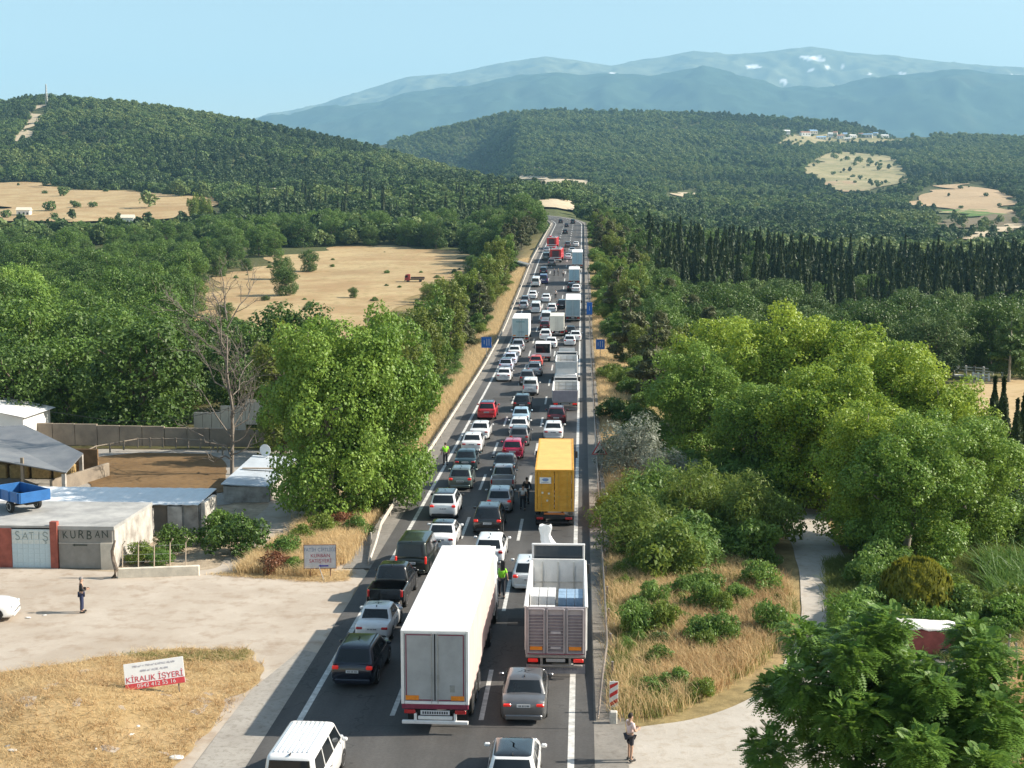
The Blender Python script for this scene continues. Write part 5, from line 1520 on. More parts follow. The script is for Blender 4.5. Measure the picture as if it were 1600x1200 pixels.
# ---- the big white semi trailer
def semi():
    root = lorry_root('semi_trailer', 680, 1148, 'big white curtain sided semi trailer with grey rear doors', -.01)
    W, z0, H, L = 2.55, 1.15, 4.0, 13.6
    link('roof', MB().box((0, L / 2, H - .03), (W + .02, L, .07), .02).mesh('roof'), root, LWHITE)
    a = MB()
    pink = mat('faded_curtain', (.56, .43, .40), .6, 0, .07, .8, .15, 3)
    for s in (-1, 1):
        rings = []
        n = 52
        for i in range(n + 1):
            y = .15 + (L - .3) * i / n; bow = .02 * math.sin(i * PI * .5) + .012 * math.sin(i * 1.7)
            rings.append([(s * (W / 2 - .03 + bow * f), y, lerp(z0 - .1, H - .07, f2)) for f, f2 in ((0, 0), (.8, .3), (1, .6), (.3, 1))])
        c = MB().loft(rings, closed=False, caps=False)
        ob = link('side_curtain', c.mesh('side_curtain', True, R(60), fix=False), root, pink)
    link('front_wall', MB().box((0, L - .05, (z0 + H) / 2), (W - .06, .1, H - z0 - .1)).mesh('front_wall'), root, LWHITE)
    link('deck', MB().box((0, L / 2, z0 - .07), (W - .06, L, .14)).mesh('deck'), root, DARKSTEEL)
    fr = MB()
    for s in (-1, 1): fr.box((s * (W / 2 - .06), .05, (z0 + H) / 2), (.12, .12, H - z0), .02)
    fr.box((0, .05, H - .07), (W - .25, .12, .13), .02).box((0, .05, z0 + .06), (W - .25, .12, .12), .02)
    link('rear_frame', fr.mesh('rear_frame'), root, LWHITE)
    dw = (W - .28) / 2
    for s in (-1, 1):
        x = s * (dw / 2 + .012)
        d = link('rear_door', MB().box((x, .03, (z0 + H) / 2), (dw - .02, .06, H - z0 - .26), .01).mesh('rear_door'), root, LGREY)
        t = MB(); h = H - z0 - .34; w2 = dw - .14; zc = (z0 + H) / 2
        t.box((x, -.004, zc + h / 2), (w2, .008, .04)).box((x, -.004, zc - h / 2), (w2, .008, .04)).box((x + s * w2 / 2, -.004, zc), (.04, .008, h))
        if s < 0: t.box((x - s * w2 / 2 * 0 - w2 / 2, -.0045, zc), (.04, .008, h))
        link('contour_tape', t.mesh('contour_tape'), d, MAROONT)
        link('reflector', MB().box((s * (W / 2 - .42), -.012, z0 + .26), (.5, .012, .17)).mesh('reflector'), d, ORANGE)
        rod = MB()
        for q in (.12,): rod.tube([(s * q, -.03, z0 + .05), (s * q, -.03, H - .1)], .014, 6).box((s * q, -.03, z0 + 1.0), (.05, .05, .3))
        link('lock_rod', rod.mesh('lock_rod'), d, STEEL)
    link('placard', MB().box((W / 2 - .62, -.01, z0 + .62), (.18, .012, .26)).mesh('placard'), root, mat('dirty_placard', (.25, .26, .25), .7))
    link('sill', MB().box((0, .06, z0 - .08), (W - .04, .14, .2), .02).mesh('sill'), root, MAROONT)
    rear_lamps(root, W, .05, .86)
    pl = link('number_plate', MB().box((0, .02, .83), (1.1, .03, .17)).mesh('number_plate'), root, PLATE)
    a = MB()
    for i in range(11): a.box((-.45 + i * .09, .002, .83), (.055, .006, .095))
    link('plate_mark', a.mesh('plate_mark'), pl, INK)
    b = MB().box((0, .02, .46), (W - .05, .12, .13), .02)
    for s in (-1, 1): b.box((s * .75, .08, .64), (.1, .1, .28))
    b.box((0, .05, .62), (1.3, .06, .14), .02)
    link('underrun_bar', b.mesh('underrun_bar'), root, LWHITE)
    for s in (-1, 1): link('mudflap', MB().box((s * .85, .9, .45), (.6, .03, .5)).mesh('mudflap'), root, BLACK)
    lorry_wheels(root, (2.2, 3.5, 4.8), W, False, .5)
    chassis(root, .3, 12.2)
    leg = MB()
    for s in (-1, 1): leg.box((s * .8, 9.6, .5), (.12, .12, .9)).box((s * .8, 9.6, .06), (.25, .3, .06))
    link('landing_leg', leg.mesh('landing_leg'), root, DARKSTEEL)
    # tractor unit
    lorry_wheels(root, (10.9,), W, True, .5); lorry_wheels(root, (14.6,), W, False, .5)
    cab(root, 14.1, 2.45, 3.2, LWHITE, .5, 2.0, True)
semi()

# ---- the grey tipper with wrapped pallets
def pallet_block(bx, by, bz, w, l, h, nx, ny, m, lab, rowm):
    r = empty('wrapped_pallet', (bx, by, bz), 0, lab, 'pallet', 'pallets in the tipper')
    cw, cl = w / nx, l / ny
    nz = max(1, int(round(h / .4)))
    for i in range(nx):
        for j in range(ny):
            for k in range(nz):
                link('carton', MB().box(((i + .5) * cw - w / 2, (j + .5) * cl - l / 2, (k + .5) * h / nz), (cw - .02, cl - .02, h / nz - .015), .012).mesh('carton'), r, m)
    return r
def tipper(px, py, label, body, empty_=False, L=7.4, side=1.35, rear=None):
    root = lorry_root('tipper_lorry', px, py, label, .005)
    W, z0 = 2.55, 1.05
    zt = z0 + side
    bd = MB()
    for s in (-1, 1):
        bd.box((s * (W / 2 - .04), L / 2, (z0 + zt) / 2), (.08, L - .1, side), .01)
    link('side_wall', bd.mesh('side_wall'), root, body)
    rb = MB()
    for s in (-1, 1):
        for y in np.arange(.6, L, .75): rb.box((s * (W / 2 + .02), y, (z0 + zt) / 2), (.06, .1, side - .06), .01)
        rb.box((s * (W / 2), L / 2, zt + .02), (.14, L - .06, .08), .02)
    link('side_rib', rb.mesh('side_rib'), root, body)
    link('bed_floor', MB().box((0, L / 2, z0 - .04), (W - .1, L - .1, .1)).mesh('bed_floor'), root, mat('worn_bed_steel', (.30, .29, .28), .7, .2, .3, 2))
    link('headboard', MB().box((0, L - .05, (z0 + zt) / 2 + .06), (W, .1, side + .12), .02).mesh('headboard'), root, body)
    g = MB()
    for k in range(3): g.box((0, L - .13, z0 + .25 + k * .4), (W - .2, .06, .06))
    for x in (-.75, 0, .75): g.box((x, L - .13, (z0 + zt) / 2), (.06, .06, side))
    link('headboard_frame', g.mesh('headboard_frame'), root, mat('pale_worn_paint', (.52, .51, .48), .7, 0, .2, 2))
    dark = mat('tailgate_louvre', (.20, .17, .19), .55, .2, .2, 2)
    tg = link('tailgate', MB().box((0, .05, (z0 + zt) / 2 - .02), (W - .02, .08, side + .08), .015).mesh('tailgate'), root, rear or body)
    if not empty_:
        for cx, cw in ((-.82, .66), (0, .70), (.82, .66)):
            pf = MB()
            for s in (-1, 1): pf.box((cx + s * cw / 2, -.02, (z0 + zt) / 2), (.06, .08, side - .15), .01)
            for s in (-1, 1): pf.box((cx, -.02, (z0 + zt) / 2 + s * (side - .15) / 2), (cw, .08, .06), .01)
            link('panel_frame', pf.mesh('panel_frame'), tg, rear or body)
            for k in range(12): link('louvre', MB().box((cx, -.002, z0 + .2 + k * .135), (cw - .08, .04, .085), .01).mesh('louvre'), tg, dark)
        for cx in (-.82, .82): link('reflector', MB().box((cx, -.045, z0 + .3), (.52, .012, .15)).mesh('reflector'), tg, ORANGE)
        for k in (.32, .98): link('placard', MB().box((0, -.045, z0 + k), (.42, .012, .1)).mesh('placard'), tg, mat('pale_placard', (.45, .42, .44), .6))
        link('contour_tape', MB().box((0, -.064, z0 + .06), (W - .2, .008, .04)).mesh('contour_tape'), tg, MAROONT)
    rear_lamps(root, W, .0, .82, True)
    bb = MB().box((0, .08, .98), (W - .02, .2, .12), .02).box((0, .1, .55), (W - .3, .1, .1), .02)
    for s in (-1, 1): bb.box((s * .6, .12, .76), (.1, .1, .36))
    link('rear_bumper', bb.mesh('rear_bumper'), root, mat('dusty_steel', (.33, .31, .29), .6, .3, .25, 3))
    pl = link('number_plate', MB().box((0, .0, .82), (.8, .02, .14)).mesh('number_plate'), root, mat('dusty_plate', (.35, .35, .35), .6))
    mf = link('mudflap', MB().box((0, .35, .33), (W - .05, .03, .4)).mesh('mudflap'), root, mat('grey_mudflap', (.32, .31, .33), .7, 0, .2, 4))
    if not empty_: mtext('lettering', 'ÖZALTIN  DAMPER', .17, mat('faded_blue_letter', (.16, .17, .24), .7), mf, (0, .33, .33), (R(90), 0, 0), 1.25)
    lorry_wheels(root, (1.3, 2.6), W, True, .5); lorry_wheels(root, (L - 1.6 + .8, L + 1.5), W, False, .5)
    chassis(root, .4, L + 2)
    # dark screen frame and cab
    sc = MB()
    dz = side - 1.5 + (.35 if side > 1.8 else 0)
    for s in (-1, 1): sc.box((s * (W / 2 - .06), L + .25, 2.2 + dz / 2), (.1, .12, 1.5 + dz), .02)
    sc.box((0, L + .25, 2.95 + dz), (W, .14, .1), .03)
    link('screen_frame', sc.mesh('screen_frame'), root, LWHITE)
    link('cab_screen', MB().box((0, L + .27, 2.3 + dz), (W - .22, .04, 1.25)).mesh('cab_screen'), root, GLASS_SMOKE)
    cab(root, L + .45, 2.4, 2.85, LWHITE, .55, 2.1, True)
    return root
TIPG = mat('pinkish_grey_steel', (.40, .36, .37), .55, .2, .12, 2, .05, 10)
TIPW = mat('tipper_white', (.68, .68, .67), .55, .05, .12, 1.5)
T1 = tipper(868, 1062, 'grey tipper lorry loaded with wrapped pallets', TIPW, False, 8.0, 2.05, TIPG)
PW = mat('white_shrink_wrap', (.62, .61, .60), .35, 0, .1, 2, .2, 8, .5); PB = mat('blue_shrink_wrap', (.26, .37, .50), .3, 0, .2, 2, .3, 8, .5)
tp = T1.location
for s in (-.42, .22): link('deflector_vent', MB().box((s, 8.52, 3.2), (.34, .06, .36), .08).mesh('deflector_vent'), T1, BLACK)
for (dx, dy, h, m, lab) in ((-.6, .8, 1.75, PW, 'low white wrapped pallet by the tailgate of the tipper'), (.6, .8, 1.68, PB, 'low blue wrapped pallet by the tailgate of the tipper'), (-.6, 2.75, 1.95, PW, 'taller white wrapped pallet inside the tipper'), (.6, 2.75, 1.9, PB, 'taller blue wrapped pallet inside the tipper')):
    pallet_block(tp.x + dx, tp.y + dy, tp.z + 1.08, 1.1, 1.15 if dy < 1 else 1.5, h, 3, 3, m, lab, None)
# the tied white sack on the tipper's cab
sk = MB(); rs = []
srng = np.random.default_rng(2)
ph = srng.uniform(0, 6, 5)
for i, (z, a_, b_) in enumerate(((0, .36, .30), (.2, .40, .30), (.5, .34, .22), (.8, .27, .17), (1.0, .22, .15), (1.2, .26, .13), (1.38, .32, .12), (1.5, .30, .10))):
    rs.append([((a_ * (1 + .22 * math.sin(3 * t + ph[0] + z * 2) + .10 * math.sin(7 * t + ph[1]))) * math.cos(t) - .18 * z + .05 * math.sin(5 * z), (b_ * (1 + .25 * math.sin(4 * t + ph[2]))) * math.sin(t), z + (.10 * max(0, z - .9)) * math.sin(3 * t + ph[3])) for t in np.linspace(0, 2 * PI, 18, endpoint=False)])
sk.loft(rs)
so = sk.obj('tied_sack', mat('white_sack', (.80, .80, .79), .6, 0, .06, 4, .5, 9), None, True, R(30), (tp.x - .45, tp.y + 10.0, tp.z + 2.9))
tag(so, 'white tied sack standing on the cab of the loaded tipper', 'sack')
sw = MB()
tipper(883, 644, 'empty white tipper lorry with a brown load bed', TIPW, True, 7.6, 1.1, mat('grey_violet_tailgate', (.36, .33, .37), .5, .2, .12, 2))
tipper(885, 599, 'white tipper lorry with a tarpaulin bundle ahead of the empty tipper', TIPW, True, 6.8, 1.5, TIPW)
p2, _ = rpos(885, 599)
tb = MB(); rs = []
for i in range(12):
    y = i * .22; q = .30 + .10 * math.sin(i * 1.3)
    rs.append([(1.05 * math.cos(t) * (.8 + .2 * math.sin(i * 2.1)), y, max(0, math.sin(t)) * q + .02) for t in np.linspace(0, 2 * PI, 12, endpoint=False)])
tb.loft(rs)
to = tb.obj('tarpaulin_bundle', mat('white_tarpaulin', (.70, .72, .75), .5, 0, .15, 2, .4, 5), None, True, R(40), (p2[0], p2[1] + 2.2, p2[2] + 1.1))
tag(to, 'crumpled white tarpaulin lying in the second tipper', 'tarpaulin')

# ---- yellow container lorry
def container_lorry():
    root = lorry_root('container_lorry', 866, 829, 'yellow container lorry with closed corrugated doors', .01)
    YEL = mat('container_yellow', (.66, .30, .02), .55, .1, .12, 1.6, .1, 12, .4, 0, 5, (.72, .37, .05))
    YTOP = mat('sunlit_container_roof', (.76, .43, .13), .6, .05, .10, .9, .1, 10)  # paler copy of the yellow; sunlight on the roof is in its colour
    W, z0, H, L = 2.44, 1.2, 3.85, 12.2
    a = MB()
    for s in (-1, 1):
        rings = []
        n = 43
        for i in range(n * 4 + 1):
            y = .12 + (L - .24) * i / (n * 4); o = (0, .036, .036, 0)[i % 4]
            rings.append([(s * (W / 2 - .045 + o * 1.0), y, z) for z in (z0 + .15, H - .1)])
        a.loft(rings, closed=False, caps=False)
    link('side_wall', a.mesh('side_wall', fix=False), root, YEL)
    link('roof', MB().box((0, L / 2, H - .05), (W - .06, L - .1, .06), .01).mesh('roof'), root, YTOP)
    link('front_wall', MB().box((0, L - .06, (z0 + H) / 2), (W - .1, .08, H - z0 - .1)).mesh('front_wall'), root, YEL)
    f = MB()
    for y in (.06, L - .06):
        for s in (-1, 1): f.box((s * (W / 2 - .06), y, (z0 + H) / 2), (.125, .14, H - z0), .01)
        f.box((0, y, H - .06), (W - .26, .13, .12)); f.box((0, y, z0 + .07), (W - .26, .13, .14))
    for s in (-1, 1):
        f.box((s * (W / 2 - .05), L / 2, H - .05), (.1, L - .3, .11)); f.box((s * (W / 2 - .05), L / 2, z0 + .07), (.1, L - .3, .14))
    link('corner_frame', f.mesh('corner_frame'), root, YEL)
    dw = (W - .3) / 2
    for s in (-1, 1):
        x = s * (dw / 2 + .01)
        d = MB().box((x, .05, (z0 + H) / 2), (dw - .02, .05, H - z0 - .28), .01)
        for k in range(5): d.box((x, .03, z0 + .42 + k * .45), (dw - .1, .04, .18), .015)
        dob = link('rear_door', d.mesh('rear_door'), root, YEL)
        for q in (.28, .8):
            rod = MB().tube([(s * q, -.01, z0 + .08), (s * q, -.01, H - .1)], .017, 6).box((s * q, -.02, z0 + .95), (.22, .03, .04)).box((s * q, -.012, z0 + .4), (.08, .03, .06)).box((s * q, -.012, z0 + 2.0), (.08, .03, .06))
            link('lock_rod', rod.mesh('lock_rod'), dob, mat('yellow_rod', (.55, .34, .07), .5, .2))
        if s < 0:
            pl = link('company_panel', MB().box((x - .02, -.035, z0 + 1.98), (.72, .012, .40), .005).mesh('company_panel'), dob, mat('panel_white', (.72, .72, .70), .6))
            n = 20
            em = MB().add([(x - .02 + .2 * math.cos(2 * PI * k / n), -.0425, z0 + 2.03 + .1 * math.sin(2 * PI * k / n)) for k in range(n)], [tuple(range(n))])
            link('emblem', em.mesh('emblem', fix=False), pl, mat('emblem_blue', (.16, .26, .5), .6))
            link('emblem_line', MB().box((x - .02, -.0425, z0 + 1.86), (.5, .004, .03)).box((x - .02, -.0445, z0 + 2.03), (.3, .002, .03)).mesh('emblem_line'), pl, mat('emblem_grey', (.3, .32, .38), .6))
        for k, (dx, dz) in enumerate(((.2, 1.15), (-.2, 1.2), (.1, .7))):
            if s < 0: link('decal', MB().box((x + dx, -.03, z0 + dz), (.12, .006, .12)).mesh('decal'), dob, mat('pale_decal', (.62, .58, .45), .6))
    chassis(root, 0, 11.5, 1.0, .98)
    rear_lamps(root, W, -.05, .78)
    link('rear_bumper', MB().box((0, -.02, .86), (W, .14, .24), .02).box((0, .0, .5), (W - .2, .1, .12), .02).mesh('rear_bumper'), root, DARKSTEEL)
    link('orange_bar', MB().box((0, .0, 1.06), (1.3, .1, .12), .01).mesh('orange_bar'), root, mat('orange_beam', (.52, .16, .04), .5))
    lorry_wheels(root, (1.6, 2.9, 4.2), W, False, .5); lorry_wheels(root, (9.8,), W, True, .5); lorry_wheels(root, (13.4,), W, False, .5)
    cab(root, 12.6, 2.45, 3.0, LWHITE, .5, 2.2, True)
container_lorry()

# ---- box lorries
def box_lorry(px, py, label, L, W, H, m, rearm, cabm=None, marks=False, pin=True):
    root = lorry_root('box_lorry', px, py, label)
    z0 = 1.0
    link('box', MB().box((0, L / 2, (z0 + H) / 2), (W, L, H - z0), .04).mesh('box'), root, m)
    f = MB()
    for s in (-1, 1): f.box((s * (W / 2 - .05), -.015, (z0 + H) / 2), (.1, .05, H - z0 - .02), .01)
    f.box((0, -.015, H - .06), (W - .2, .05, .1), .01).box((0, -.015, z0 + .06), (W - .2, .05, .1), .01)
    link('rear_frame', f.mesh('rear_frame'), root, m)
    for s in (-1, 1):
        d = link('rear_door', MB().box((s * (W / 4 - .03), -.01, (z0 + H) / 2), (W / 2 - .1, .035, H - z0 - .25), .008).mesh('rear_door'), root, rearm)
        link('lock_rod', MB().tube([(s * .16, -.045, z0 + .15), (s * .16, -.045, H - .15)], .015, 6).mesh('lock_rod'), d, STEEL)
    if marks:
        link('door_mark', MB().box((0, -.034, H - .55), (1.3, .006, .12)).box((.1, -.034, z0 + .75), (1.0, .006, .07)).mesh('door_mark'), root, mat('teal_mark', (.12, .28, .33), .6))
        for s in (-1, 1): link('reflector', MB().box((s * (W / 2 - .35), -.036, z0 + .22), (.42, .008, .16)).mesh('reflector'), root, ORANGE)
    rear_lamps(root, W, .05, .75)
    link('underrun_bar', MB().box((0, .1, .5), (W - .2, .1, .12), .02).mesh('underrun_bar'), root, STEEL)
    link('number_plate', MB().box((0, .02, .78), (.5, .02, .12)).mesh('number_plate'), root, PLATE)
    chassis(root, .1, L + .6)
    r = .5 if H > 3.3 else .4
    lorry_wheels(root, (1.6,) if L < 7.5 else (1.6, 2.9), W, True, r); lorry_wheels(root, (L + 1.0,), W, False, r)
    cab(root, L + .12, W - .1, min(H - .5, 3.0), cabm or LWHITE, .5, 1.9, H > 3.3)
    return root
BLUEGREY = mat('blue_grey_door', (.34, .45, .50), .45, .1, .1, 1.2)
CREAM = mat('cream_box', (.62, .60, .53), .55, 0, .07, 1.2)
box_lorry(813, 537, 'white box lorry with teal marks on its rear doors in the left lane', 7.8, 2.5, 3.8, LWHITE, mat('pale_teal_door', (.45, .56, .58), .5, 0, .08, 1), None, True)
box_lorry(870, 527, 'cream box lorry in the middle of the queue', 5.2, 2.2, 3.3, CREAM, CREAM)
box_lorry(895, 504, 'large white box lorry with a plain blue grey rear in the right lane', 8.5, 2.5, 3.9, LWHITE, BLUEGREY)
box_lorry(897, 446, 'small lorry with pale blue rear doors beyond the large box lorry', 5.5, 2.3, 3.4, LWHITE, mat('sky_blue_door', (.36, .52, .62), .45))
box_lorry(902, 420, 'farthest white topped box lorry near the fire engines', 7.5, 2.5, 3.9, LWHITE, mat('sky_blue_door', (.36, .52, .62), .45))
# white van with a large dark back in the middle lane
def dark_back():
    root = lorry_root('crew_van', 848, 566, 'white crew van with a large dark rear opening in the middle lane', 0, 'van')
    W, L, H = 2.05, 3.2, 2.5
    a = MB()
    for s in (-1, 1): a.box((s * (W / 2 - .04), L / 2, 1.6), (.08, L, 1.7), .02)
    a.box((0, L / 2, H - .03), (W, L, .06), .02).box((0, .04, .98), (W - .16, .08, .45), .02)
    link('body', a.mesh('body'), root, LWHITE)
    link('rear_window', MB().box((0, .09, 1.83), (W - .18, .03, 1.2)).mesh('rear_window'), root, GLASS)
    link('bed_floor', MB().box((0, L / 2, .74), (W - .17, L - .02, .06)).mesh('bed_floor'), root, DARKSTEEL)
    rear_lamps(root, W, .0, .66)
    link('bumper', MB().box((0, .0, .55), (W, .16, .2), .04).mesh('bumper'), root, BLACK)
    link('number_plate', MB().box((0, -.09, .56), (.52, .02, .12)).mesh('number_plate'), root, PLATE)
    lorry_wheels(root, (.8, 4.2), W, False, .36); chassis(root, .1, 4.4, .8, .6)
    cab(root, L + .02, 1.95, 2.2, LWHITE, .45, 1.9, False)
dark_back()
# fire engines
def fire_engine(px, py, label, L=6.2):
    FR = mat('fire_engine_red', (.52, .02, .025), .4, 0, .1, 2, 0, 30, .5, .4)
    root = lorry_root('fire_engine', px, py, label, -.06, 'fire engine'); root.scale = (1.12, 1.12, 1.12)
    W = 2.5
    link('body', MB().box((0, L / 2, 1.95), (W, L, 1.9), .06).mesh('body'), root, FR)
    link('rear_shutter', MB().box((0, -.01, 2.0), (1.5, .04, 1.4), .01).mesh('rear_shutter'), root, mat('dark_shutter', (.10, .06, .07), .4, .3))
    link('roof_deck', MB().box((0, L / 2, 2.94), (W - .3, L - .4, .08), .02).mesh('roof_deck'), root, STEEL)
    ld = MB()
    for s in (-1, 1): ld.box((.5 + s * .22, L / 2, 3.16), (.05, L - .6, .07))
    for y in np.arange(.6, L - .4, .4): ld.box((.5, y, 3.16), (.44, .04, .04))
    link('ladder', ld.mesh('ladder'), root, STEEL)
    link('hose_reel', MB().box((-.6, L * .6, 3.12), (.7, 1.2, .28), .06).mesh('hose_reel'), root, FR)
    link('white_stripe', MB().box((0, -.035, 1.2), (W - .1, .01, .16)).mesh('white_stripe'), root, LWHITE)
    rear_lamps(root, W, .0, .95, True)
    link('rear_bumper', MB().box((0, .05, .72), (W - .05, .3, .22), .03).mesh('rear_bumper'), root, LWHITE)
    chassis(root, .2, L + 1.5); lorry_wheels(root, (1.5,), W, True, .5); lorry_wheels(root, (L + 1,), W, False, .5)
    cab(root, L + .05, 2.45, 2.85, FR, .5, 2.0, False)
    for s in (-1, 1): link('beacon', MB().box((s * .6, L + 1.2, 2.95), (.5, .2, .16), .04).mesh('beacon'), root, mat('blue_beacon', (.05, .12, .6), .2))
fire_engine(868, 411, 'nearer red fire engine with a dark rear shutter')
fire_engine(862, 390, 'farther red fire engine ahead of the other one')
# overturned trailer down the left bank
p = hit(826, 418)
root = empty('overturned_trailer', (p[0] - 1.5, p[1], p[2] - .2), R(40), 'grey overturned trailer lying beyond the left guard rail', 'trailer', None, R(8))
link('box', MB().box((0, 0, .7), (1.7, 5.2, 1.5), .05).mesh('box'), root, mat('dirty_trailer_side', (.17, .17, .17), .6, .1, .3, 1.2))
link('pale_rail', MB().box((-.9, 0, 1.35), (.08, 5.0, .25), .02).mesh('pale_rail'), root, LWHITE)
for y in (-2.6, -1.4): link('wheel', wheel_mesh(.4, .3), root, RUBBER, (1.0, y * .7, 1.0))
# red farm lorry out on the field
p = hit(663, 441)
root = empty('farm_lorry', p, R(95), 'old red flatbed lorry parked on the dry field', 'lorry')
FRM = mat('faded_red', (.30, .045, .04), .6, 0, .2, 2)
link('flatbed', MB().box((0, 2.0, 1.15), (2.2, 4.2, .12)).box((-1.06, 2, 1.42), (.06, 4.2, .45)).box((1.06, 2, 1.42), (.06, 4.2, .45)).box((0, -.08, 1.42), (2.06, .06, .45)).mesh('flatbed'), root, mat('dark_bed', (.10, .06, .05), .7))
cab(root, 4.3, 2.2, 2.5, FRM, .6, 1.6, False); chassis(root, .1, 5.5); lorry_wheels(root, (1.2, 5.0), 2.2, False, .45)
# white car half out of the picture on the yard
p = at(-42, 968); car('hatch', WHITE, (p[0], p[1], .06), 'white car half out of the picture at the left edge of the yard', rz=R(-80))
# ================================================================== PEOPLE
def skin_mesh(name, J, E, rad, root, sub=1):
    me = bpy.data.meshes.new(name)
    keys = list(J); ix = {k: i for i, k in enumerate(keys)}
    me.from_pydata([J[k] for k in keys], [(ix[a], ix[b]) for a, b in E], [])
    o = bpy.data.objects.new(name, me); TMP.collection.objects.link(o)
    o.modifiers.new('skin', 'SKIN')
    sk = me.skin_vertices[0].data
    for k, i in ix.items():
        r = rad[k]; sk[i].radius = r if hasattr(r, '__len__') else (r, r)
        sk[i].use_root = (k == root)
    s = o.modifiers.new('sub', 'SUBSURF'); s.levels = sub; s.render_levels = sub
    m2 = evaluated(o)
    bpy.data.objects.remove(o); bpy.data.meshes.remove(me)
    m2.name = name
    m2.polygons.foreach_set('use_smooth', [True] * len(m2.polygons))
    return m2
def hand_mesh():
    a = MB()
    rings = []
    for z, w, t in ((0, .026, .017), (-.03, .038, .016), (-.07, .042, .014), (-.085, .040, .012)):
        rings.append([(math.cos(q) * t, math.sin(q) * w, z) for q in np.linspace(0, 2 * PI, 10, endpoint=False)])
    a.loft(rings)
    for y, L, b in ((-.03, .062, .012), (-.010, .075, .014), (.010, .070, .014), (.030, .052, .012)):
        a.tube([(0, y, -.08), (.006, y, -.08 - L * .5), (.022, y, -.08 - L)], [.009, .0085, .006], 6)
    a.tube([(.005, -.035, -.015), (.018, -.058, -.045), (.026, -.062, -.075)], [.011, .010, .007], 6)
    return a.mesh('hand', True, R(60))
HAND = None
SKIN = mat('skin', (.44, .27, .19), .6, 0, .08, 12)
HAIRD = mat('dark_hair', (.03, .022, .018), .8, 0, .3, 30); HAIRG = mat('grey_hair', (.22, .20, .19), .8, 0, .3, 30)
SHOE = mat('dark_shoe', (.03, .028, .026), .6)
def person(loc, face, label, top, legs, pose='stand', shorts=False, hair=None, vest=None, h=1.75, sleeves='short'):
    global HAND
    if HAND is None: HAND = hand_mesh()
    k = h / 1.75
    J = {'pel': (0, 0, .95), 'spi': (0, .0, 1.12), 'che': (0, .01, 1.32), 'nec': (0, 0, 1.48), 'hea': (0, .02, 1.58), 'crn': (0, .03, 1.68)}
    arms = {'stand': ((.27, -.01, 1.15), (.29, .05, .92)), 'phone': ((.25, .05, 1.14), (.12, .27, 1.16)), 'walk': ((.27, -.09, 1.16), (.29, .02, .94)), 'hips': ((.33, -.08, 1.18), (.20, .03, 1.0))}[pose]
    st = {'walk': .20}.get(pose, .03)
    for s, n in ((-1, 'l'), (1, 'r')):
        e, w_ = arms
        fy = s if pose == 'walk' else 1
        J['sh' + n] = (s * .185, 0, 1.41); J['el' + n] = (s * e[0], e[1] * (fy if pose == 'walk' else 1), e[2]); J['wr' + n] = (s * w_[0], w_[1] * (1 if pose != 'walk' else fy) + (.06 if pose == 'walk' else 0), w_[2])
        J['hi' + n] = (s * .09, 0, .90); J['kn' + n] = (s * .11, -s * st * .45 + .02, .50); J['an' + n] = (s * .115, -s * st, .09); J['to' + n] = (s * .135, -s * st + .15, .04)
    E = [('pel', 'spi'), ('spi', 'che'), ('che', 'nec'), ('nec', 'hea'), ('hea', 'crn')]
    for n in 'lr': E += [('che', 'sh' + n), ('sh' + n, 'el' + n), ('el' + n, 'wr' + n), ('pel', 'hi' + n), ('hi' + n, 'kn' + n), ('kn' + n, 'an' + n), ('an' + n, 'to' + n)]
    rad = {'pel': (.145, .10), 'spi': (.135, .095), 'che': (.15, .105), 'nec': .055, 'hea': (.078, .088), 'crn': (.068, .085)}
    for n in 'lr': rad.update({'sh' + n: .062, 'el' + n: .043, 'wr' + n: .03, 'hi' + n: .088, 'kn' + n: .058, 'an' + n: .042, 'to' + n: .032})
    root = empty('person', loc, face, label, 'person')
    root.scale = (k, k, k)
    link('body', skin_mesh('body', J, E, rad, 'pel'), root, SKIN)
    def sub(keys, edges, grow, nm, m, cut=None):
        Jk = {a: J[a] for a in keys}
        if cut:
            for a, b, f in cut: Jk[a] = tuple(lerp(J[b][i], J[a][i], f) for i in range(3))
        rd = {a: (tuple(x + grow for x in rad[a]) if hasattr(rad[a], '__len__') else rad[a] + grow) for a in keys}
        link(nm, skin_mesh(nm, Jk, edges, rd, 'pel'), root, m)
    ke = ['pel', 'spi', 'che', 'shl', 'ell', 'shr', 'elr']; ed = [('pel', 'spi'), ('spi', 'che'), ('che', 'shl'), ('shl', 'ell'), ('che', 'shr'), ('shr', 'elr')]
    if sleeves == 'long':
        ke += ['wrl', 'wrr']; ed += [('ell', 'wrl'), ('elr', 'wrr')]
        sub(ke, ed, .017, 'shirt', top, [('wrl', 'ell', .9), ('wrr', 'elr', .9)])
    else: sub(ke, ed, .017, 'shirt', top, [('ell', 'shl', .75), ('elr', 'shr', .75)])
    if vest is not None: sub(['pel', 'spi', 'che', 'shl', 'shr'], [('pel', 'spi'), ('spi', 'che'), ('che', 'shl'), ('che', 'shr')], .032, 'safety_vest', vest)
    f = .85 if shorts else .92
    if shorts: sub(['pel', 'hil', 'knl', 'hir', 'knr'], [('pel', 'hil'), ('hil', 'knl'), ('pel', 'hir'), ('hir', 'knr')], .024, 'shorts', legs, [('knl', 'hil', .85), ('knr', 'hir', .85)])
    else: sub(['pel', 'hil', 'knl', 'anl', 'hir', 'knr', 'anr'], [('pel', 'hil'), ('hil', 'knl'), ('knl', 'anl'), ('pel', 'hir'), ('hir', 'knr'), ('knr', 'anr')], .02, 'trousers', legs, [('anl', 'knl', .95), ('anr', 'knr', .95)])
    hc = MB(); rs = []
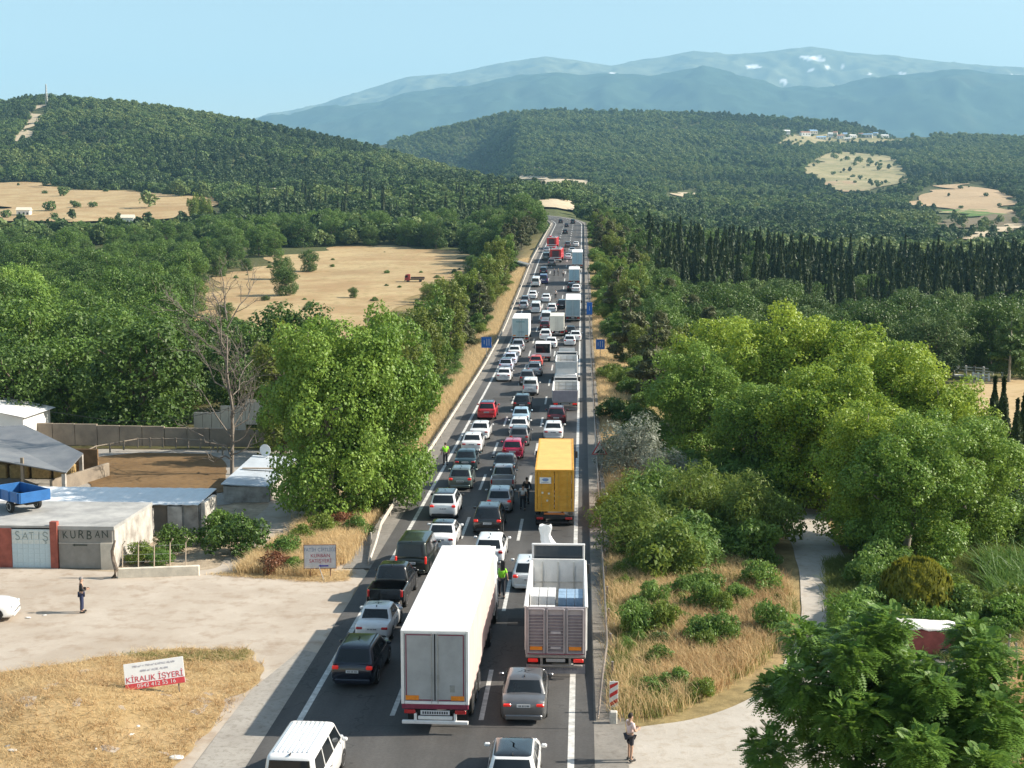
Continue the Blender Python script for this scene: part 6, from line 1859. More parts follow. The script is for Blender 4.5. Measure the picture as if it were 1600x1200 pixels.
    for z, q in ((1.60, .088), (1.65, .094), (1.70, .090), (1.74, .070), (1.765, .03)):
        rs.append([(math.cos(t) * q * .9, math.sin(t) * q + (.005 if z < 1.66 else .02), z + (.05 if math.sin(t) > .3 and z < 1.64 else 0)) for t in np.linspace(0, 2 * PI, 14, endpoint=False)])
    hc.loft(rs); link('hair', hc.mesh('hair', True, R(60)), root, hair or HAIRD)
    fc = MB().box((0, .115, 1.585), (.026, .035, .045), .01)
    link('nose', fc.mesh('nose'), root, SKIN)
    for s, n in ((-1, 'l'), (1, 'r')):
        w_ = J['wr' + n]; e = J['el' + n]
        d = Vector(w_) - Vector(e)
        q = (-d).to_track_quat('Z', 'Y').to_euler()
        link('hand', HAND, root, SKIN, w_, q)
        link('shoe', MB().box((s * .128, J['an' + n][1] + .06, .045), (.10, .27, .09), .03).mesh('shoe'), root, SHOE)
        link('ear', MB().box((s * .082, .015, 1.595), (.02, .035, .055), .008).mesh('ear'), root, SKIN)
    return root
NEON = mat('neon_vest', (.30, .75, .04), .7, 0, .1, 8, 0, 30, .3)
DKTR = mat('dark_trousers', (.02, .02, .026), .8); NAVYT = mat('navy_trousers', (.022, .03, .075), .8); WSHIRT = mat('white_shirt', (.68, .68, .70), .8); PINKS = mat('pale_pink_shirt', (.66, .50, .48), .8); BLKS = mat('black_jacket', (.012, .012, .014), .75)
def road_person(px, py, *a, **k):
    p, _ = rpos(px, py); return person((p[0], p[1], p[2] + .022), *a, **k)
road_person(784, 934, R(0), 'officer in a neon green vest walking between the semi trailer and the tipper', NEON, DKTR, 'walk', vest=NEON, hair=HAIRG, h=1.82)
road_person(768, 906, R(100), 'person in black standing beside the front of the semi trailer', BLKS, DKTR, 'stand', sleeves='long')
road_person(696, 727, R(20), 'officer in a neon vest standing at the left guard rail', NEON, DKTR, 'stand', vest=NEON, h=1.8)
road_person(817, 797, R(5), 'person in a white shirt walking left of the yellow container', WSHIRT, DKTR, 'walk')
road_person(823, 787, R(-5), 'person in black walking ahead of the white shirted one', BLKS, DKTR, 'walk', sleeves='long', h=1.82)
road_person(868, 467, R(180), 'person in a white top standing in the open gap of the queue', WSHIRT, DKTR)
road_person(866, 431, R(90), 'left one of two dark clothed people near the fire engines', mat('blue_top', (.03, .05, .12), .8), DKTR, sleeves='long')
road_person(872, 431, R(-90), 'right one of two dark clothed people near the fire engines', BLKS, DKTR, sleeves='long')
road_person(880, 434, R(150), 'person in a white top walking near the small blue doored lorry', WSHIRT, DKTR, 'walk')
p = at(128, 958); person((p[0], p[1], float(hm(p[0], p[1])) + .04), R(-70), 'man in black jacket and navy trousers standing on the dirt yard', BLKS, NAVYT, 'phone', hair=HAIRG, sleeves='long', h=1.8)
p = at(984, 1190); person((p[0], p[1], float(hm(p[0], p[1])) + .1), R(-60), 'man in a pale shirt and dark shorts at the end of the right rail', PINKS, mat('dark_shorts', (.03, .03, .04), .8), 'phone', shorts=True, h=1.75)

# ================================================================== SIGNS
POLE = mat('sign_pole', (.34, .33, .31), .5, .4, .2, 3)
SW = mat('sign_white', (.66, .66, .66), .5, 0, .06, 4); SRED = mat('sign_red', (.50, .03, .03), .5, 0, .1, 4); SBLK = mat('sign_black', (.02, .02, .02), .5); SBLUE = mat('sign_blue', (.02, .14, .50), .45, 0, .1, 4)
def prism_xz(pts, y0, y1):
    n = len(pts)
    return MB().add([(x, y0, z) for x, z in pts] + [(x, y1, z) for x, z in pts], [tuple(range(n)), tuple(range(2 * n - 1, n - 1, -1))] + [(i, n + i, n + (i + 1) % n, (i + 1) % n) for i in range(n)])
def warning_sign(px, py, label, zc=1.9, s=1.25, mirror=1):
    p = at(px, py, zc); g = float(hm(p[0], p[1])); z = zc - g
    root = empty('warning_sign', (p[0], p[1], g), R(3), label, 'road sign')
    link('pole', MB().tube([(0, .04, -.2), (0, .04, z + .3)], .032, 8).mesh('pole'), root, POLE)
    def tri(f, dz=0): return [(-s / 2 * f, z - s * .29 * f + dz), (s / 2 * f, z - s * .29 * f + dz), (0, z + s * .58 * f + dz)]
    pl = link('red_border', prism_xz(tri(1), -.01, .01).mesh('red_border'), root, SRED)
    link('white_face', prism_xz(tri(.76), -.016, -.009).mesh('white_face'), pl, SW)
    link('slope_symbol', prism_xz([(-.30 * s * mirror, z - s * .20), (.30 * s * mirror, z - s * .20), (.12 * s * mirror, z + s * .14)], -.022, -.015).mesh('slope_symbol'), pl, SBLK)
warning_sign(655, 720, 'triangular steep grade sign left of the left guard rail')
warning_sign(937, 703, 'triangular steep grade sign beside the right guard rail')
def blue_sign(px, py, label, w, h, zc, bars):
    p = at(px, py, zc); g = float(hm(p[0], p[1]))
    root = empty('lane_sign', (p[0], p[1], g), R(3), label, 'road sign'); z = zc - g
    link('pole', MB().tube([(0, .04, -.2), (0, .04, z)], .04, 8).mesh('pole'), root, POLE)
    b = link('blue_panel', MB().box((0, 0, z), (w, .03, h), .01).mesh('blue_panel'), root, SBLUE)
    for i, x in enumerate(bars): link('lane_bar', MB().box((x * w, -.02, z + .02), (w * .05, .008, h * (.62 if i else .35))).mesh('lane_bar'), b, SW)
blue_sign(760, 535, 'blue lane sign above the left guard rail', 1.35, 1.45, 4.0, (-.22, .04, .26))
blue_sign(938, 538, 'blue lane sign above the right guard rail', 1.2, 1.35, 3.6, (-.25, .0, .25))
blue_sign(921, 482, 'small pale blue sign at the right rail farther up the road', .9, 2.0, 6.2, (0,))
# red and white panel at the rail end
p = at(959, 1085, .75)
root = empty('hazard_panel', (p[0], p[1], 0), R(2), 'red and white striped panel at the near end of the right rail', 'road sign')
link('pole', MB().tube([(0, .05, -.1), (0, .05, 1.3)], .03, 8).mesh('pole'), root, POLE)
bp = link('panel', MB().box((0, 0, .75), (.34, .03, 1.05), .01).mesh('panel'), root, SW)
for k in range(3):
    z = .35 + k * .36
    link('stripe', prism_xz([(-.16, z - .10 + (.0)), (.16, z + .10), (.16, z + .26 if k < 2 else min(z + .26, 1.26)), (-.16, z + .06)], -.022, -.014).mesh('stripe'), bp, SRED)
# short white marker post at the rail end
MP = link('marker_block', MB().box((0, 0, .22), (.3, .22, .55), .04).mesh('marker_block'), None, mat('worn_white_block', (.50, .47, .42), .8, 0, .2, 5), (1.30, 50.0, 0))
tag(MP, 'worn concrete block anchoring the near end of the right rail', 'block')

# farm sign
p = at(500, 868, 1.25)
root = empty('farm_sign', (p[0], p[1], float(hm(p[0], p[1]))), R(6), 'hand painted farm sign with blue and red lettering beside the lane', 'sign')
fb = link('board', MB().box((0, 0, 1.22), (1.72, .04, 1.28), .008).mesh('board'), root, mat('grey_white_board', (.50, .50, .52), .7, 0, .12, 3))
fr = MB()
for s in (-1, 1): fr.box((s * .87, 0, 1.22), (.03, .06, 1.34)); 
for s in (-1, 1): fr.box((0, 0, 1.22 + s * .655), (1.71, .06, .03))
link('frame', fr.mesh('frame'), fb, mat('rusty_frame', (.20, .11, .08), .8))
for x in (-.55, .55): link('leg', MB().tube([(x, .03, -.1), (x, .03, .6)], .03, 6).mesh('leg'), root, mat('rusty_frame', (.20, .11, .08), .8))
link('prop', MB().tube([(.25, -.6, .03), (-.05, -.03, .62)], .025, 6).mesh('prop'), root, POLE)
LB = mat('letter_blue_grey', (.16, .22, .32), .7); LR = mat('letter_dark_red', (.33, .05, .08), .7); LA = mat('arrow_blue', (.05, .05, .30), .7)
mtext('lettering', 'FATİH ÇİFTLİĞİ', .27, LB, fb, (0, -.026, 1.60), (R(90), 0, 0), .86)
mtext('lettering', 'KURBAN', .27, LR, fb, (.02, -.026, 1.27), (R(90), 0, 0), 1.0)
mtext('lettering', 'SATIŞYERİ', .27, LR, fb, (.02, -.026, .98), (R(90), 0, 0), .95)
link('arrow', prism_xz([(-.10, .71), (.05, .79), (.05, .75), (.45, .75), (.45, .67), (.05, .67), (.05, .63)], -.03, -.022).mesh('arrow'), fb, LA)
# rental notice on the mound
p = at(243, 1056, 1.0); gz = float(hm(p[0], p[1]))
root = empty('rental_sign', (p[0], p[1], gz), R(-2), 'white and red rental notice board on the mown grass mound', 'sign')
root.rotation_euler = (R(-14), R(-5), R(14))
root.location.z += .16
rb = link('board', MB().box((0, 0, .62), (2.35, .04, 1.05), .008).mesh('board'), root, mat('notice_white', (.74, .74, .74), .6, 0, .04, 3))
link('red_band', MB().box((0, -.024, .22), (2.34, .006, .24)).mesh('red_band'), rb, mat('notice_red', (.55, .06, .07), .6))
NR = mat('notice_red_letter', (.52, .04, .06), .6); NG = mat('notice_grey_letter', (.42, .40, .46), .6)
mtext('lettering', 'KİRALIK İŞYERİ', .32, NR, rb, (0, -.026, .48), (R(90), 0, 0), .98)
mtext('lettering', '700 m² + 750 m² KAPALI ALAN', .12, NG, rb, (0, -.026, 1.0), (R(90), 0, 0), 1.05)
mtext('lettering', '4000 m² AÇIK ALAN', .12, NG, rb, (0, -.026, .80), (R(90), 0, 0), 1.05)
mtext('lettering', '0542 412 55 16', .22, SW, rb, (.05, -.03, .22), (R(90), 0, 0), 1.1)
for x in (-.9, .9): link('leg', MB().box((x, .06, .25), (.06, .06, 1.0)).mesh('leg'), root, mat('notice_leg', (.25, .20, .15), .8))

# ================================================================== FARM
def zat(x, y, row):
    lo, hi = -5.0, 17.0
    for _ in range(40):
        m = (lo + hi) / 2
        if proj(x, y, m)[1] > row: lo = m
        else: hi = m
    return lo
def xat(px, y):
    lo, hi = -200.0, 200.0
    for _ in range(50):
        m = (lo + hi) / 2
        if proj(m, y, 1.0)[0] < px: lo = m
        else: hi = m
    return lo
WALLW = mat('patchy_white_wall', (.60, .57, .52), .85, 0, .05, 1.1, .2, 8, .3, 0, 7, (.24, .215, .19))
CWALL = mat('stained_shaded_concrete', (.33, .275, .21), .9, 0, .1, .7, .25, 8, .3, 0, 7, (.18, .15, .12))  # stained tan concrete, darkened to carry the shade on the retaining wall
RUSTP = mat('red_oxide_pier', (.30, .085, .06), .8, 0, .25, 2)
TILEB = mat('pale_blue_panel', (.50, .60, .64), .7, 0, .12, 1.5)
DOORG = mat('grey_sheet_door', (.25, .24, .22), .7, .1, .15, 1.5)
SLABM = mat('concrete_slab_top', (.34, .34, .335), .9, 0, .3, .5, .1, 6, .3, 0, 6, (.46, .45, .43))
SHEETW = mat('white_sheet_roof', (.72, .74, .76), .5, .1, .08, 1)
SHEETG = mat('grey_sheet_roof', (.16, .17, .19), .6, .15, .1, .5, 0, 30, .4, 0, 6, (.23, .235, .24))
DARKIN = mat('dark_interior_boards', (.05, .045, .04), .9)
y0 = 72.3; H0 = zat(-29, y0, 822)
terr = empty('farm_terrace', (-26, y0, 0), 0, 'concrete terrace building with painted gates facing the yard', 'building')
x1 = 0.0; x0 = -30.0
link('slab', MB().box((x0 / 2, 3.4, H0 - .1), (-x0, 6.8, .2)).mesh('slab'), terr, SLABM)
link('side_wall', MB().box((-.12, 3.4, (H0 - .2) / 2), (.24, 6.6, H0 - .2)).mesh('side_wall'), terr, WALLW)
fx = lambda px: xat(px, y0) + 26
link('pier', MB().box(((fx(-90) + fx(19)) / 2, .1, (H0 - .15) / 2), (fx(19) - fx(-90), .3, H0 - .15)).mesh('pier'), terr, RUSTP)
pn = link('blue_panel', MB().box(((fx(19) + fx(80)) / 2, .12, (H0 - .12) / 2), (fx(80) - fx(19), .24, H0 - .12)).mesh('blue_panel'), terr, TILEB)
wd = fx(80) - fx(19)
for i in range(7):
    for j in range(8):
        if (j >= 5): m_ = mat('pale_tile', (.58, .62, .60), .6, 0, .12, 6)
        else: m_ = TILEB
        link('tile', MB().box((fx(19) + (i + .5) * wd / 7, -.004, .06 + (j + .5) * (H0 - .3) / 8), (wd / 7 - .03, .02, (H0 - .3) / 8 - .03), .004).mesh('tile') if i == 0 and j == 0 else bpy.data.meshes.get('tile'), pn, m_, None if i == 0 and j == 0 else (i * wd / 7, 0, j * (H0 - .3) / 8))
def graffiti(word, x0, x1, z, size, m_, par, y_):
    gr_ = random.Random(len(word) * 3); n_ = len(word)
    for i_, ch_ in enumerate(word):
        mtext('letter', ch_, size * gr_.uniform(.88, 1.14), m_, par, (x0 + (x1 - x0) * (i_ + .5) / n_ + gr_.uniform(-.03, .03), y_, z + gr_.uniform(-.05, .05)), (R(90), R(gr_.uniform(-7, 7)), 0), gr_.uniform(.7, .95))
graffiti('SATIŞ', fx(24), fx(77), H0 - .62, .66, mat('faded_graffiti', (.26, .31, .30), .8), pn, -.02)
link('pier', MB().box(((fx(80) + fx(91)) / 2, .05, (H0 + .25) / 2), (fx(91) - fx(80), .34, H0 + .25)).mesh('pier'), terr, RUSTP)
dr_ = link('sheet_door', MB().box(((fx(92) + fx(176)) / 2, .06, H0 * .5 - .06), (fx(176) - fx(92), .1, H0 - .16), .01).mesh('sheet_door'), terr, DOORG)
link('door_rail', MB().box(((fx(92) + fx(160)) / 2, -.0, H0 * .60), (fx(160) - fx(92), .04, .05)).mesh('door_rail'), dr_, mat('pale_door_rail', (.40, .38, .35), .7))
link('white_wall', MB().box(((fx(158) + fx(179)) / 2, -.02, H0 * .31), (fx(179) - fx(158), .14, H0 * .62)).mesh('white_wall'), terr, mat('cream_render', (.60, .54, .45), .85, 0, .12, 2))
GRAF = mat('green_black_graffiti', (.05, .06, .05), .8)
graffiti('KURBAN', fx(96), fx(172), H0 - .5, .64, GRAF, dr_, 0.0)
ac = (fx(92) + fx(160)) / 2
link('arrow_mark', prism_xz([(ac - .45, H0 * .56), (ac - .30, H0 * .56 + .08), (ac - .30, H0 * .56 + .03), (ac + .4, H0 * .56 + .03), (ac + .4, H0 * .56 - .03), (ac - .30, H0 * .56 - .03), (ac - .30, H0 * .56 - .08)], -.03, -.02).mesh('arrow_mark'), dr_, GRAF)
# long white roofed shed
ya, yb = 82.0, 86.0
zf, zb = zat(-30, ya, 787), zat(-30, yb, 763)
sh = empty('long_shed', (-30, ya, 0), 0, 'long low shed with a bright white sheet roof', 'building')
xl, xr = xat(-30, ya) + 30, xat(312, ya) + 30
a = MB(); n = 40; rings = []
for i in range(n + 1):
    x = xl + (xr - xl) * i / n; o = .025 * (i % 2)
    rings.append([(x, -.3, zf + o), (x, yb - ya, zb + o)])
ro = link('roof', a.loft(rings, closed=False, caps=False).mesh('roof', fix=False), sh, SHEETW); so_ = ro.modifiers.new('sheet', 'SOLIDIFY'); so_.thickness = .05
link('back_wall', MB().box(((xl + xr) / 2, yb - ya - .1, zb / 2 - .05), (xr - xl, .2, zb - .1)).mesh('back_wall'), sh, DARKIN)
for i in range(6): link('post', MB().box((lerp(xl + .5, xr - 4.2, i / 5), .0, zf / 2 - .03), (.14, .14, zf - .06)).mesh('post'), sh, CWALL)
for (pa, pb, dy, m_) in ((226, 240, -.9, WALLW), (240, 262, .15, CWALL), (262, 285, -.2, WALLW), (285, 311, .1, WALLW)):
    xa_, xb_ = xat(pa, ya + dy) + 30, xat(pb, ya + dy) + 30
    link('end_wall', MB().box(((xa_ + xb_) / 2, dy, zf / 2 - .04), (xb_ - xa_ - .03, .18, zf - .08)).mesh('end_wall'), sh, m_)
link('end_wall', MB().box((xr - .1, (yb - ya) / 2, zf / 2 - .04), (.2, yb - ya - .3, zf - .1)).mesh('end_wall'), sh, WALLW)
link('pale_block', MB().box((xat(146, ya + .4) + 30, .3, zf - .35), (.3, .2, .2), .08).mesh('pale_block'), sh, SHEETW)  # small rounded white block below the front roof edge
pw = xat(320, 81)
tag(link('wall_pillar', MB().box((0, 0, 1.05), (.28, 2.6, 2.1), .03).mesh('wall_pillar'), None, WALLW, (pw, 82, 0)), 'white rendered wall end beside the long shed', 'wall')
# bent fence on its low wall
a0, a1 = at(184, 904), at(312, 899)
fe = empty('bent_fence', (a0[0], a0[1], 0), math.atan2(a1[1] - a0[1], a1[0] - a0[0]), 'wire fence with bent top posts on a low white wall', 'fence')
FL = math.hypot(a1[0] - a0[0], a1[1] - a0[1])
link('low_wall', MB().box((FL / 2, 0, .27), (FL, .24, .62), .04).mesh('low_wall'), fe, mat('cream_low_wall', (.62, .56, .46), .85, 0, .15, 2, .2, 10))
for i in range(5):
    x = .25 + i * (FL - 1.0) / 4
    link('fence_post', MB().tube([(x, .05, .3), (x + .05, .05, 1.85), (x + .22, -.05, 2.1)], .035, 6).mesh('fence_post'), fe, mat('rusty_pale_post', (.42, .34, .26), .8))
for z in (.9, 1.3, 1.75): link('wire', MB().tube([(.25, .05, z), (FL * .5, .05, z - .03), (FL - .75, .05, z)], .008, 4).mesh('wire'), fe, STEEL)
st = at(178, 904)
tag(link('stump', MB().tube(bend((0, 0, 0), (.1, .1, 2.1), np.random.default_rng(3), 4, .1), [.16, .13, .11, .09, .05], 8).mesh('stump', True), None, BARK, (st[0], st[1], 0)), 'dark twisted stump beside the grey sheet door', 'stump')
# paddock
PAD = soilmat('brown_paddock_sand', (.155, .095, .045), (.20, .125, .06), (.10, .065, .035), .3, 2.0, .5)
pad = [tuple(at(*q)[:2]) for q in ((128, 742), (140, 716), (215, 703), (330, 706), (352, 722), (354, 770), (250, 780), (150, 772))]
drape('paddock', wobble(pad, .15, 1.2), PAD, .07, 2.0, 'brown earth paddock behind the farm sheds')
pf = empty('paddock_fence', (0, 0, 0), 0, 'low pipe fence along the far side of the paddock', 'fence')
fp = [at(*q) for q in ((128, 722), (150, 711), (215, 699), (275, 699), (333, 702), (356, 716))]
link('rail', MB().tube([(q[0], q[1], .75) for q in fp], .05, 6).mesh('rail'), pf, CWALL)
for q0, q1 in zip(fp, fp[1:]):
    for k in (0, .33, .66): link('post', MB().box((lerp(q0[0], q1[0], k), lerp(q0[1], q1[1], k), .42), (.12, .12, .85)).mesh('post'), pf, CWALL)
tag(link('paddock_wall', MB().box((0, 0, .5), (.25, 7.5, 1.1), .03).mesh('paddock_wall'), None, CWALL, (at(138, 752)[0], at(138, 752)[1] - 1.5, 0), (0, 0, R(-12))), 'low broken wall at the left side of the paddock', 'wall')
# grey roofed open shed
gs = empty('open_shed', (-40, 94, 0), 0, 'open farm shed with a large grey sheet roof', 'building')
def gpt(px, row, y): x = xat(px, y); return (x + 40, y - 94, zat(x, y, row))
A, B, C_, D, E_ = gpt(-40, 712, 93), gpt(104, 738, 92.5), gpt(131, 708, 97), gpt(40, 664, 107), gpt(-40, 668, 107)
ro = link('roof', MB().add([A, B, C_, D, E_], [(0, 1, 2, 3, 4)]).mesh('roof', fix=False), gs, SHEETG); q = ro.modifiers.new('sheet', 'SOLIDIFY'); q.thickness = .08
for q in (A, B, C_): link('post', MB().box((q[0] - .25, q[1] + .2, q[2] / 2 - .1), (.26, .26, q[2] - .1)).mesh('post'), gs, WALLW)
link('post', MB().box(((A[0] + B[0]) / 2, A[1] + .2, A[2] / 2 - .1), (.2, .2, A[2] - .1)).mesh('post'), gs, CWALL)
link('back_wall', MB().box((-3, 6, 1.1), (12, .2, 2.2)).mesh('back_wall'), gs, mat('brown_boards', (.20, .12, .06), .9, 0, .3, 2))
for i in range(4): link('hay_bale', MB().box((-4.5 + i * 1.7, 5.5, .55), (1.5, 1.1, 1.1), .1).mesh('hay_bale'), gs, mat('hay', (.38, .26, .11), .95, 0, .3, 4, .5, 20))
# white gabled building
wy = 114.0; wx = xat(37, wy); zt_, ze = zat(wx, wy, 655), zat(wx, wy, 640)
wb = empty('white_barn', (wx, wy, 0), 0, 'white gabled barn at the left edge behind the grey roof', 'building')
link('wall', MB().box((-6, 3, zt_ / 2 + .1), (12, 6, zt_ + .2)).mesh('wall'), wb, mat('bright_white_wall', (.72, .71, .69), .8, 0, .06, 1))
rz_ = zat(wx - 4, wy + 3, 627)
link('roof', MB().add([(.4, -.5, zt_ + .2), (.4, 6.5, zt_ + .2), (-4.5, 6.5, rz_), (-4.5, -.5, rz_), (-12.4, 6.5, zt_), (-12.4, -.5, zt_)], [(0, 1, 2, 3), (3, 2, 4, 5)]).mesh('roof'), wb, mat('white_roof_sheet', (.74, .74, .74), .6, .05, .06, 1))
link('gable', MB().add([(0, -.01, zt_ + .1), (-12, -.01, zt_), (-4.5, -.01, rz_ - .05)], [(0, 1, 2)]).mesh('gable', fix=False), wb, mat('bright_white_wall', (.72, .71, .69), .8, 0, .06, 1))
# small shed with dish
sy = 91.0; sx0, sx1 = xat(349, sy), xat(421, sy); sz0 = zat(sx0, sy, 755); sz1 = zat(sx0, sy + 9, 711)
ss = empty('dish_shed', (sx0, sy, 0), 0, 'small shed with a pale sloping roof beside the dead tree', 'building')
w_ = sx1 - sx0
ro = link('roof', MB().add([(-.1, -.25, sz0), (w_ + .1, -.25, sz0 - .15), (w_ + .1, 9, sz1 - .15), (-.1, 9, sz1)], [(0, 1, 2, 3)]).mesh('roof', fix=False), ss, mat('pale_blue_grey_roof', (.47, .51, .55), .6, .1, .15, .8)); q = ro.modifiers.new('sheet', 'SOLIDIFY'); q.thickness = .07
link('front_wall', MB().box((w_ / 2, .1, sz0 / 2 - .12), (w_, .2, sz0 - .2)).mesh('front_wall'), ss, WALLW)
link('side_wall', MB().add([(0, 0, 0), (0, 8.8, 0), (0, 8.8, sz1 - .08), (0, 0, sz0 - .1), (w_, 0, 0), (w_, 8.8, 0), (w_, 8.8, sz1 - .25), (w_, 0, sz0 - .25)], [(0, 1, 2, 3), (4, 7, 6, 5)]).mesh('side_wall', fix=False), ss, WALLW)
link('roof_board', MB().box((w_ / 2 + .2, 4.2, (sz0 + sz1) / 2 + .08), (w_ - .2, .3, .06)).mesh('roof_board'), ss, mat('old_board', (.35, .27, .2), .8))
ds = empty('satellite_dish', (sx0 + 1.0, sy + 8.6, sz1 - .1), R(-20), 'round white satellite dish on the small shed', 'dish')
dd = MB(); dd.loft([[(q * math.cos(t), -.05 + q * q * -.25 - .02 * k, .55 + q * math.sin(t)) for t in np.linspace(0, 2 * PI, 18, endpoint=False)] for k, q in ((0, .04), (0, .25), (0, .48), (1, .48), (1, .04))])
link('dish', dd.mesh('dish', True, R(40)), ds, SHEETW); link('pole', MB().tube([(0, .1, 0), (0, .0, .55)], .03, 6).mesh('pole'), ds, STEEL)
# retaining walls
rw = empty('retaining_wall', (-30, 117, 0), 0, 'long stained concrete retaining wall behind the farm court', 'wall')
xa_, xb_ = xat(48, 117) + 30, xat(430, 116) + 30; npn = 11
for i in range(npn):
    u0, u1 = lerp(xa_, xb_, i / npn), lerp(xa_, xb_, (i + 1) / npn)
    zt2 = zat((u0 + u1) / 2 - 30, 117, lerp(661, 674, i / npn)) + .03 * (i % 3)
    link('panel', MB().box(((u0 + u1) / 2, 0, zt2 / 2 - .15), (u1 - u0 - .04, .3, zt2 + .3), .02).mesh('panel'), rw, CWALL)
sw_ = empty('stepped_wall', (xat(303, 124), 124, 0), 0, 'pale stepped block wall climbing to the big plane tree', 'wall')
CRW = mat('pale_block_wall', (.56, .50, .43), .85, 0, .1, 1.2, .1, 8)
for i, (pa, pb, ra, rb_) in enumerate(((303, 345, 644, 668), (345, 384, 634, 660), (384, 425, 624, 650))):
    xa2, xb2 = xat(pa, 124), xat(pb, 124); zt3, zb3 = zat(xa2, 124, ra), zat(xa2, 124, rb_)
    for k in range(3):
        u0, u1 = lerp(xa2, xb2, k / 3) - sw_.location.x, lerp(xa2, xb2, (k + 1) / 3) - sw_.location.x
        link('panel', MB().box(((u0 + u1) / 2, .02 * i, (zt3 + zb3) / 2 - .4), (u1 - u0 - .03, .25, zt3 - zb3 + .8), .015).mesh('panel'), sw_, CRW)
# blue farm trailer
bt = empty('farm_trailer', (xat(34, 76.6), 76.6, H0 + .01), R(52), 'blue farm trailer standing on the concrete terrace', 'trailer')
FB = mat('trailer_blue', (.025, .13, .36), .5, .1, .15, 2, 0, 30, .4, .2); FG = mat('trailer_faded_blue', (.07, .12, .22), .6, .1, .2, 2)
for s, m_ in ((-1, FG), (1, FB)):
    wl = link('side_board', MB().box((s * .95, 0, 1.0), (.06, 3.4, .62), .01).mesh('side_board'), bt, FB)
    for k in range(4): link('board_rib', MB().box((s * 1.0, -1.5 + k, 1.0), (.06, .07, .6)).mesh('board_rib'), wl, FB)
for y in (-1.7, 1.7): link('end_board', MB().box((0, y, 1.0), (1.85, .06, .62), .01).mesh('end_board'), bt, FB)
link('bed', MB().box((0, 0, .70), (1.85, 3.35, .06)).mesh('bed'), bt, DARKSTEEL)
link('drawbar', MB().tube([(0, 1.6, .55), (0, 3.0, .4)], .06, 6).mesh('drawbar'), bt, DARKSTEEL)
link('axle', MB().box((0, -.4, .42), (1.6, .12, .12)).box((0, -.4, .56), (.8, 2.0, .14)).mesh('axle'), bt, DARKSTEEL)
for s in (-1, 1): wheel(bt, s * .86, -.4, .36, .2, mat('pale_rim', (.55, .53, .48), .6))
# red heap by the paddock
rh = MB(); rs = []
for z, q in ((0, .30), (.12, .33), (.22, .26), (.3, .12)): rs.append([(q * 1.5 * (1 + .12 * math.sin(3 * t)) * math.cos(t), q * .8 * math.sin(t), z) for t in np.linspace(0, 2 * PI, 14, endpoint=False)])
q = at(142, 708); tag(rh.loft(rs).obj('red_tarp', mat('red_tarp', (.50, .04, .06), .6, 0, .15, 3, .3, 8), None, True, R(50), (q[0], q[1], .05)), 'red tarpaulin heap at the corner of the grey roofed shed', 'tarpaulin')
# hanging cable from the dead tree
q0 = at(362, 742); cb = MB().tube([(q0[0] - .1, q0[1], 5.2), (q0[0] - 6, q0[1] + 4, 3.6), (q0[0] - 12, q0[1] + 8, 3.0), (q0[0] - 19, q0[1] + 12, 3.2)], .02, 5).obj('overhead_cable', BLACK, None)
tag(cb, 'thin cable hanging between the dead tree and the barn', 'cable')

# ================================================================== RIGHT SIDE
q = hit(1442, 1022)
wl = empty('derelict_lorry', q, R(80), 'derelict white roofed lorry body hidden behind the locust tree', 'lorry')
link('body', MB().box((0, 0, 1.05), (2.1, 3.6, 1.5), .05).mesh('body'), wl, mat('faded_red_panel', (.20, .05, .045), .7, 0, .25, 2))
rb2 = MB(); rs = []
wr = np.random.default_rng(8)
for i in range(10):
    y = -1.9 + i * .42; rs.append([(x, y, 1.85 + .18 * math.cos(x * 1.2) + wr.normal() * .035) for x in np.linspace(-1.1, 1.1, 7)])
ro = link('roof', rb2.loft(rs, closed=False, caps=False).mesh('roof', True, R(20), fix=False), wl, mat('torn_white_cover', (.74, .70, .66), .7, 0, .12, 3, .3, 8)); q2 = ro.modifiers.new('sheet', 'SOLIDIFY'); q2.thickness = .05
for s in (-1, 1):
    for y in (-1.2, 1.2): wheel(wl, s * .95, y, .4, .22)
wl.scale = (.72, .72, .72)
cab(wl, 1.85, 2.0, 2.0, mat('grey_white_cab', (.55, .55, .54), .6, 0, .15, 2), .45, 1.4, False)
rf = empty('garden_fence', hit(1545, 1020), 0, 'leaning wooden post fence at the right edge of the picture', 'fence')
rl = rf.location; ends = []
for i, (px, py, h_) in enumerate(((1540, 1030, 1.3), (1556, 1048, 1.7), (1572, 1040, 1.4), (1590, 1062, 1.6), (1606, 1066, 1.5))):
    c = hit(px, py); e = (c[0] - rl.x, c[1] - rl.y, c[2] - rl.z); ends.append(e)
    link('post', MB().tube([(e[0], e[1], e[2] - .2), (e[0] + .12 * (-1) ** i, e[1], e[2] + h_)], [.06, .045], 6).mesh('post'), rf, mat('grey_fence_wood', (.26, .23, .19), .9, 0, .3, 6))
for z in (.5, 1.0): link('wire', MB().tube([(e[0], e[1], e[2] + z) for e in ends], .008, 4).mesh('wire'), rf, STEEL)
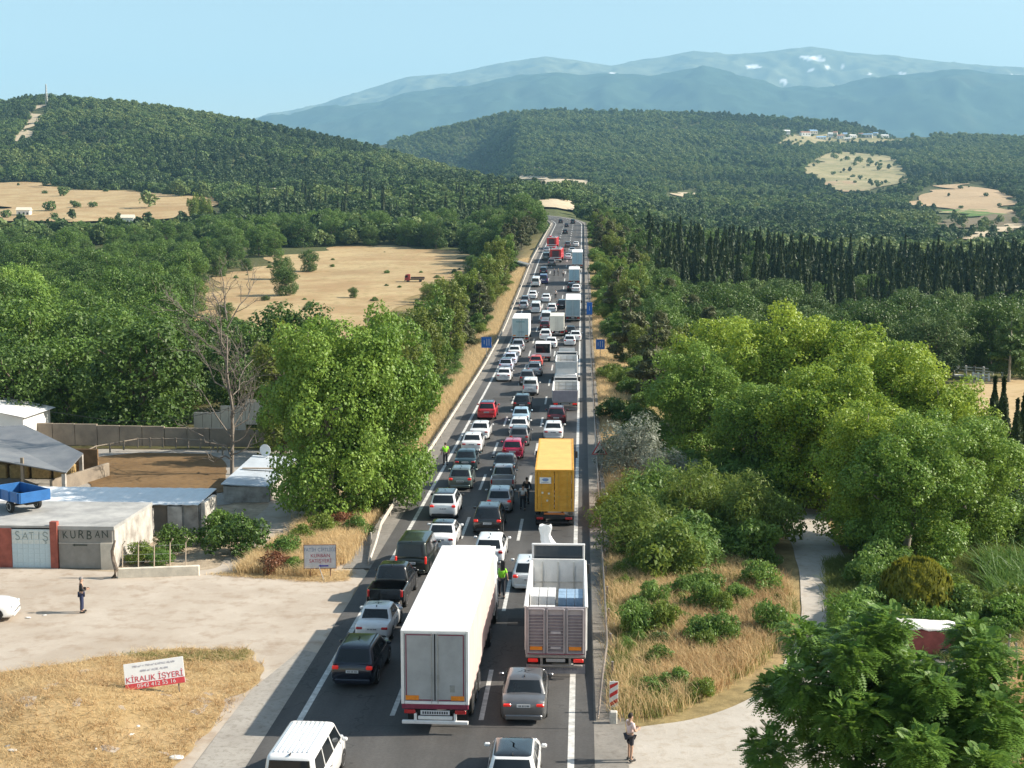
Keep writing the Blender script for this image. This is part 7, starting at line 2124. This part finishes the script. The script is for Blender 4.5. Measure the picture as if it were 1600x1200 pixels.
# graveyard railing and stones
rg = empty('white_railing', hit(1525, 584), 0, 'white concrete railing at the edge of the graveyard', 'railing')
gl = rg.location; WR = mat('white_concrete', (.66, .65, .62), .8, 0, .1, 2)
for (ra, rb_) in (((1484, 582), (1522, 584)), ((1522, 584), (1566, 588)), ((1520, 594), (1545, 596))):
    c0, c1 = hit(*ra), hit(*rb_); d0 = Vector(c0) - gl; d1 = Vector(c1) - gl
    for z in (.55, 1.0): link('rail', MB().tube([d0 + Vector((0, 0, z)), d1 + Vector((0, 0, z))], .09, 5).mesh('rail'), rg, WR)
    for k in (0, .33, .66, 1): c = d0.lerp(d1, k); link('post', MB().box((c.x, c.y, c.z + .6), (.28, .28, 1.3), .03).mesh('post'), rg, WR)
for i, (px, py) in enumerate(((1400, 571), (1412, 573), (1425, 570), (1436, 572), (1445, 576), (1490, 588), (1508, 590))):
    c = hit(px, py)
    gs2 = empty('gravestone', c, i * .3, 'pale upright gravestone among the graveyard cypresses', 'gravestone', 'gravestones in the graveyard')
    link('headstone', MB().box((0, 0, .55), (.7, .16, 1.2), .06).mesh('headstone'), gs2, WR); link('kerb', MB().box((0, -1.0, .12), (1.0, 2.0, .3), .04).mesh('kerb'), gs2, WR)
GP = soilmat('golden_graveyard_slope', (.46, .34, .19), (.40, .28, .15), (.30, .22, .10), .1, .8)
gv = [hit(*c) for c in ((1490, 600), (1560, 592), (1620, 590), (1625, 700), (1560, 680), (1520, 640))]
drape('golden_slope', wobble([(c[0], c[1]) for c in gv], .5, 4), GP, .1, 4, 'golden dry slope below the graveyard railing')
# litter on the mound
LW = mat('litter_white', (.66, .65, .62), .7, 0, .12, 5); LC = mat('litter_grey', (.30, .29, .28), .8, 0, .2, 5)
for i, (px, py, s, lab) in enumerate(((276, 1187, 1.6, 'crumpled white box near the bottom of the mound'), (205, 1150, .7, 'white scrap in the middle of the mound'), (216, 1137, .6, 'small white scrap above the other one on the mound'), (20, 1175, .9, 'pale scrap at the lower left of the mound'), (12, 1168, .6, 'grey scrap at the lower left edge of the mound'), (150, 1172, .5, 'tiny pale scrap left of the crumpled white box'), (44, 967, .8, 'pale stones beside the white car on the yard'), (70, 963, .6, 'pale scrap between the white car and the standing man'))):
    c = hit(px, py); r_ = np.random.default_rng(i); rs = []
    for z, q_ in ((0, .10), (.025, .12), (.05, .09), (.06, .03)): rs.append([(s * q_ * 1.6 * (1 + .25 * r_.normal() * .4) * math.cos(t), s * q_ * math.sin(t), s * z) for t in np.linspace(0, 2 * PI, 9, endpoint=False)])
    tag(MB().loft(rs).obj('litter', LC if 'grey' in lab else LW, None, False, None, (c[0], c[1], c[2] + .05), (0, 0, i)), lab, 'litter')

# ================================================================== FAR HOUSES AND MAST
def house(px, py, w, d, h, wall, roofm, rz, label, group=None):
    c = hit(px, py)
    if c is None: return
    r_ = empty('house', (c[0], c[1], c[2] - .3), rz, label, 'house', group)
    link('wall', MB().box((0, 0, h / 2), (w, d, h)).mesh('wall'), r_, wall)
    link('roof', MB().add([(-w / 2 - .4, -d / 2 - .4, h), (w / 2 + .4, -d / 2 - .4, h), (w / 2 + .4, d / 2 + .4, h), (-w / 2 - .4, d / 2 + .4, h), (-w / 2 - .4, 0, h + d * .28), (w / 2 + .4, 0, h + d * .28)], [(0, 1, 5, 4), (2, 3, 4, 5), (0, 4, 3), (1, 2, 5), (0, 3, 2, 1)]).mesh('roof'), r_, roofm)
    for k in (-.28, .05, .32): link('window', MB().box((k * w, -d / 2 - .02, h * .55), (w * .12, .1, h * .3)).mesh('window'), r_, GLASS)
HW = mat('village_white', (.70, .69, .66), .8); HB = mat('village_blue_roof', (.25, .40, .58), .6); HR = mat('village_red_roof', (.36, .17, .11), .8); HC = mat('village_cream', (.58, .52, .42), .8)
hv = [(1228, 209, 16, 9), (1258, 212, 22, 9), (1270, 209, 18, 9), (1283, 217, 20, 9), (1297, 214, 10, 8), (1305, 212, 9, 8), (1313, 216, 14, 9), (1320, 213, 9, 9), (1324, 219, 12, 8), (1332, 215, 16, 8), (1345, 214, 9, 8), (1355, 215, 22, 8), (1368, 212, 10, 8), (1382, 214, 18, 8), (1395, 212, 12, 8), (1408, 214, 14, 9), (1420, 213, 12, 8), (1432, 213, 12, 8), (1443, 212, 16, 9)]
hr = random.Random(5)
for i, (x, y, w, d) in enumerate(hv):
    m_ = (HW, HW, HC)[i % 3]; rm = (HW, HB, HR)[(i * 2 + i // 3) % 3]
    house(x, y + 1, w, d, hr.uniform(5, 9), m_, rm, hr.uniform(-.4, .4), 'tiny village house with a %s roof on the ridge' % {id(HW): 'white', id(HB): 'blue', id(HR): 'red'}[id(rm)], 'village houses on the ridge')
for i, (x, y, w, lab) in enumerate(((376, 294, 8, 'small white house above the cypresses below the left hill'), (402, 297, 9, 'low grey white house in the trees below the left hill'), (432, 306, 7, 'small white house nearest the cypress plantation below the left hill'), (38, 339, 7, 'small hut at the near edge of the stubble field'), (200, 352, 6, 'tiny white hut among trees before the stubble field'))):
    house(x, y, w, 6, 4, HW, HC, .2, lab)
c = hit(73, 166)
r_ = empty('radio_mast', c if c is not None else at(73, 300), 0, 'thin lattice mast on top of the left hill', 'mast')
ms = MB()
for s in (-1, 1):
    for t in (-1, 1): ms.tube([(s * 1.4, t * 1.4, 0), (s * .3, t * .3, 26)], .22, 4)
for k in range(9):
    z = k * 2.9; q = lerp(1.4, .3, z / 26); q1 = lerp(1.4, .3, min(1, (z + 2.9) / 26))
    for (ax, ay, bx, by) in ((-1, -1, 1, -1), (1, -1, 1, 1), (1, 1, -1, 1), (-1, 1, -1, -1)): ms.tube([(ax * q, ay * q, z), (bx * q1, by * q1, z + 2.9)], .10, 4)
link('lattice', ms.mesh('lattice'), r_, STEEL)
# ================================================================== AIR
def haze():
    me = MB().box((0, 9000, 1140), (19000, 20400, 2320)).mesh('haze')
    m = bpy.data.materials.new('haze_air'); m.use_nodes = True
    n = m.node_tree
    n.nodes.remove(n.nodes['Principled BSDF'])
    pv = n.nodes.new('ShaderNodeVolumePrincipled')
    pv.inputs['Color'].default_value = (.36, .70, 1.0, 1)
    pv.inputs['Density'].default_value = HAZE_D
    pv.inputs['Anisotropy'].default_value = 0.0
    n.links.new(pv.outputs[0], n.nodes['Material Output'].inputs['Volume'])
    o = link('haze', me, None, m)
    tag(o, 'pale blue summer haze filling the valley air', None, None, 'stuff')
HAZE_D = 7.5e-5
haze()
bpy.data.scenes.remove(TMP)
